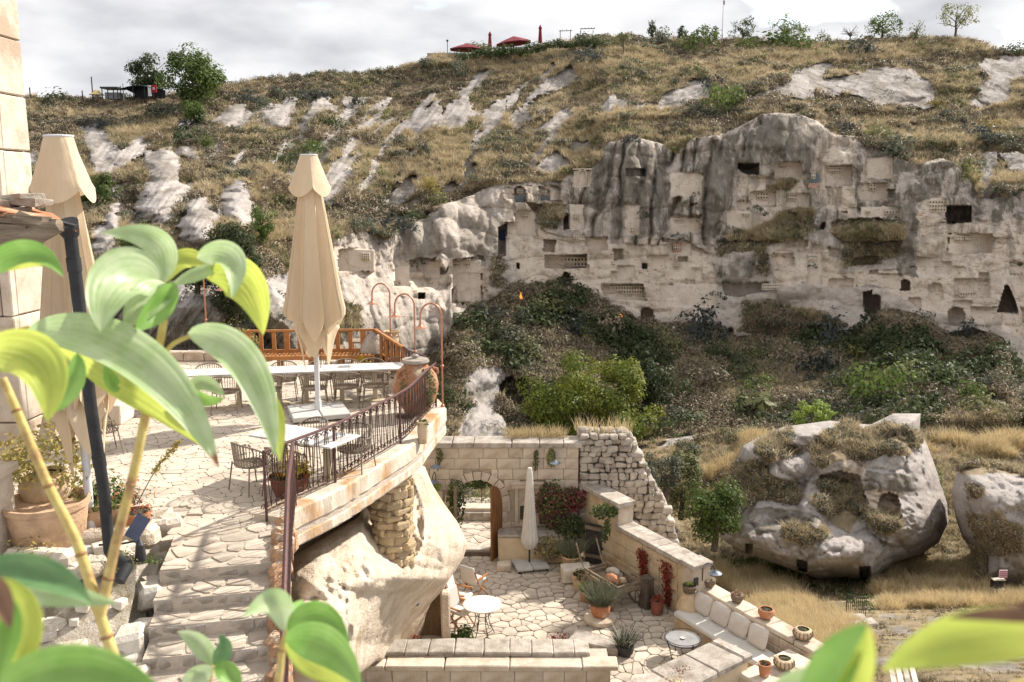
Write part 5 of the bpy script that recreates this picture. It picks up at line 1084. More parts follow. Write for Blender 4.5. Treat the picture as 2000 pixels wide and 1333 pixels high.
MB().tube(spline(q, 5), .006, 5).build('stem', LM['olive'], th); sp = spline(q[1:], 30); cc = np.array([tuple(p) for p in sp])[rng.integers(0, len(sp), 150)]+rng.normal(size=(150, 3))*.022; v, f = quads(cc, rng.normal(size=(150, 3)), .045, .7); leafobj('buds', [(v, f, np.repeat(rng.random(len(f)), 4))], LM['ochre'], th)
# downpipe, spotlight
def downpipe():
    pts = [P(136, 446, 9.4), P(150, 560, 9.55), P(178, 800, 10.0), P(203, 960, 10.4), P(214, 1078, 10.6), P(222, 1090, 10.6), P(250, 1104, 10.5)]; th = thing('downpipe', 'slanting black rainwater downpipe from the roof to the planting bed', 'pipe', pts[-1]); o = pts[-1]
    MB().tube([p-o for p in pts], .066, 16).build('pipe', BLACKP, th, smooth=True)
    for t in (.02, .62, 1.35, 2.62):
        a, b = pts[int(t)], pts[int(t)+1]; q = a.lerp(b, t-int(t)); d = (b-a).normalized()*.07; MB().tube([q-o-d, q-o+d], .074, 16).build('joint', BLACKP, th, smooth=True)
    MB().tube([P(250, 1104, 10.5)-o, P(232, 1136, 10.35)-o], .07, 14).build('spout', BLACKP, th, smooth=True); MB().tube([P(128, 436, 9.35)-o, P(140, 462, 9.45)-o], [.13, .08], 12).build('funnel', BLACKP, th)
downpipe()
def spot():
    p = P(275, 1092, 11.0); th = thing('solar_spotlight', 'small solar spotlight lying on the rocks at the bed end', 'light', p); MB().tube([(0, 0, 0), (.02, -.04, .2), (.0, 0, .26)], [.075, .05, .02], 10).build('lamp_head', DARK, th, smooth=True)
    MB().box((0, 0, 0), (.17, .02, .3), Matrix.Translation((-.02, .02, .4))@Matrix.Rotation(.5, 4, 'Y')@Matrix.Rotation(-.5, 4, 'X')).build('solar_panel', mat('solar_panel_glass', (.07, .08, .13), (.05, .06, .1), rough=.3, spec=.5, bump=0), th); MB().tube([(-.5, .0, .18), (-.2, 0, .2), (0, 0, .24)], .014, 6).build('arm', DARK, th)
spot()
# ------------------------------------------------------------------ left house: stone tower, eave with tiles
def left_house():
    w = thing('stone_tower', 'honey-coloured block wall of the hotel at the far left', 'building', (-10.5, 15, 0)); MB().box((0, .5, 5), (4.0, .9, 13)).build('wall', GROUT, w); z = -1.2; k = 0
    while z < 11.2:
        h = .92; x = -2.02+(-.45 if k % 2 else 0)
        while x < 2.0:
            l = random.uniform(1.0, 1.5); x1 = min(x+l, 2.06+(0.0 if z > 6.8 else .06)); x0 = max(x, -2.02)
            if x1-x0 > .2: MB().box(((x0+x1)/2, .04, z+h/2), (x1-x0-.02, .22, h-.02), jit=.008).build('stone_block', STONE, w, bevel=.02)
            x += l
        for y in (.5,): MB().box((2.02, y, z+h/2), (.2, .86, h-.02), jit=.008).build('stone_block', STONE, w, bevel=.02)
        z += h; k += 1
    e = thing('roof_eave', 'weathered wooden eave with broken red tiles at the left', 'roof', P(0, 450, 9.3))
    o = e.location; q = lambda px, py, t: P(px, py, t)-o
    MB().tube([q(-120, 420, 9.6), q(92, 436, 9.2)], .09, 4).build('beam', WOODG, e); MB().tube([q(-120, 445, 9.4), q(60, 455, 9.2)], .1, 4).build('beam', WOODG, e); MB().tube([q(-120, 486, 9.4), q(56, 470, 9.2)], .09, 4).build('beam', WOODG, e)
    MB().tube([q(50, 468, 9.2), q(118, 440, 9.1)], [.11, .07], 6).build('corbel', WOODG, e); MB().tube([q(40, 430, 9.3), q(100, 448, 9.1)], [.1, .05], 6).build('corbel', WOODG, e)
    for i in range(9):
        a, b = q(-150+i*30, 362+i*7.6, 10.3), q(-118+i*30, 395+i*6.4, 9.3); tl_ = MB(); d = (b-a).normalized(); s = Vector((.13, .05, -.03)); up = Vector((0, 0, .05)); tl_.grid([[a-s, a-s*.5+up, a+s*.5+up, a+s], [b-s, b-s*.5+up, b+s*.5+up, b+s]]); tl_.build('roof_tile', TERRA if i % 3 else TERRAL, e, solid=.02)
    for i, (px, py) in enumerate(((8, 398), (45, 385), (30, 412), (62, 396))): MB().box(q(px, py, 9.9), (.3, .34, .07), rz=i, jit=.02).build('ridge_stone', STONEG, e, bevel=.01)
    MB().verts([q(-150, 372, 10.6), q(120, 436, 10.2), q(122, 446, 9.2), q(-150, 420, 9.3)], [(0, 1, 2, 3)]).build('roof_boarding', WOODG, e, solid=.04)
    MB().box((0, 0, 0), (.26, .1, .03), Matrix.Translation(q(125, 437, 9.2))@Matrix.Rotation(.25, 4, 'Y')).build('gutter_end', BLACKP, e); MB().verts([q(-30, 498, 9.4), q(45, 492, 9.3), q(45, 502, 9.3), q(-30, 512, 9.4)], [(0, 1, 2, 3)]).build('lining_board', WOODO, e, solid=.02)
    MB().box((-1.95, .9, -2.35), (.9, 1.6, 4.4)).build('side_wall', WHITEW, e)
    c = thing('white_pier', 'white rendered pier at the left edge of the bed', 'pillar', (-6.62, 10.6, -.3)); MB().box((0, 0, .7), (.6, .6, 1.4)).build('shaft', WHITEW, c, bevel=.02); MB().box((0, 0, 1.46), (.72, .72, .12)).build('cap', STONE, c, bevel=.02)
    # bright house wall, outside stair rail and climbing flowers behind the left parasol
    h = thing('white_house', 'white house wall with an outside stair behind the left parasol', 'house', (-13.0, 21.0, 0)); MB().box((-.6, 1.2, 1.2), (4.6, 2, 3.4)).build('wall', WHITEW, h, bevel=.02); MB().box((-.6, 1.1, 3.0), (4.9, 2.3, .2)).build('coping', STONE, h)
    for i in range(26): x = -1.6+i*.13; MB().tube([(x, -.06, 1.4-max(0, x+.2)*.55), (x, -.06, 2.35-max(0, x+.2)*.55)], .012, 5).build('stair_baluster', DARK, h)
    MB().tube([(-1.7, -.06, 2.36), (-.2, -.06, 2.36), (1.7, -.06, 1.3)], .02, 6).build('stair_handrail', DARK, h); MB().box((.2, -.03, .75), (.7, .1, 1.3)).build('niche', PLASTER, h)
    o = leafobj('bougainvillea', [cloud(260, (1.3, .3, .8), 22, .09)], LM['red']); o.location = (-13.6, 20.9, 2.0); tag(o, 'red flowering climber over the stair railing at the left', 'climber')
    o = leafobj('yellow_shrub', [cloud(900, (.7, .6, .8), 26, .07)], LM['ochre']); o.location = (-7.6, 24.3, .3); tag(o, 'yellowish shrub at the rear railing below the poplar', 'bush')
left_house()
# ------------------------------------------------------------------ lower courtyard
CF = -6.15
def C(px, py, z=CF): return G(px, py, z)
GY = 25.3; W0 = Vector((2.14, 25.2, CF)); W1 = Vector((4.4, 21.2, CF)); B0 = Vector((4.62, 21.1, CF)); B1 = Vector((6.35, 18.1, CF))
def court_floor():
    poly = [(-4.6, 25.1), (2.1, 25.1), (4.5, 21.2), (6.2, 18.2), (4.6, 15.2), (-4.6, 15.2)]
    f = MB().prism(poly, CF-1.2, CF-.03).build('courtyard_floor', CGROUT); tag(f, kind='structure')
    pave(f, cells(poly, .29, .02, seed=9, jit=.46), CF-.03, .016, PAVE, near=lambda c: -abs(c[0]-1.2)-abs(c[1]-20.8)*.55, proud=.009)
    pp = [(-3.2, 25.9), (2.1, 25.9), (2.4, 30.2), (-3.2, 30.2)]; q = MB().prism(pp, CF-3, CF-.03).build('path_beyond_gate', GROUT); tag(q, kind='structure'); pave(q, cells(pp, .42, .03, seed=12), CF-.03, .025, PAVE, limit=160)
    MB().box((-1.3, 25.5, CF+.05), (1.5, .36, .1)).build('threshold_step', STONEG, f, bevel=.02)
    # retaining masses under the edge
    MB().prism([(-4.6, 25.6), (2.3, 25.6), (4.9, 21.2), (6.8, 17.9), (5.0, 14.6), (-4.6, 14.6)], CF-8, CF-1.2).build('retaining_base', TUFF, f)
court_floor()
def block_rows(th, x0, x1, z0, z1, rh, bl, m, skip=None, depth=.1, y=0., name='stone_block', seed=1, M=None, jit=.006, bev=.012):
    r = random.Random(seed); z = z0; k = 0; n = max(1, round((z1-z0)/rh)); rh = (z1-z0)/n
    for j in range(n):
        x = x0-(bl*.5 if k % 2 else 0)
        while x < x1-.03:
            l = bl*r.uniform(.7, 1.35); a, b = max(x, x0), min(x+l, x1); x += l
            if b-a < .06: continue
            if skip:
                s = skip(a, b, z, z+rh)
                if s is None: continue
                a, b = s
                if b-a < .08: continue
            p = Vector(((a+b)/2, y, z+rh/2)); p = M@p if M else p; o = MB().box((0, 0, 0), (b-a-.007, depth+r.uniform(-.012, .012), rh-.007), jit=jit).build(name, m, th, bevel=bev, loc=p)
            if M: o.rotation_euler = M.to_euler()
        z += rh; k += 1
def gate_wall():
    th = thing('gate_wall', 'stone block wall with an arched gateway and coping at the rear of the courtyard', 'wall', (0, GY, CF)); H = 3.3; xl, xr = -3.4, 1.95; ax, r, sp = -1.02, .72, 1.58
    arc = [(ax+r*cos(a), sp+r*sin(a)) for a in np.linspace(pi, 0, 17)]; A = MB(); My = Matrix.Rotation(pi/2, 4, 'X')
    A.box(((xl+ax-r)/2, .27, H/2), (ax-r-xl, .46, H)); A.box(((xr+ax+r)/2, .27, H/2), (xr-ax-r, .46, H))
    for (x0, z0), (x1, z1) in zip(arc, arc[1:]): A.verts([(x0, .04, z0), (x1, .04, z1), (x1, .04, H), (x0, .04, H), (x0, .5, z0), (x1, .5, z1), (x1, .5, H), (x0, .5, H)], [(0, 1, 2, 3), (4, 7, 6, 5), (0, 4, 5, 1), (2, 6, 7, 3)])
    A.build('wall_core', GROUT, th)
    def skip(a, b, z0, z1):
        z = (z0+z1)/2
        if z < sp: R = r+.02
        else:
            h = z-sp
            if h > r+.27: return (a, b) if not (nx0 < (a+b)/2 < nx1 and nz0 < z < nz1) else None
            R = math.sqrt(max(0, (r+.25)**2-h*h))
        if a < ax < b and R > 0: return (a, ax-R) if ax-a > b-ax else (ax+R, b)
        if b > ax-R and a < ax: b = ax-R
        if a < ax+R and b > ax: a = ax+R
        if nx0-.05 < (a+b)/2 < nx1+.05 and nz0-.1 < z < nz1+.1: return None
        return (a, b) if b > a else None
    nx0, nx1, nz0, nz1 = .1, .78, .95, 2.1
    block_rows(th, xl, xr, 0, H-.02, .33, .56, STONE, skip, seed=4)
    for i in range(11):                                             # arch stones
        a0, a1 = pi*i/11+.012, pi*(i+1)/11-.012; q = [(ax+R*cos(a), sp+R*sin(a)) for R, a in ((r, a0), (r+.25, a0), (r+.25, a1), (r, a1))]
        MB().verts([(x, -.075, z) for x, z in q]+[(x, .3, z) for x, z in q], [(0, 1, 2, 3), (7, 6, 5, 4), (0, 4, 5, 1), (1, 5, 6, 2), (2, 6, 7, 3), (3, 7, 4, 0)]).build('arch_stone', STONE, th, bevel=.01)
    x = xl
    while x < xr: l = random.uniform(.6, 1.2); l = min(l, xr+.1-x); MB().box((x+l/2, .22, H+.07), (l-.012, .78, .16), jit=.008).build('coping_stone', STONEG, th, bevel=.02); x += l
    n = MB(); cx = (nx0+nx1)/2; n.box((nx0+.03, -.04, 1.5), (.1, .14, 1.1)).box((nx1-.03, -.04, 1.5), (.1, .14, 1.1)).box((cx, -.05, 2.12), (.92, .22, .12)).box((cx, -.06, 2.22), (1.0, .26, .07)).box((cx, -.04, .93), (.8, .16, .1)); n.build('niche_frame', STONE, th, bevel=.008)
    MB().box((cx, .0, 1.5), (.56, .04, 1.1)).build('niche_back', STONE, th); MB().box((cx-.08, -.03, 1.28), (.24, .03, .42)).build('niche_shade', SOIL, th); MB().tube([(cx-.2, -.03, 1.62), (cx-.12, -.03, 1.78), (cx, -.03, 1.84), (cx+.12, -.03, 1.78), (cx+.2, -.03, 1.62)], .03, 6).build('niche_arch', STONE, th)  # dark soil-coloured slab paints the shade inside the small niche hole
    # gate leaves
    for s, w, rot, nm in ((1, .69, 1.42, 'door_leaf'), (-1, .69, 1.75, 'door_leaf')):
        hx = ax+s*r*.98; pl = []
        k = 6
        for i in range(k):
            x0, x1 = w*i/k, w*(i+1)/k; hh = lambda x: sp+math.sqrt(max(.0, r*r-(r-x)**2)) if True else 0
            P0 = [Vector((-s*x0, 0, .03)), Vector((-s*(x1-.006), 0, .03)), Vector((-s*(x1-.006), 0, hh(x1))), Vector((-s*x0, 0, hh(x0+.01)))]
            M = Matrix.Translation((hx, -.06, 0))@Matrix.Rotation(s*rot*.8, 4, 'Z'); v = [M@(p+Vector((0, y, 0))) for y in (-.025, .025) for p in P0]
            MB().verts(v, [(0, 1, 2, 3), (7, 6, 5, 4), (0, 4, 5, 1), (1, 5, 6, 2), (2, 6, 7, 3), (3, 7, 4, 0)]).build('door_plank', mat('brown_gate_wood', (.3, .14, .055), (.17, .075, .03), scale=4, stretch=(4, 4, .5), bump=.3) if s > 0 else WOODG, th)
        M = Matrix.Translation((hx, -.06, 0))@Matrix.Rotation(s*rot*.8, 4, 'Z')
        for z in (.35, 1.3): MB().box((-s*w/2, s*.045, z), (w*.95, .04, .09), M).build('door_brace', WOODG, th)
    # bench block right of the gate
    b = thing('masonry_bench', 'low rough masonry bench against the gate wall behind the white parasol', 'bench', (.55, GY-.42, CF)); MB().box((0, 0, .4), (1.9, .7, .8), jit=.03).build('block', PLASTER, b, bevel=.05); MB().box((-.1, -.05, .83), (1.7, .6, .1), jit=.04).build('top_stone', STONEG, b, bevel=.03)
    s = tag(MB().box((0, 0, .1), (.42, .3, .2), jit=.03).build('door_stop_stone', STONE, None, bevel=.04, loc=C(985, 1112)), 'stone holding the gate leaf open', 'stone')
    # low wall and wire rail beyond the gate
    l = thing('low_wall', 'low stone wall with a thin rail seen through the arched gateway', 'wall', (-.6, 28.15, CF)); block_rows(l, -2.6, 2.9, 0, .26, .26, .6, STONEG, seed=8, depth=.4); MB().box((.1, .2, .31), (5.6, .5, .1)).build('coping', STONE, l)
    MB().tube([(-2.5, .2, 1.5), (2.8, .2, 1.5)], .015, 6).tube([(-2.5, .2, 1.05), (2.8, .2, 1.05)], .01, 6).build('rail', IRON, l)
    for x in (-2.4, -.4, 1.2, 2.7): MB().tube([(x, .2, .5), (x, .2, 1.52)], .02, 6).build('post', IRON, l)
    for i, (x, kd) in enumerate(((-1.9, 'sage'), (-.7, 'olive'), (.6, 'sage'))):
        o = leafobj('shrub', [cloud(900, (.9, .7, 1.6), 26, .1)], LM[kd]); o.location = (x, 30.2, CF-.5); tag(o, ('silvery bush seen through the left of the gateway', 'olive bush seen through the middle of the gateway', 'grey bush seen at the right of the gateway')[i], 'bush')
gate_wall()
def rubble_wall():
    th = thing('rubble_wall', 'ruined rubble wall with loose stones on top, right of the gate wall', 'wall', (1.98, GY, CF)); r = random.Random(5)
    prof = [(0, 0), (2.9, 0), (2.55, 1.2), (1.95, 2.3), (1.55, 3.2), (1.3, 3.45), (0, 3.5)]; M = Matrix.Rotation(pi/2, 4, 'X'); A = MB().prism(prof, -1.2, -.12, M); A.build('wall_core', mat('rubble_mortar', (.38, .32, .26), (.26, .21, .17), scale=7, bump=.8, c3=(.45, .38, .3), s3=3), th)
    z = .1
    while z < 3.55:
        h = r.uniform(.13, .24); xr = np.interp(z, [0, 1.2, 2.3, 3.2, 3.6], [2.9, 2.55, 1.95, 1.55, 1.3]); x = .02
        while x < xr:
            l = r.uniform(.12, .34); MB().box((x+l/2, .02+r.uniform(-.04, .05), z+h/2), (l*.97, .32, h*.97), jit=.045).build('rubble_stone', STONEG, th, bevel=.035); x += l
        MB().box((xr+.02, .5, z+h/2), (.3, .7, h*.95), jit=.05).build('rubble_stone', STONEG, th, bevel=.05); z += h
    for x in np.arange(.1, 1.4, .22): MB().box((x, .5, 3.6), (.26, .4, .22), jit=.05).build('rubble_stone', STONEG, th, bevel=.05)
rubble_wall()
def garden_wall():
    d = (W1-W0); L_ = d.length; d = d.normalized(); ang = math.atan2(d.y, d.x); th = thing('garden_wall', 'plastered stone garden wall with grey coping stepping down along the courtyard', 'wall', W0, ang); cut = L_*.36
    MB().box((cut/2, .2, 1.02), (cut, .4, 2.04)).build('upper_wall', PLASTER, th, bevel=.01); MB().box(((cut+L_)/2, .2, .7), (L_-cut, .4, 1.4)).build('lower_wall', PLASTER, th, bevel=.01)
    x = -.3
    while x < cut: l = .42; MB().box((x+l/2, .2, 2.1), (l-.01, .6, .13), jit=.006).build('coping_stone', STONEG, th, bevel=.015); x += l
    MB().box((cut+.03, .2, 1.75), (.12, .5, .62)).build('step_face', STONE, th, bevel=.01); x = cut
    while x < L_: l = min(.36, L_+.05-x); MB().box((x+l/2, .2, 1.46), (l-.008, .62, .13), jit=.006).build('coping_stone', STONEG, th, bevel=.015); x += l
    MB().box((L_+.12, .2, .72), (.4, .56, 1.44)).build('end_pillar', STONE, th, bevel=.015); MB().box((L_+.12, .2, 1.5), (.5, .66, .12)).build('pillar_cap', STONEG, th, bevel=.02); MB().box((L_+.34, .0, 1.12), (.04, .13, .2)).build('switch_box', DARK, th)
    for x in np.arange(.35, L_, .72):
        for z in (.3, .75, 1.15): MB().box((x+random.uniform(-.1, .1), -.012, z), (.62, .03, .36), jit=.012).build('facing_stone', PLASTER, th, bevel=.012)
garden_wall()
def bench_wall():
    d = (B1-B0); L_ = d.length; d = d.normalized(); ang = math.atan2(d.y, d.x); th = thing('bench_wall', 'low stone wall behind the courtyard sofa with potted plants on its coping', 'wall', B0, ang); block_rows(th, 0, L_, 0, .75, .25, .42, STONE, seed=3, depth=.3, y=.22); x = 0
    while x < L_: l = min(random.uniform(.6, .95), L_+.2-x); MB().box((x+l/2, .32, .82), (l-.012, .5, .11), jit=.012).build('coping_stone', STONE, th, bevel=.02); x += l
    MB().box((L_/2, .3, .3), (L_, .36, .58)).build('wall_core', GROUT, th)
    return d, Vector((d.y, -d.x, 0)), ang
BD_, BN, BANG = bench_wall()                                          # BN points into the courtyard
def sofa():
    o = B0+BD_*.1+BN*.08; th = thing('built_in_sofa', 'built-in outdoor sofa with a long pale seat cushion along the low wall', 'sofa', o, BANG); L_ = 3.0
    MB().box((L_/2, -.36, .17), (L_, .66, .32)).build('masonry_base', PLASTER, th, bevel=.01); s = MB().box((L_/2, -.38, .41), (L_+.04, .68, .15)).build('seat_cushion', WHITEF, th, bevel=.045, smooth=True)
    for i in range(4):
        c = thing('sofa_cushion', ('pale sofa cushion nearest the tall cream amphora', 'second pale sofa cushion from the amphora', 'third pale sofa cushion from the amphora', 'pale sofa cushion farthest from the amphora, partly behind the shell basket')[i], 'cushion', o+BD_*(.42+i*.62)-BN*-.18+Vector((0, 0, .73)), BANG+random.uniform(-.05, .05), 'pale back cushions on the courtyard sofa'); rows = []
        for v in np.linspace(-1, 1, 9):
            rows.append([Vector((u*.3*(1-.07*v*v), -.0, v*.25*(1-.07*u*u)))+Vector((0, -.075*(max(0, (1-u**4)*(1-v**4)))**.5, 0)) for u in np.linspace(-1, 1, 9)])
        b = MB().grid(rows).grid([[Vector((p.x, -p.y, p.z)) for p in r] for r in rows]); bmesh.ops.remove_doubles(b.bm, verts=b.bm.verts, dist=.001); q = b.build('cover', mat('pale_linen', (.6, .55, .49), (.52, .47, .42), scale=3, bump=.15, bscale=40), c, smooth=True); q.rotation_euler = (-.3, random.uniform(-.08, .08), 0)
sofa()
def front_walls():
    th = thing('front_parapet', 'long low block wall with a double coping in front of the courtyard', 'wall', (-3.5, 17.15, CF)); block_rows(th, -.4, 5.55, -1.6, .93, .36, .58, STONE, seed=6, y=.05, depth=.16); MB().box((2.6, .5, -.3), (5.9, .8, 2.4)).build('wall_core', GROUT, th); x = -.5
    while x < 5.6: l = min(random.uniform(.9, 1.6), 5.7-x); MB().box((x+l/2, .12, .99), (l-.01, .44, .11), jit=.016).build('lower_coping_stone', STONE, th, bevel=.02); x += l
    x = -.2
    while x < 5.1: l = min(random.uniform(.38, .62), 5.15-x); MB().box((x+l/2, .6, 1.08), (l-.01, .6, .12), jit=.016).build('upper_coping_stone', STONEG, th, bevel=.02); x += l
    q0 = Vector((1.7, 15.4, CF)); q1 = Vector((4.75, 17.8, CF)); d = (q1-q0).normalized(); a = math.atan2(d.y, d.x); t2 = thing('corner_parapet', 'thick plastered parapet with a weathered stone top in the lower right of the courtyard', 'wall', q0, a); L_ = (q1-q0).length
    MB().box((L_/2, 0, .2), (L_, .8, 1.5)).build('wall_body', PLASTER, t2, bevel=.03); x = 0
    while x < L_: l = min(random.uniform(.7, 1.1), L_+.06-x); MB().box((x+l/2, 0, 1.02), (l-.012, .92, .16), jit=.015).build('coping_stone', STONEG, t2, bevel=.035); x += l
    t3 = thing('end_ledge', 'wide stone ledge at the near end of the sofa carrying pots', 'ledge', (5.75, 17.35, CF), .62); MB().box((0, 0, .1), (1.7, 1.1, 1.1)).build('body', PLASTER, t3, bevel=.02)
    for x in (-.55, .02, .58): MB().box((x, 0, .7), (.56, 1.2, .1), jit=.01).build('coping_stone', STONE, t3, bevel=.02)
    st = MB().box((0, 0, .07), (1.25, .55, .2), rz=-.45, jit=.02).build('stone_step', STONEG, None, bevel=.03, loc=C(1165, 1262)); tag(st, 'low stone step between the two paved levels beside the black pot', 'step')
front_walls()
d_ = thing('rock_doorway', 'pale post and dark door recess cut in the tuff rock beside the round table', 'doorway', C(862, 1250)); MB().box((.12, 0, .6), (.22, .3, 1.3), jit=.03).build('post', TUFF, d_, bevel=.04); MB().box((-.3, .3, .5), (.7, .1, 1.1)).build('recess_shade_board', mat('recess_shade_brown', (.22, .14, .08), (.14, .09, .05), bump=.3, stretch=(4, 4, .5)), d_)  # dark brown board stands in for the shade of the door recess
# courtyard furniture
def round_table():
    th = thing('round_table', 'round white stone garden table on curved black iron legs', 'table', C(942, 1236)); MB().lathe([(.01, .72), (.46, .72), (.475, .73), (.47, .755), (.44, .765), (.01, .77)], n=40).build('table_top', mat('pale_stone_top', (.72, .67, .6), (.66, .6, .52), scale=3, bump=.05, rough=.5), th, smooth=True)
    for i in range(6): a = i*pi/3; MB().tube([(cos(a)*.3, sin(a)*.3, 0), (cos(a)*.19, sin(a)*.19, .22), (cos(a)*.15, sin(a)*.15, .42), (cos(a)*.26, sin(a)*.26, .72)], .011, 6).build('leg', DARK, th)
    for z, r in ((.1, .25), (.48, .165)): MB().tube([(r*cos(a), r*sin(a), z) for a in np.linspace(0, 2*pi, 21)[:-1]], .009, 5, closed=True).build('ring', DARK, th)
round_table()
def tray_table():
    th = thing('tray_table', 'round grey tray table with a dark wire rim in front of the sofa', 'table', C(1335, 1290)+Vector((0, .15, 0))); MB().lathe([(.01, .44), (.4, .44), (.4, .46), (.01, .455)], n=36).build('tray', mat('dull_zinc', (.38, .37, .36), (.3, .29, .28), rough=.4, metal=.4, bump=.03), th, smooth=True)
    for z in (.5, .44): MB().tube([(.42*cos(a), .42*sin(a), z) for a in np.linspace(0, 2*pi, 33)[:-1]], .009, 5, closed=True).build('rim_wire', DARK, th)
    for i in range(4): a = .4+i*pi/2; MB().tube([(cos(a)*.42, sin(a)*.42, .5), (cos(a)*.36, sin(a)*.36, .3), (cos(a)*.28, sin(a)*.28, 0)], .011, 6).build('leg', DARK, th)
    tag(MB().lathe([(.02, 0), (.05, .01), (.06, .03), (.055, .032), (.02, .01)], n=16).build('ashtray', WHITEF, None, smooth=True, loc=th.location+Vector((0, 0, .456))), 'small white dish on the grey tray table', 'dish')
tray_table()
def deck_chair(loc, rz, label):
    th = thing('folding_chair', label, 'chair', loc, rz)
    for s in (-1, 1): MB().tube([(s*.26, -.3, 0), (s*.25, .12, .42), (s*.24, .3, .85)], .02, 6).tube([(s*.23, .3, 0), (s*.23, -.26, .44)], .02, 6).build('side_frame', WOODO, th); MB().box((s*.27, -.02, .6), (.05, .5, .03)).build('armrest', WOODO, th)
    MB().box((0, -.05, .46), (.46, .5, .08)).build('seat_cushion', WHITEF, th, bevel=.03); MB().box((0, 0, 0), (.46, .08, .5), Matrix.Translation((0, .26, .72))@Matrix.Rotation(-.25, 4, 'X')).build('back_cushion', WHITEF, th, bevel=.03)
deck_chair(C(925, 1165), 2.6, 'wooden chair with a white cushion beyond the round table by the rock'); deck_chair(C(897, 1196), 1.2, 'wooden chair with white cushions close to the rock, left of the round table'); deck_chair(C(898, 1225), .9, 'low chair with a striped cushion at the left of the round table')
def lavender(n, r, h, w=.012): return [blades(n, h, r, w, .9, .15)]
tub = pf(.24, .5, .02, .62)
pot(C(1115, 1118), pf(.27, .52, .02, .62), TERRAL, 'tall buff pot with a pale lavender bush beside the dried shrub', plant=[('lav', lavender(520, .16, .62, .016), -.05), ('thyme', [cloud(200, (.32, .3, .4), 12, .05)], 0)])
pot(C(1132, 1150), pf(.21, .42, .02, .72), TERRAL, 'buff pot with dark green leaves and yellow flowers', plant=[('dark', [cloud(260, (.22, .22, .24), 10, .06)], 0), ('yellow', [cloud(26, (.2, .2, .28), 8, .05)], .05)])
pot(C(1144, 1172), pf(.17, .28, .02, .72), TERRA, 'small terracotta pot with bright yellow-green grass', plant=[('bright', lavender(300, .12, .26, .014), -.02)])
pot(C(1165, 1180), pf(.14, .22), TERRA, 'small pot with yellow flowers behind the lavender on the millstone', plant=[('yellow', [cloud(90, (.2, .2, .3), 8, .05)], 0)])
pm = C(1172, 1212); tag(MB().lathe([(.01, 0), (.4, 0), (.41, .04), (.4, .1), (.37, .12), (.01, .12)], n=30).build('millstone', STONE, None, smooth=True, loc=pm), 'round millstone slab on the paving under an orange pot', 'millstone')
pot(pm+Vector((0, 0, .12)), [(.15, 0), (.21, .05), (.245, .15), (.25, .28), (.23, .33), (.24, .36)], TERRA, 'orange terracotta pot with a big lavender bush on the millstone', plant=[('sage', lavender(900, .2, .62, .014), -.06), ('lav', lavender(300, .22, .55, .012), -.05), ('brown', lavender(160, .2, .66, .01), -.05)])
pot(C(1220, 1278), [(.15, 0), (.2, .06), (.22, .2), (.21, .25)], DARK, 'black bowl pot with spiky heather near the corner parapet', plant=[('sage', lavender(420, .16, .42, .016), -.04), ('white', lavender(60, .16, .44, .014), -.02)])
pot(C(1283, 1198), pf(.16, .36, .015, .85), mat('dull_red_pot', (.3, .11, .075), (.22, .08, .055), bump=.2), 'dull red pot with a red-leaved vine against the garden wall', plant=[('red', [cloud(120, (.2, .2, .34), 10, .06)], 0)])
pot(C(1344, 1222), [(.14, 0), (.2, .08), (.29, .3), (.31, .45), (.27, .62), (.17, .78), (.14, .86), (.17, .9)], CLAYC, 'tall cream amphora between the wall pillar and the sofa', 'amphora', 'amphora', wob=.006)
pot(C(1344, 1222)+Vector((0, 0, .9)), pf(.17, .17, .02, .8), BASKET, 'small woven pot with a fresh green plant on top of the cream amphora', plant=[('bright', [cloud(110, (.15, .15, .14), 7, .045)], 0)])
def on_bench(s, z=.88, off=-.32): return B0+BD_*s+BN*off+Vector((0, 0, z))
shell = [(.09, 0), (.15, .05), (.19, .13), (.19, .19), (.16, .23)]
pot(on_bench(.12), [(.1, 0), (.16, .1), (.17, .2)], BASKET, 'woven pot with green herbs at the pillar end of the low wall', plant=[('olive', [cloud(110, (.16, .16, .12), 7, .05)], 0)])
pot(on_bench(1.1), [(.1, 0), (.15, .1), (.16, .2)], BASKET, 'basket pot full of reddish succulents on the low wall', plant=[('red', [cloud(80, (.16, .16, .14), 7, .045)], 0), ('brown', [cloud(60, (.16, .16, .16), 7, .05)], 0)])
pot(on_bench(2.05), shell, TERRA, 'terracotta shell-shaped pot on the middle of the low wall', plant=[('olive', [cloud(40, (.1, .1, .07), 5, .04)], 0)])
for p, lb in ((on_bench(3.15), 'striped shell planter at the far corner of the low wall'), (Vector((5.75, 17.5, CF+.76)), 'striped shell planter on the near ledge at the sofa end')):
    t = pot(p, [(.1, 0), (.17, .05), (.21, .12), (.19, .2), (.15, .23)], CLAYC, lb, 'shell_planter', 'planter', plant=[('olive', [cloud(50, (.11, .11, .06), 5, .04)], 0)], wob=.03)
    for i in range(14): a = i*2*pi/14; MB().tube([(.105*cos(a), .105*sin(a), .01), (.185*cos(a), .185*sin(a), .06), (.222*cos(a), .222*sin(a), .12), (.19*cos(a), .19*sin(a), .21)], [.008, .014, .014, .01], 5).build('shell_rib', WOODG, t)
pot(Vector((5.25, 17.2, CF+.76)), pf(.13, .28, .02, .7), TERRA, 'terracotta pot with succulents on the near ledge beside the shell planter', plant=[('olive', [cloud(70, (.12, .12, .1), 6, .05)], 0), ('red', [cloud(30, (.12, .12, .1), 6, .04)], 0)])
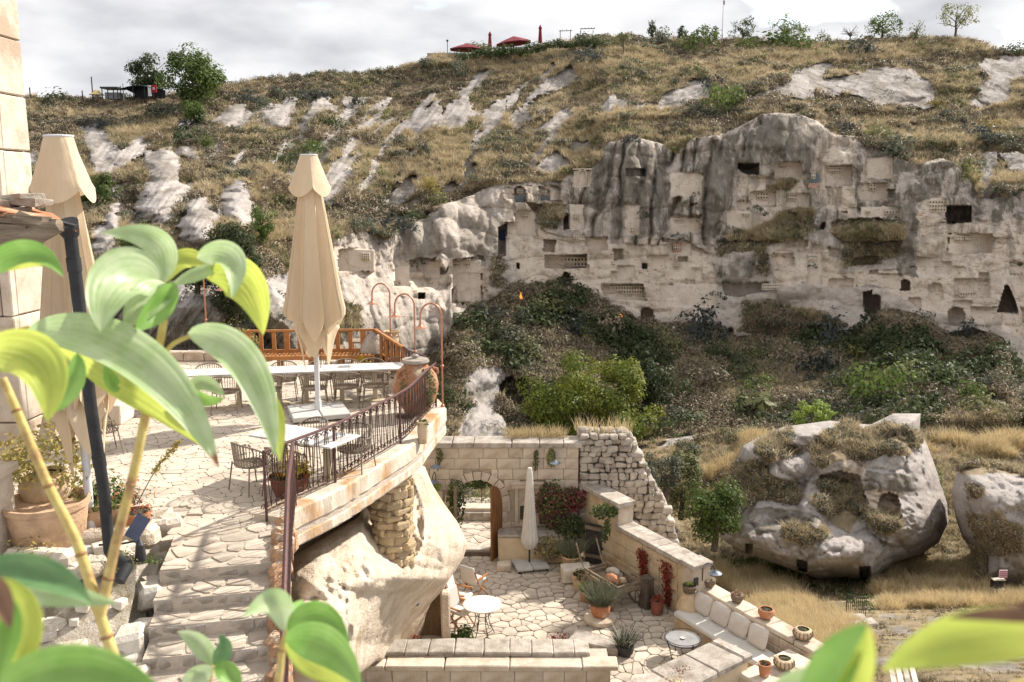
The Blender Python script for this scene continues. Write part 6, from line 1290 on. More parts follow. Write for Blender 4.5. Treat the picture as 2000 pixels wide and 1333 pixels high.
def cart():
    o = C(1195, 1172); th = thing('wooden_cart', 'old weathered wooden handcart loaded with clay jars by the garden wall', 'cart', o, -1.02); L_, w = 1.35, .72
    for i in range(5): MB().box((0, -w/2+w*(i+.5)/5, .5), (L_, w/5-.01, .03), jit=.004).build('floor_plank', WOODG, th)
    for s in (-1, 1):
        for z in (.56, .68): MB().box((0, s*w/2, z), (L_+.1, .03, .085), jit=.006).build('side_plank', WOODG, th)
        for x in (-.5, 0, .5): MB().box((x, s*(w/2+.02), .6), (.05, .03, .26)).build('side_stake', WOODG, th)
        MB().tube([(-L_/2, s*.3, .5), (-L_/2-.25, s*.33, .8), (-L_/2-.5, s*.34, 1.25)], .024, 6).build('shaft_handle', WOODG, th)
        wh = MB(); wx, wr = .38, .36; wh.tube([(wx+wr*cos(a), s*(w/2+.12), .36+wr*sin(a)) for a in np.linspace(0, 2*pi, 25)[:-1]], .028, 6, closed=True); rimo = wh.build('wheel', WOODG, th)
        for k in range(8): a = k*pi/4; MB().tube([(wx, s*(w/2+.12), .36), (wx+wr*cos(a), s*(w/2+.12), .36+wr*sin(a))], .016, 5).build('spoke', mat('ochre_spoke', (.35, .25, .09), (.22, .15, .06), bump=.2), rimo)
        MB().tube([(wx, s*(w/2+.04), .36), (wx, s*(w/2+.19), .36)], .05, 10).build('hub', DARK, rimo)
    for x in (-L_/2, L_/2):
        for z in (.56, .68): MB().box((x, 0, z), (.03, w, .08), jit=.006).build('end_plank', WOODG, th)
    MB().tube([(.38, -w/2-.1, .36), (.38, w/2+.1, .36)], .03, 8).build('axle', WOODG, th); MB().box((-.5, 0, .24), (.06, .5, .48)).build('prop_leg', WOODG, th)
    M = Matrix.Translation(o)@Matrix.Rotation(-1.02, 4, 'Z'); jar_ = [(.02, 0), (.07, .04), (.12, .2), (.11, .34), (.06, .42), (.05, .46), (.07, .5)]
    for (x, y, m, lb, q) in ((.1, -.1, TERRA, 'pink clay amphora lying in the wooden cart', 1.), (-.2, .16, STONEG, 'grey clay jar lying at the back of the wooden cart', 1.1)):
        a = thing('clay_jar', lb, 'jar', M@Vector((x, y, .66)), -1.02); b = MB().lathe([(r*q*1.15, z*q-.22) for r, z in jar_], n=18, M=Matrix.Rotation(1.45, 4, 'Y')).build('body', m, a, smooth=True)
    tag(MB().lathe([(.01, -.11), (.07, -.085), (.11, 0), (.075, .08), (.01, .11)], n=18).build('clay_ball', CLAYC, None, smooth=True, loc=M@Vector((.3, .1, .63))), 'round pale clay ball in the wooden cart', 'jar')
cart()
t = thing('dark_shutter', 'dark wooden shutter leaning in the corner behind the cart', 'shutter', C(1163, 1106), -.5)
for i in range(4): MB().box((-.27+.18*i, .1, .62), (.17, .04, 1.2), jit=.004).build('board', mat('black_brown_wood', (.07, .06, .055), (.04, .035, .03), bump=.3), t)
MB().box((0, .07, 1.1), (.74, .03, .1)).box((0, .07, .25), (.74, .03, .1)).build('cross_board', WOODG, t)
t = thing('white_plinth', 'white block stand beside the lavender pots', 'plinth', C(1128, 1150)+Vector((-.0, .55, 0)), .1); MB().box((0, 0, .2), (.8, .5, .4), jit=.02).build('block', WHITEW, t, bevel=.03)
o = MB().lathe([(.2, 0), (.19, .3), (.16, .6), (.17, .8), (.1, .84)], n=14, fn=lambda a, z: 1+.15*sin(3*a+z*4)+.07*sin(9*a)).build('tree_stump', BARK, None, smooth=True, loc=C(1262, 1184)); tag(o, 'upright old tree stump against the garden wall', 'stump')
def wall_lamp(p, out, label, arm=.35):
    th = thing('wall_lamp', label, 'lamp', p); o = Vector(out).normalized()*arm; MB().tube([(0, 0, -.25), (0, 0, .15), Vector((0, 0, .24))+o*.35, Vector((0, 0, .2))+o*.8, Vector((0, 0, .08))+o], .012, 6).build('arm', DARK, th)
    MB().lathe([(.02, .1), (.05, .05), (.17, 0), (.17, -.012), (.04, .02)], o, 18, cap=False).build('shade', mat('grey_enamel', (.2, .22, .26), (.15, .17, .2), rough=.4, bump=0), th, smooth=True); MB().lathe([(.035, .0), (.04, -.06), (.01, -.09)], o, 10).build('bulb', MATS['frosted_glass'], th)
wall_lamp(PY(855, 905, GY-.1), (-.1, -1, 0), 'grey enamel wall lamp at the left top of the gate wall'); wall_lamp(PY(851, 935, GY-.1), (-.2, -1, 0), 'grey enamel wall lamp just below the other one left of the gateway'); wall_lamp(PY(1083, 897, GY-.1), (0, -1, 0), 'enamel wall lamp among the creeper on the right of the gate wall'); wall_lamp(W1+Vector((.35, -.2, 1.35)), (1, -.3, 0), 'grey enamel lamp on the end pillar of the garden wall', .3)
# climbers and grasses
def creeper(px0, py0, w, h, kinds, label, Y, n=300, name='creeper', size=.07, thick=.14, z=None):
    c = PY(px0, py0, Y); V = []
    for kd, k in kinds:
        e = rng.normal(size=(int(n*k), 3)); e /= np.linalg.norm(e, axis=1, keepdims=True); e *= rng.random((len(e), 1))**.45; pos = e*np.array([w, thick, h]); pos += fbm(pos*2.5+rng.random()*50, 2)[:, None]*.3*np.array([1, .2, 1]); a = quads(pos, rng.normal(size=pos.shape)*.5+np.array([0, -1, .5]), size, .85); V.append((kd, a))
    th = thing(name, label, 'climber', c); MB().tube([(0, .05, -h), (w*.2, .03, 0), (-w*.1, .05, h*.8)], .015, 5).build('stem', BARK, th)
    for kd, (v, f) in V: leafobj('foliage', [(v, f, np.repeat(rng.random(len(f)), 4))], LM[kd], th)
creeper(890, 985, .22, .9, (('dark', .7), ('mid', .5), ('olive', .2)), 'dark green creeper hanging over the left jamb of the gateway', GY-.2, 430)
creeper(935, 945, .5, .16, (('mid', .7), ('dark', .5)), 'green creeper hanging inside the top of the arch', GY+.1, 260)
creeper(1080, 985, .5, .75, (('dark', .5), ('purple', .6), ('mid', .3), ('thyme', .15)), 'dark red and green vine filling the corner behind the white parasol', GY-.35, 1300, thick=.35)
creeper(1120, 975, .36, .4, (('purple', .8), ('red', .3), ('dark', .3)), 'reddish vine top over the start of the garden wall', GY-.3, 500, thick=.3)
creeper(1115, 1030, .45, .4, (('dark', 1.), ('mid', .2)), 'very dark ivy low in the courtyard corner', GY-.6, 600, thick=.3)
creeper(1077, 895, .13, .3, (('olive', .8), ('thyme', .3)), 'yellow-green creeper around the right wall lamp', GY-.15, 240); creeper(1045, 900, .09, .34, (('olive', 1.),), 'narrow creeper strand left of the right wall lamp', GY-.12, 130, size=.055); creeper(858, 890, .08, .3, (('olive', .8), ('thyme', .3)), 'thin creeper above the two left wall lamps', GY-.12, 110, size=.06); creeper(845, 955, .18, .18, (('bright', 1.),), 'bright green tuft under the two left wall lamps', GY-.2, 160)
creeper(1073, 1068, .34, .42, (('ochre', .5), ('brown', .8), ('olive', .3)), 'dried brown and yellow vine behind the parasol base', GY-.75, 900, thick=.3); creeper(1180, 1000, .42, .22, (('dark', .7), ('mid', .3)), 'trailing dark ivy over the step of the garden wall', 23.7, 420, thick=.12); creeper(1184, 1035, .1, .35, (('dark', .8), ('mid', .3)), 'hanging ivy strand below the step of the garden wall', 23.6, 150, thick=.1)
def wall_vine(s, z0, z1, lb):
    c = W0+(W1-W0).normalized()*s; n = 430; t = rng.random(n); nv = Vector(((W1-W0).y, -(W1-W0).x, 0)).normalized(); C_ = np.stack([rng.normal(size=n)*.1*(1.2-t*.5)+t*.15, np.zeros(n), z0+(z1-z0)*t], 1); d = np.array((W1-W0).normalized()); pos = np.array(c)+C_[:, :1]*d+np.array(nv)*(.05+rng.random((n, 1))*.07)+np.array([0, 0, 1])*C_[:, 2:]
    v, f = quads(pos-np.array(c), rng.normal(size=(n, 3))*.4+np.array(nv), .07, .9); o = leafobj('red_creeper', [(v, f, np.repeat(rng.random(n), 4))], LM['red']); o.location = c; tag(o, lb, 'climber')
wall_vine(2.85, 1.2, .45, 'left strip of red creeper on the garden wall'); wall_vine(3.85, 1.25, .1, 'right strip of red creeper on the garden wall above the red pot')
o = leafobj('straw_clump', [(v+np.array([x, y, 0]), f, s) for x, y in [(i*.16, random.uniform(-.1, .15)) for i in range(11)] for v, f, s in [blades(60, .42, .16, .012, .4)]], LM['straw']); o.location = (-.1, GY+.45, CF+3.42); tag(o, 'dry straw grass growing behind the coping of the gate wall', 'grass clump')
o = leafobj('straw_clump', [(v+np.array([x, y, 0]), f, s) for x, y in [(i*.2, random.uniform(-.2, .25)) for i in range(8)] for v, f, s in [blades(26, .55, .14, .012, .4)]], LM['straw']); o.location = (2.0, GY+.4, CF+3.6); tag(o, 'tall dry seed stalks on top of the rubble wall', 'grass clump')
for (px, py, z, r, lb) in ((845, 1035, None, .3, 'round tan cushion of dry moss on the pale tuff rock'), (850, 985, None, .22, 'smaller tan patch of dry moss above the round one on the tuff rock')):
    pass
for (px, py, z, w, h, kd, lb, n, sz) in ((905, 1246, CF, .36, .34, 'mid', 'green plant at the foot of the round table behind the parapet', 320, .09), (1093, 1246, CF, .3, .14, 'red', 'reddish flowering plant behind the parapet coping', 130, .05), (812, 1246, CF+.5, .1, .12, 'red', 'tiny red plant by the dark doorway behind the parapet', 40, .05), (1330, 1310, -5.0, .25, .1, 'red', 'little reddish plant on the corner parapet', 50, .04), (1075, 1305, -5.6, .12, .3, 'mid', 'green tendril growing on the front of the parapet', 110, .06), (1330, 1350, -4.9, .5, .3, 'straw', 'dry grass tuft at the bottom edge beside the corner parapet', 400, .05)):
    o = leafobj('small_plant', [cloud(n, (w, w*.7, h), 10, sz, .45)], LM[kd]); o.location = G(px, py, z); tag(o, lb, 'plant')
# ------------------------------------------------------------------ carved dwellings: window panels, pigeon lofts, doors (parts of the cliff face)
PANEL = mat('whitewashed_loft_plaster', (.6, .52, .43), (.48, .4, .31), scale=1.5, bump=.3, c3=(.4, .3, .2), s3=1.2)
HOLE = mat('opening_shade', (.03, .025, .02), (.05, .04, .03), bump=0)
BLUEG = mat('faded_blue_plaster', (.16, .19, .2), (.12, .14, .15), scale=2, bump=.1)
REDP = mat('red_ochre_paint', (.42, .2, .15), (.5, .36, .28), scale=3, bump=.1)
def loft(px, py, w, h, cols, rows, m=PANEL, name='pigeon_loft', size=.5, gap=1., off=.34, arch=False, parent=None, deep=.3, yo=0, parentoff=None):
    p = on_hill(px, py, off); s = tdepth(px, py)/F; Wd, Hd = w*s, h*s; th = link(name, D.meshes.new(name)); D.objects.remove(th)
    b = MB(); hw = Wd/cols; hh = Hd/rows; fx, fz = size*hw, size*hh; xs = [-Wd/2]; zs = [-Hd/2]
    for c in range(cols): x = -Wd/2+hw*(c+.5); xs += [x-fx/2, x+fx/2]
    for r in range(rows): z = -Hd/2+hh*(r+.5); zs += [z-fz/2, z+fz/2]
    xs.append(Wd/2); zs.append(Hd/2)
    for i in range(len(xs)-1):
        for j in range(len(zs)-1):
            hole = i % 2 == 1 and j % 2 == 1
            if not hole: b.verts([(xs[i], 0, zs[j]), (xs[i+1], 0, zs[j]), (xs[i+1], 0, zs[j+1]), (xs[i], 0, zs[j+1])], [(0, 1, 2, 3)])
            else: b.verts([(x, y, z) for y in (0, deep) for x, z in ((xs[i], zs[j]), (xs[i+1], zs[j]), (xs[i+1], zs[j+1]), (xs[i], zs[j+1]))], [(0, 4, 5, 1), (1, 5, 6, 2), (2, 6, 7, 3), (3, 7, 4, 0)])
    for z0, z1 in ((-Hd/2, Hd/2),): b.verts([(x, y, z) for y in (0, deep+.1) for x, z in ((-Wd/2, z0), (Wd/2, z0), (Wd/2, z1), (-Wd/2, z1))], [(0, 4, 5, 1), (1, 5, 6, 2), (2, 6, 7, 3), (3, 7, 4, 0)])
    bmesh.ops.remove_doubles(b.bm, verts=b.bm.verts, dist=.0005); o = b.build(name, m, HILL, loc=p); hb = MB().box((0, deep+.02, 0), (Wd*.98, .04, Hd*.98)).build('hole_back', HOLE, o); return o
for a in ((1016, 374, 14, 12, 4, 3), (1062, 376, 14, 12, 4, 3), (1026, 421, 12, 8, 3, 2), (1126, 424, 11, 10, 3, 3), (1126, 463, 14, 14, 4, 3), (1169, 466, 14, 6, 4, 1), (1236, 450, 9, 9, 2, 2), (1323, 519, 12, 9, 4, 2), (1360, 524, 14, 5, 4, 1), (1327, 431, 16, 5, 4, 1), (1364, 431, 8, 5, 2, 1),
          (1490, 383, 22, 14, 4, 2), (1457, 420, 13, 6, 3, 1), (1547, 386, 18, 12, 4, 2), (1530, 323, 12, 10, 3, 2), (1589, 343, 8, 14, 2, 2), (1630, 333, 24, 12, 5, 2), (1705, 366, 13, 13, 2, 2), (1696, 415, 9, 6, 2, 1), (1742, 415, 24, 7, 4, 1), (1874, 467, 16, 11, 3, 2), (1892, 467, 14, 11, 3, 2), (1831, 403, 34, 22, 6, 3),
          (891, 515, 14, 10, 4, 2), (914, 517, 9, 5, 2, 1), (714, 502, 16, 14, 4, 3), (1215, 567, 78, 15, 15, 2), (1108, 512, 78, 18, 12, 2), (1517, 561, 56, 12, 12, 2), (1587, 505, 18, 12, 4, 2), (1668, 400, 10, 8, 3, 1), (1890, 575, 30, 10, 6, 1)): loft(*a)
for (px, py, w, h, m, nm) in ((1016, 389, 22, 13, BLUEG, 'blue_door'), (1062, 388, 22, 9, BLUEG, 'blue_door'), (1590, 349, 18, 20, BLUEG, 'faded_blue_frame'), (1592, 363, 26, 9, REDP, 'dark_red_patch'), (1322, 484, 18, 20, REDP, 'red_painted_frame'), (1585, 512, 20, 12, WHITEW, 'white_painted_square'), (1264, 615, 22, 20, WOODG, 'arched_door')):
    p = on_hill(px, py, .12); s = tdepth(px, py)/F; MB().box((0, 0, 0), (w*s, .12, h*s), jit=.03).build(nm, m, HILL, loc=p)
p = on_hill(1322, 483, .1); s = tdepth(1322, 483)/F; loft(1322, 484, 13, 11, 3, 2, off=.5)
p = on_hill(1137, 348, .1)
f = MB(); s = tdepth(1137, 348)/F
for a0 in np.linspace(0, pi, 9)[:-1]: a1 = a0+pi/8; f.verts([(cos(a)*r*s, y, 8*s+sin(a)*r*s) for y in (-.15, .1) for a, r in ((a0, 9), (a1, 9), (a1, 7), (a0, 7))], [(0, 1, 2, 3), (7, 6, 5, 4), (0, 4, 5, 1), (2, 6, 7, 3)])
f.box((-8*s, -.02, -2*s), (2*s, .25, 20*s)).box((8*s, -.02, -2*s), (2*s, .25, 20*s)).box((0, 0, 17*s), (36*s, .3, 3*s)); f.build('carved_facade', PANEL, HILL, loc=p)
th = thing('fallen_cloth', 'dark blue cloth hanging by the crevice left of the carved facade', 'cloth', on_hill(980, 460, .3)); s = tdepth(980, 460)/F; MB().grid([[Vector((u*6*s+random.uniform(-.1, .1), random.uniform(-.1, .1), v*10*s)) for u in (-1, 0, 1)] for v in (-1, -.3, .4, 1)]).build('cloth', mat('blue_cloth', (.06, .08, .16), (.04, .05, .1)), th, solid=.03)
# ------------------------------------------------------------------ things on the ridge
MAROON = mat('maroon_canvas', (.2, .03, .04), (.16, .02, .03), bump=.1)
def ridge(px, py, t=None): tt = t or float(interp(px, _Rd))-1.5; return P(px, py, tt), tt/F
def open_parasol(px, py, w, h, lb, tilt=0):
    p, s = ridge(px, py+30); th = thing('maroon_parasol', lb, 'parasol', p); R = w*s/2; z = 30*s; rows = []
    for f_, zz in ((.02, 1.), (.5, .55), (1, 0), (1.01, -.12)): rows.append([Vector((R*f_*cos(a)*1.05, R*f_*sin(a), z+zz*h*s+R*f_*cos(a)*tilt)) for a in np.linspace(.4, .4+2*pi, 9)[:-1]])
    MB().grid(rows, closed=True).build('canopy', MAROON, th, solid=.02); MB().tube([(0, 0, 0), (0, 0, z+h*s)], .05, 8).build('pole', WOODG, th)
open_parasol(913, 98, 68, 11, 'open maroon parasol at the left end of the ridge hedge'); open_parasol(1003, 86, 68, 13, 'open maroon parasol between the two closed ones on the ridge', .12)
for px, y0, y1, lb in ((957, 95, 64, 'closed maroon parasol between the two open ones on the ridge'), (1055, 82, 51, 'taller closed maroon parasol right of the open ones on the ridge')):
    p, s = ridge(px, y0+14); h = (y0+14-y1)*s; th = thing('maroon_parasol', lb, 'parasol', p); MB().tube([(0, 0, 0), (0, 0, h)], .04, 8).build('pole', WOODG, th); folded(h*.25, h, [(0, .04), (.2, .3), (.24, .2), (1, .32)], 6, .3, MAROON, 'canopy', th, seed=int(px), n=48)
def hedge():
    pts = [(900, 104), (960, 98), (1020, 91), (1090, 80), (1150, 76), (1180, 82)]; parts = []; o = ridge(1040, 92)[0]
    for (x0, y0), (x1, y1) in zip(pts, pts[1:]):
        for k in range(4): x = x0+(x1-x0)*k/4; y = y0+(y1-y0)*k/4; q, s = ridge(x, y+13, float(interp(x, _Rd))-5); v, f_, sh = cloud(300, (1.7, 1., 20*s), 8, .3, .5); parts.append((v+np.array(q-o), f_, sh))
    h = leafobj('ridge_hedge', parts, LM['dark']); h.location = o; tag(h, 'long dark green hedge under the maroon parasols on the ridge', 'hedge')
hedge()
p, s = ridge(1128, 82); th = thing('pergola', 'bare dark pergola frames on the ridge above the hedge end', 'pergola', p)
for x in (-34, -14, 6, 30): MB().tube([(x*s, 0, 0), (x*s, 0, 22*s)], .05, 6).build('post', DARK, th)
MB().tube([(-36*s, 0, 20*s), (-10*s, .5, 22*s)], .05, 6).tube([(4*s, 0, 24*s), (34*s, .5, 26*s)], .06, 6).build('beam', DARK, th)
for x in (-30, -22, -14, 8, 14, 20, 26, 32): MB().tube([(x*s, -1, 21*s+(x > 0)*4*s), (x*s, 1, 22*s+(x > 0)*4*s)], .03, 5).build('rafter', DARK, th)
p, s = ridge(1410, 78); th = thing('flagpole', 'tall thin flagpole with a small red flag on the ridge', 'flagpole', p); MB().tube([(0, 0, 0), (0, 0, 82*s)], [.07, .03], 6).build('pole', mat('white_pole', (.6, .58, .56), bump=0), th); MB().verts([(0, 0, 74*s), (3*s, .1, 72*s), (2.5*s, 0, 64*s), (0, 0, 66*s)], [(0, 1, 2, 3)]).build('flag', MAROON, th, solid=.02)
p, s = ridge(1402, 78); th = thing('arched_frame', 'thin bent wire frame beside the flagpole', 'frame', p); MB().tube([(-9*s, 0, 0), (-8*s, 0, 10*s), (0, 0, 18*s), (7*s, 0, 18*s), (9*s, 0, 10*s), (9*s, 0, 0)], .04, 5).build('wire', DARK, th)
p, s = ridge(874, 108); th = thing('ridge_lamp', 'thin lamp post at the left end of the parasol terrace', 'lamp post', p); MB().tube([(0, 0, 0), (0, 0, 27*s)], .05, 6).build('pole', DARK, th); MB().box((0, 0, 27*s), (.3, .2, .25)).build('lamp', DARK, th)
p, s = ridge(866, 116); th = thing('terrace_parapet', 'low pale parapet at the left end of the ridge terrace', 'wall', p); MB().box((0, 0, 6*s), (60*s, 1., 10*s), jit=.1).build('wall', STONEG, th)
p, s = ridge(284, 192); th = thing('dark_tent', 'dark green café tent under the ridge trees at the left', 'tent', p)
MB().grid([[Vector((x*s, y, (24-.006*(x)**2)*s-abs(y)*.1)) for x in np.linspace(-36, 30, 9)] for y in (-2.4, 0, 2.4)]).build('roof', mat('dark_green_canvas', (.012, .035, .04), (.02, .05, .05), bump=.05), th, solid=.05); MB().box((0, 1.6, 9*s), (62*s, .1, 18*s)).build('back_curtain', DARK, th)
for x in (-34, -10, 12, 28): MB().tube([(x*s, -2.2, 0), (x*s, -2.2, 20*s)], .06, 6).build('post', DARK, th)
p, s = ridge(308, 192); th = thing('white_banner', 'white banner and red round sign at the right of the dark tent', 'sign', p+Vector((0, -2.6, 0))); MB().box((0, 0, 10*s), (6*s, .1, 20*s)).build('banner', mat('white_board', (.7, .7, .7), bump=0), th); MB().box((8*s, .1, 14*s), (10*s, .1, 14*s)).build('red_board', mat('red_board', (.42, .03, .04), (.36, .02, .03), bump=0), th); MB().tube([(8*s, 0, 14*s), (8*s, -.06, 14*s)], 2.6*s, 14).build('round_emblem', mat('pink_disc', (.7, .5, .5), bump=0), th)
p, s = ridge(190, 196); th = thing('yellow_parasol', 'yellow and white open parasol on the ridge left of the dark tent', 'parasol', p); MB().lathe([(15*s, 10*s), (8*s, 14*s), (.3, 19*s)], n=8, cap=False).build('canopy', mat('yellow_canvas', (.62, .42, .05), (.6, .55, .45), scale=.4), th, solid=.03); MB().tube([(0, 0, 0), (0, 0, 18*s)], .06, 6).build('pole', WOODG, th)
p, s = ridge(222, 196); th = thing('kiosk', 'small grey kiosk frame between the yellow parasol and the dark tent', 'kiosk', p); MB().box((0, 0, 22*s), (34*s, 2.6, 3*s)).build('roof', DARK, th); MB().box((0, .3, 8*s), (28*s, 1.4, 12*s)).build('counter', mat('grey_board', (.3, .3, .32), (.2, .2, .22)), th)
for x in (-15, -4, 7, 15): MB().tube([(x*s, -1, 0), (x*s, -1, 21*s)], .07, 6).build('post', DARK, th)
for px, h, lb in ((162, 20, 'dark post at the left of the yellow parasol on the ridge'), (182, 46, 'thin lamp mast above the yellow parasol on the ridge'), (60, 26, 'dark post beside the stone tower on the ridge'), (242, 34, 'white signpost in front of the dark tent')):
    p, s = ridge(px, 198); tag(MB().tube([(0, 0, 0), (0, 0, h*s)], .08, 6).build('ridge_post', DARK if px != 242 else MATS['white_board'], None, loc=p), lb, 'post')
p, s = ridge(130, 200); th = thing('ridge_shed', 'low grey shed roof behind bushes at the left of the ridge', 'shed', p+Vector((0, 4, 0))); MB().box((0, 0, 11*s), (46*s, 3, 3*s), jit=.1).build('roof', STONEG, th); MB().box((0, 0, 4*s), (40*s, 2.4, 12*s)).build('wall', WOODG, th)
# ------------------------------------------------------------------ small things on the shaded slope and valley
FL = D.materials.new('torch_flame'); FL.use_nodes = True; b_ = FL.node_tree.nodes['Principled BSDF']; b_.inputs['Base Color'].default_value = (.9, .3, .05, 1); b_.inputs['Emission Color'].default_value = (1, .38, .08, 1); b_.inputs['Emission Strength'].default_value = .45
for px, py, h, lb in ((1017, 590, 14, 'tall orange flame in a fire bowl on the shaded slope'), (936, 622, 7, 'small flame in a fire bowl low on the shaded slope at the left'), (1212, 625, 7, 'small flame in a fire bowl at the foot of the cliff')):
    p = on_hill(px, py, .2); s = tdepth(px, py)/F; th = thing('fire_bowl', lb, 'torch', p); MB().lathe([(.05, 0), (.2, .12), (.24, .3)], n=10).build('bowl', DARK, th); MB().lathe([(.14, .28), (.17, .28+h*s*.25), (.08, .28+h*s*.6), (.01, .28+h*s)], n=8, fn=lambda a, z: 1+.3*sin(2*a+z*6)).build('flame', FL, th)
for px, py, lb in ((1118, 592, 'small white lamp on the shaded slope'), (1316, 643, 'tiny white lamp near the cliff foot behind the walnut tree'), (1524, 686, 'white object beside a yellow flower in the shaded valley'), (1784, 673, 'white stone on the right of the shaded valley')):
    p = on_hill(px, py, .4); tag(MB().lathe([(.01, 0), (.14, .05), (.16, .2), (.05, .3), (.01, .31)], n=8, fn=lambda a, z: 1+.2*sin(2*a)).build('white_marker', MATS['white_board'], None, loc=p), lb, 'marker')
# path rail by the steps in the gully, barred window and sign on the outcrop
p0 = on_hill(1652, 1205, .6); th = thing('gully_railing', 'short black iron railing above stone steps in the gully', 'railing', p0); e = on_hill(1722, 1215, .6)-p0; e = Vector((e.x, 0, -.2))
MB().tube([(0, 0, 1.05), e+Vector((0, 0, 1.05))], .025, 6).tube([(0, 0, .15), e+Vector((0, 0, .15))], .018, 6).build('rail', DARK, th)
for i in range(11): q = e*(i/10); MB().tube([q+Vector((0, 0, 0)), q+Vector((0, 0, 1.05))], .014 if i else .03, 5).build('baluster', DARK, th)
for i, (px, py) in enumerate(((1668, 1212), (1690, 1222), (1665, 1228))): tag(MB().box((0, 0, 0), (.9, .6, .35), jit=.08).build('gully_stone', STONEG, None, bevel=.05, loc=on_hill(px, py, .5)), ('pale stone at the foot of the gully railing', 'larger grey stone block right of the gully railing foot', 'lowest grey stone under the gully railing')[i], 'stone')
w_ = P(1950, 1142, 44.6); th = thing('barred_window', 'dark window with iron bars low in the grey outcrop', 'window', w_); s = 44.6/F; MB().box((0, .2, 0), (22*s, .1, 19*s)).build('window_shade_panel', HOLE, th); MB().box((0, .05, -10*s), (24*s, .3, 2*s)).box((0, .05, 10*s), (24*s, .3, 1.6*s)).build('frame', STONEG, th)  # near-black panel paints the shade behind the bars
for i in range(6): MB().box(((-9+i*3.6)*s, 0, 0), (.03, .03, 19*s)).build('bar', DARK, th)
for i in range(3): MB().box((0, 0, (-6+i*6)*s), (20*s, .03, .03)).build('bar', DARK, th)
th = thing('notice_board', 'small pink and white striped notice on the grey outcrop above the barred window', 'sign', P(1960, 1122, 44.5)); MB().box((0, .03, 0), (16*s, .05, 16*s)).build('board', mat('pink_white_board', (.62, .5, .54), bump=0), th)
for i in range(4): MB().box((0, 0, (6-i*4)*s), (15*s, .02, 1.3*s)).build('stripe', mat('magenta_print', (.45, .08, .2), bump=0), th)
th = thing('striped_awning', 'pale striped boards below the yellow leaf at the bottom right', 'awning', P(1765, 1325, 20))
for i in range(4): MB().box((-.24+.16*i, 0, 0), (.11, .9, .05), rz=-.3).build('slat', WHITEW if i % 2 else STONEG, th)
# ------------------------------------------------------------------ the plants right in front of the lens
def bladem(name, c, c2, vein, transl, rough=.42):
    m, N, L, B = nodes(name)
    def att(n): a = N.new('ShaderNodeAttribute'); a.attribute_name = n; return a.outputs['Fac']
    def math_(op, a, b=None):
        x = N.new('ShaderNodeMath'); x.operation = op
        for i, v in enumerate((a, b)):
            if v is None: continue
            if isinstance(v, float): x.inputs[i].default_value = v
            else: L.new(v, x.inputs[i])
        return x.outputs[0]
    def mix(f, a, b):
        x = N.new('ShaderNodeMix'); x.data_type = 'RGBA'; L.new(f, x.inputs[0])
        for s_, v in ((6, a), (7, b)):
            if isinstance(v, tuple): x.inputs[s_].default_value = (*v, 1)
            else: L.new(v, x.inputs[s_])
        return x.outputs[2]
    tc = N.new('ShaderNodeTexCoord'); n = N.new('ShaderNodeTexNoise'); n.inputs['Scale'].default_value = 22; n.inputs['Detail'].default_value = 5; L.new(tc.outputs['Object'], n.inputs['Vector'])
    mr = N.new('ShaderNodeMapRange'); mr.inputs[1].default_value = .42; mr.inputs[2].default_value = .6; L.new(n.outputs[0], mr.inputs[0])
    col = mix(mr.outputs[0], c, c2); v = att('across'); w = math_('ABSOLUTE', v); fr = math_('FRACT', math_('MULTIPLY', w, 3.6)); d = math_('ABSOLUTE', math_('SUBTRACT', fr, .0)); vr = N.new('ShaderNodeMapRange'); vr.inputs[1].default_value = .0; vr.inputs[2].default_value = .16; vr.inputs[3].default_value = 1; vr.inputs[4].default_value = 0; L.new(d, vr.inputs[0])
    col = mix(vr.outputs[0], col, vein); br = N.new('ShaderNodeMapRange'); br.inputs[1].default_value = .55; br.inputs[2].default_value = .75; L.new(math_('ADD', att('brown'), math_('MULTIPLY', n.outputs[0], .35)), br.inputs[0]); col = mix(br.outputs[0], col, (.26, .12, .05))
    L.new(col, B.inputs['Base Color']); B.inputs['Roughness'].default_value = rough; B.inputs['Specular IOR Level'].default_value = .45
    nf = N.new('ShaderNodeTexNoise'); nf.inputs['Scale'].default_value = 260; L.new(tc.outputs['Object'], nf.inputs['Vector']); bp = N.new('ShaderNodeBump'); bp.inputs['Strength'].default_value = .25; bp.inputs['Distance'].default_value = .001; L.new(nf.outputs[0], bp.inputs['Height']); L.new(bp.outputs[0], B.inputs['Normal'])
    t = N.new('ShaderNodeBsdfTranslucent'); ms = N.new('ShaderNodeMixShader'); ms.inputs[0].default_value = transl; L.new(col, t.inputs[0]); L.new(B.outputs[0], ms.inputs[1]); L.new(t.outputs[0], ms.inputs[2]); L.new(ms.outputs[0], N['Material Output'].inputs[0]); return m
PL = dict(pale=bladem('pale_green_blade', (.5, .6, .34), (.4, .53, .24), (.56, .65, .4), .45, .38), yel=bladem('yellow_green_blade', (.58, .64, .12), (.48, .57, .1), (.62, .67, .2), .55), grn=bladem('fresh_green_blade', (.2, .38, .07), (.27, .45, .11), (.3, .47, .15), .4), drk=bladem('deep_green_blade', (.12, .24, .09), (.17, .3, .12), (.2, .33, .14), .3), brn=bladem('withered_blade', (.16, .08, .05), (.24, .13, .07), (.2, .1, .06), .2))
STEM = mat('yellowish_plant_stem', (.6, .47, .17), (.52, .38, .12), scale=30, bump=.1, rough=.55, c3=(.3, .15, .08), s3=9)
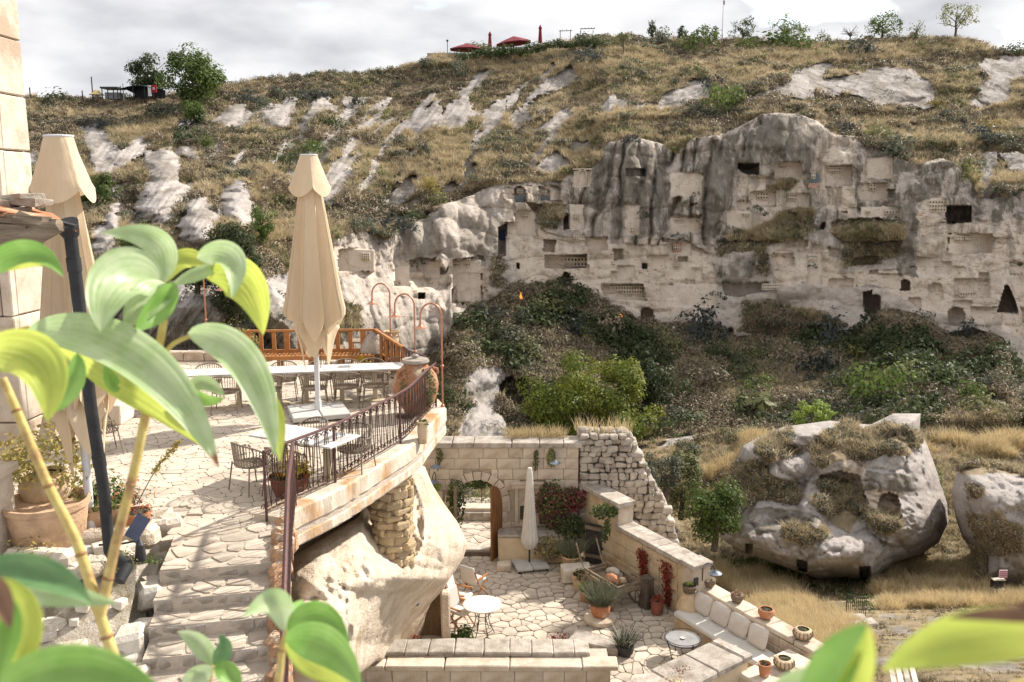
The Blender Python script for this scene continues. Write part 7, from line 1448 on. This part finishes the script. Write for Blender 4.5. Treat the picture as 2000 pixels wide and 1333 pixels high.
def leaf(th, base, ctrl, tip, w, t, kind, dt=(0, 0, 0), fold=.35, roll=0., tipb=.0, side=0., droop=0.):
    """base/ctrl/tip: photo pixels along the midrib, t: distance; dt: extra distance at the three points; w: half width in px; roll tilts the blade towards or away from the viewer"""
    A = [P(q[0], q[1], t+d) for q, d in zip((base, ctrl, tip), dt)]; nu, nv = 26, 17; V = []; ac = []; br = []; hw = w*(.82 if t > 1 else .9)*t/F
    for i in range(nu):
        u = i/(nu-1); p = A[0]*(1-u)**2+A[1]*2*u*(1-u)+A[2]*u*u; d = ((A[1]-A[0])*(1-u)+(A[2]-A[1])*u).normalized(); view = (p-Vector((0, 0, CZ))).normalized(); s = d.cross(view).normalized(); nrm = s.cross(d).normalized()
        r = roll; s2 = s*cos(r)+nrm*sin(r); n2 = nrm*cos(r)-s*sin(r); wd = hw*1.06*(u**.7)*((1-u)**.93)/.327+1e-5
        for j in range(nv):
            v = -1+2*j/(nv-1); sd = v*(1+side*(1 if v > 0 else -1)*.5); cor = .075*math.cos(abs(v)*3.6*2*pi)*hw*math.sin(pi*min(1, u*1.05)); lift = abs(v)**1.3*fold*wd+.06*wd*math.sin(u*9+v*2)
            V.append(p+s2*(sd*wd*math.sqrt(1-min(.9, fold*fold*.5)))-n2*lift+n2*cor+Vector((0, 0, -droop*abs(v)*wd))); ac.append(v); br.append(max(0, (u-.9)/.1)*tipb+.0)
    o = npmesh('leaf', [tuple(x) for x in V], gridfaces(nu, nv), PL[kind], th, smooth=True, attrs=dict(across=ac, brown=br)); return o
def stem(th, pts, t, r0, r1, name='stem'):
    q = spline([P(x, y, t) if len((x, y)) == 2 else 0 for x, y in pts], 6); n = len(q); MB().tube(q, [r0+(r1-r0)*i/(n-1) for i in range(n)], 10).build(name, STEM, th, smooth=True)
    for i in range(4, n-3, 7): d = (q[i+1]-q[i]).normalized(); r = (r0+(r1-r0)*i/(n-1)); MB().tube([q[i]-d*r*.35, q[i], q[i]+d*r*.35], [r*1.02, r*1.18, r*1.02], 10).build('node_ring', mat('stem_node', (.34, .2, .09), (.25, .13, .06), bump=.1), th, smooth=True)
A1 = thing('leafy_plant', 'large leafy plant close to the lens with a forked yellow stem at the left', 'plant'); T1 = 1.9
stem(A1, [(228, 1300), (196, 1205), (150, 1060), (95, 950), (40, 820), (5, 740)], T1, .0125, .009); stem(A1, [(196, 1205), (222, 1080), (262, 920), (290, 780), (318, 640), (326, 560)], T1, .0115, .0075); stem(A1, [(283, 840), (305, 740), (330, 680), (372, 656)], T1, .006, .0045, 'petiole'); stem(A1, [(60, 640), (30, 650), (0, 690)], T1, .005, .005, 'petiole')
leaf(A1, (320, 552), (350, 440), (196, 456), 34, T1, 'pale', (0, .05, -.1), .3, .25, .0)
leaf(A1, (316, 552), (210, 500), (196, 650), 62, T1, 'pale', (0, -.15, -.22), .25, -.2)
leaf(A1, (345, 556), (300, 600), (262, 648), 34, T1-.08, 'grn', (0, -.05, -.1), .4, .5)
leaf(A1, (322, 552), (290, 590), (240, 640), 40, T1-.05, 'pale', (0, -.1, -.1), .3, -.3)
leaf(A1, (324, 552), (355, 478), (416, 528), 26, T1+.06, 'yel', (0, .06, .05), .35, .4)
leaf(A1, (336, 556), (400, 520), (440, 520), 18, T1+.02, 'pale', (0, .03, .08), .35, -.5)
leaf(A1, (384, 505), (480, 470), (452, 584), 33, T1-.02, 'pale', (0, -.03, -.08), .35, .2)
leaf(A1, (398, 540), (500, 500), (514, 656), 50, T1+.08, 'yel', (0, 0, .02), .3, -.25)
leaf(A1, (52, 646), (300, 625), (428, 915), 54, T1-.12, 'pale', (.02, -.1, -.1), .35, .25, 1.)
leaf(A1, (90, 662), (290, 720), (410, 880), 56, T1-.04, 'yel', (.02, -.05, -.02), .3, -.75, .6)
leaf(A1, (366, 652), (505, 650), (538, 895), 42, T1-.1, 'pale', (0, -.06, -.1), .35, .15)
leaf(A1, (470, 740), (545, 780), (546, 905), 26, T1-.06, 'yel', (0, -.04, -.06), .3, .5)
leaf(A1, (368, 756), (400, 735), (440, 776), 18, T1-.05, 'pale', (0, 0, 0), .3, .2); leaf(A1, (366, 760), (400, 790), (438, 778), 16, T1-.04, 'grn', (0, 0, 0), .3, -.4)
leaf(A1, (-60, 560), (60, 440), (124, 542), 30, T1-.35, 'grn', (0, -.05, -.05), .35, .3); leaf(A1, (10, 530), (90, 470), (122, 540), 20, T1-.3, 'yel', (0, 0, 0), .3, -.4)
leaf(A1, (-40, 690), (120, 660), (92, 826), 56, T1-.6, 'yel', (0, -.05, -.06), .3, .1, .3); leaf(A1, (150, 690), (150, 760), (88, 812), 26, T1-.3, 'grn', (0, 0, 0), .4, .4); leaf(A1, (205, 712), (222, 770), (236, 757), 16, T1-.1, 'grn', (0, 0, 0), .3, .2)
A2 = thing('leafy_plant', 'blurred leaves very close to the lens in the bottom left corner', 'plant'); T2 = .85
leaf(A2, (-60, 1120), (90, 1090), (180, 1182), 38, T2+.2, 'drk', (0, 0, 0), .3, .2); leaf(A2, (-30, 1150), (100, 1150), (230, 1180), 30, T2+.25, 'pale', (0, 0, 0), .3, -.2)
leaf(A2, (-40, 1140), (80, 1180), (25, 1345), 42, T2, 'yel', (0, 0, 0), .35, .35, .0); leaf(A2, (-20, 1160), (40, 1200), (-10, 1340), 30, T2-.02, 'grn', (0, 0, 0), .3, 0)
leaf(A2, (-60, 1420), (130, 1225), (340, 1385), 56, T2-.02, 'grn', (0, 0, 0), .35, .1); leaf(A2, (-80, 1150), (0, 1120), (20, 1230), 30, T2-.05, 'brn', (0, 0, 0), .3, 0)
stem(A2, [(-60, 1400), (-50, 1250), (-60, 1100)], T2, .006, .005)
A3 = thing('leafy_plant', 'young plant with four ribbed leaves at the bottom in front of the stairs', 'plant'); T3 = 1.35
stem(A3, [(530, 1380), (545, 1320), (552, 1262), (562, 1232)], T3, .0062, .0045)
leaf(A3, (556, 1236), (555, 1128), (474, 1206), 33, T3, 'pale', (0, .02, -.06), .3, .3); leaf(A3, (556, 1236), (575, 1200), (592, 1172), 22, T3+.05, 'grn', (0, .05, .1), .3, 0); leaf(A3, (562, 1240), (622, 1165), (684, 1262), 36, T3-.03, 'grn', (0, .02, -.05), .35, .15); leaf(A3, (556, 1252), (650, 1228), (706, 1348), 42, T3-.1, 'grn', (0, -.04, -.08), .3, -.1); leaf(A3, (556, 1258), (620, 1290), (690, 1340), 34, T3-.08, 'yel', (0, -.04, -.06), .3, -.5)
A4 = thing('leafy_plant', 'small two-toned shoot at the bottom left of the ribbed plant', 'plant'); T4 = 1.6
stem(A4, [(400, 1380), (410, 1330), (416, 1300)], T4, .005, .004); leaf(A4, (416, 1300), (400, 1250), (346, 1234), 22, T4, 'pale', (0, 0, 0), .3, .2); leaf(A4, (416, 1300), (452, 1268), (428, 1240), 20, T4-.02, 'drk', (0, 0, 0), .3, 0); leaf(A4, (416, 1305), (380, 1320), (355, 1350), 26, T4-.04, 'pale', (0, 0, 0), .3, .2); leaf(A4, (418, 1305), (450, 1310), (470, 1350), 24, T4-.04, 'grn', (0, 0, 0), .3, .2)
A5 = thing('leafy_plant', 'blurred yellow-green and dark leaves in the bottom right corner', 'plant'); T5 = .62
leaf(A5, (2120, 1245), (1880, 1205), (1722, 1312), 56, T5, 'yel', (0, 0, 0), .25, .2); leaf(A5, (2120, 1215), (1960, 1190), (1850, 1208), 16, T5-.03, 'brn', (0, 0, 0), .3, .0); leaf(A5, (2120, 1180), (2020, 1180), (1985, 1190), 16, T5-.04, 'brn', (0, 0, 0), .3, 0)
leaf(A5, (1580, 1420), (1625, 1300), (1692, 1216), 48, T5+.05, 'grn', (0, 0, 0), .35, .3); leaf(A5, (1610, 1420), (1690, 1330), (1697, 1222), 30, T5+.04, 'yel', (0, 0, 0), .3, -.2); leaf(A5, (1480, 1400), (1560, 1330), (1640, 1310), 34, T5+.1, 'pale', (0, 0, 0), .3, 0)
stem(A5, [(1600, 1460), (1800, 1420), (2100, 1300)], T5, .005, .005)
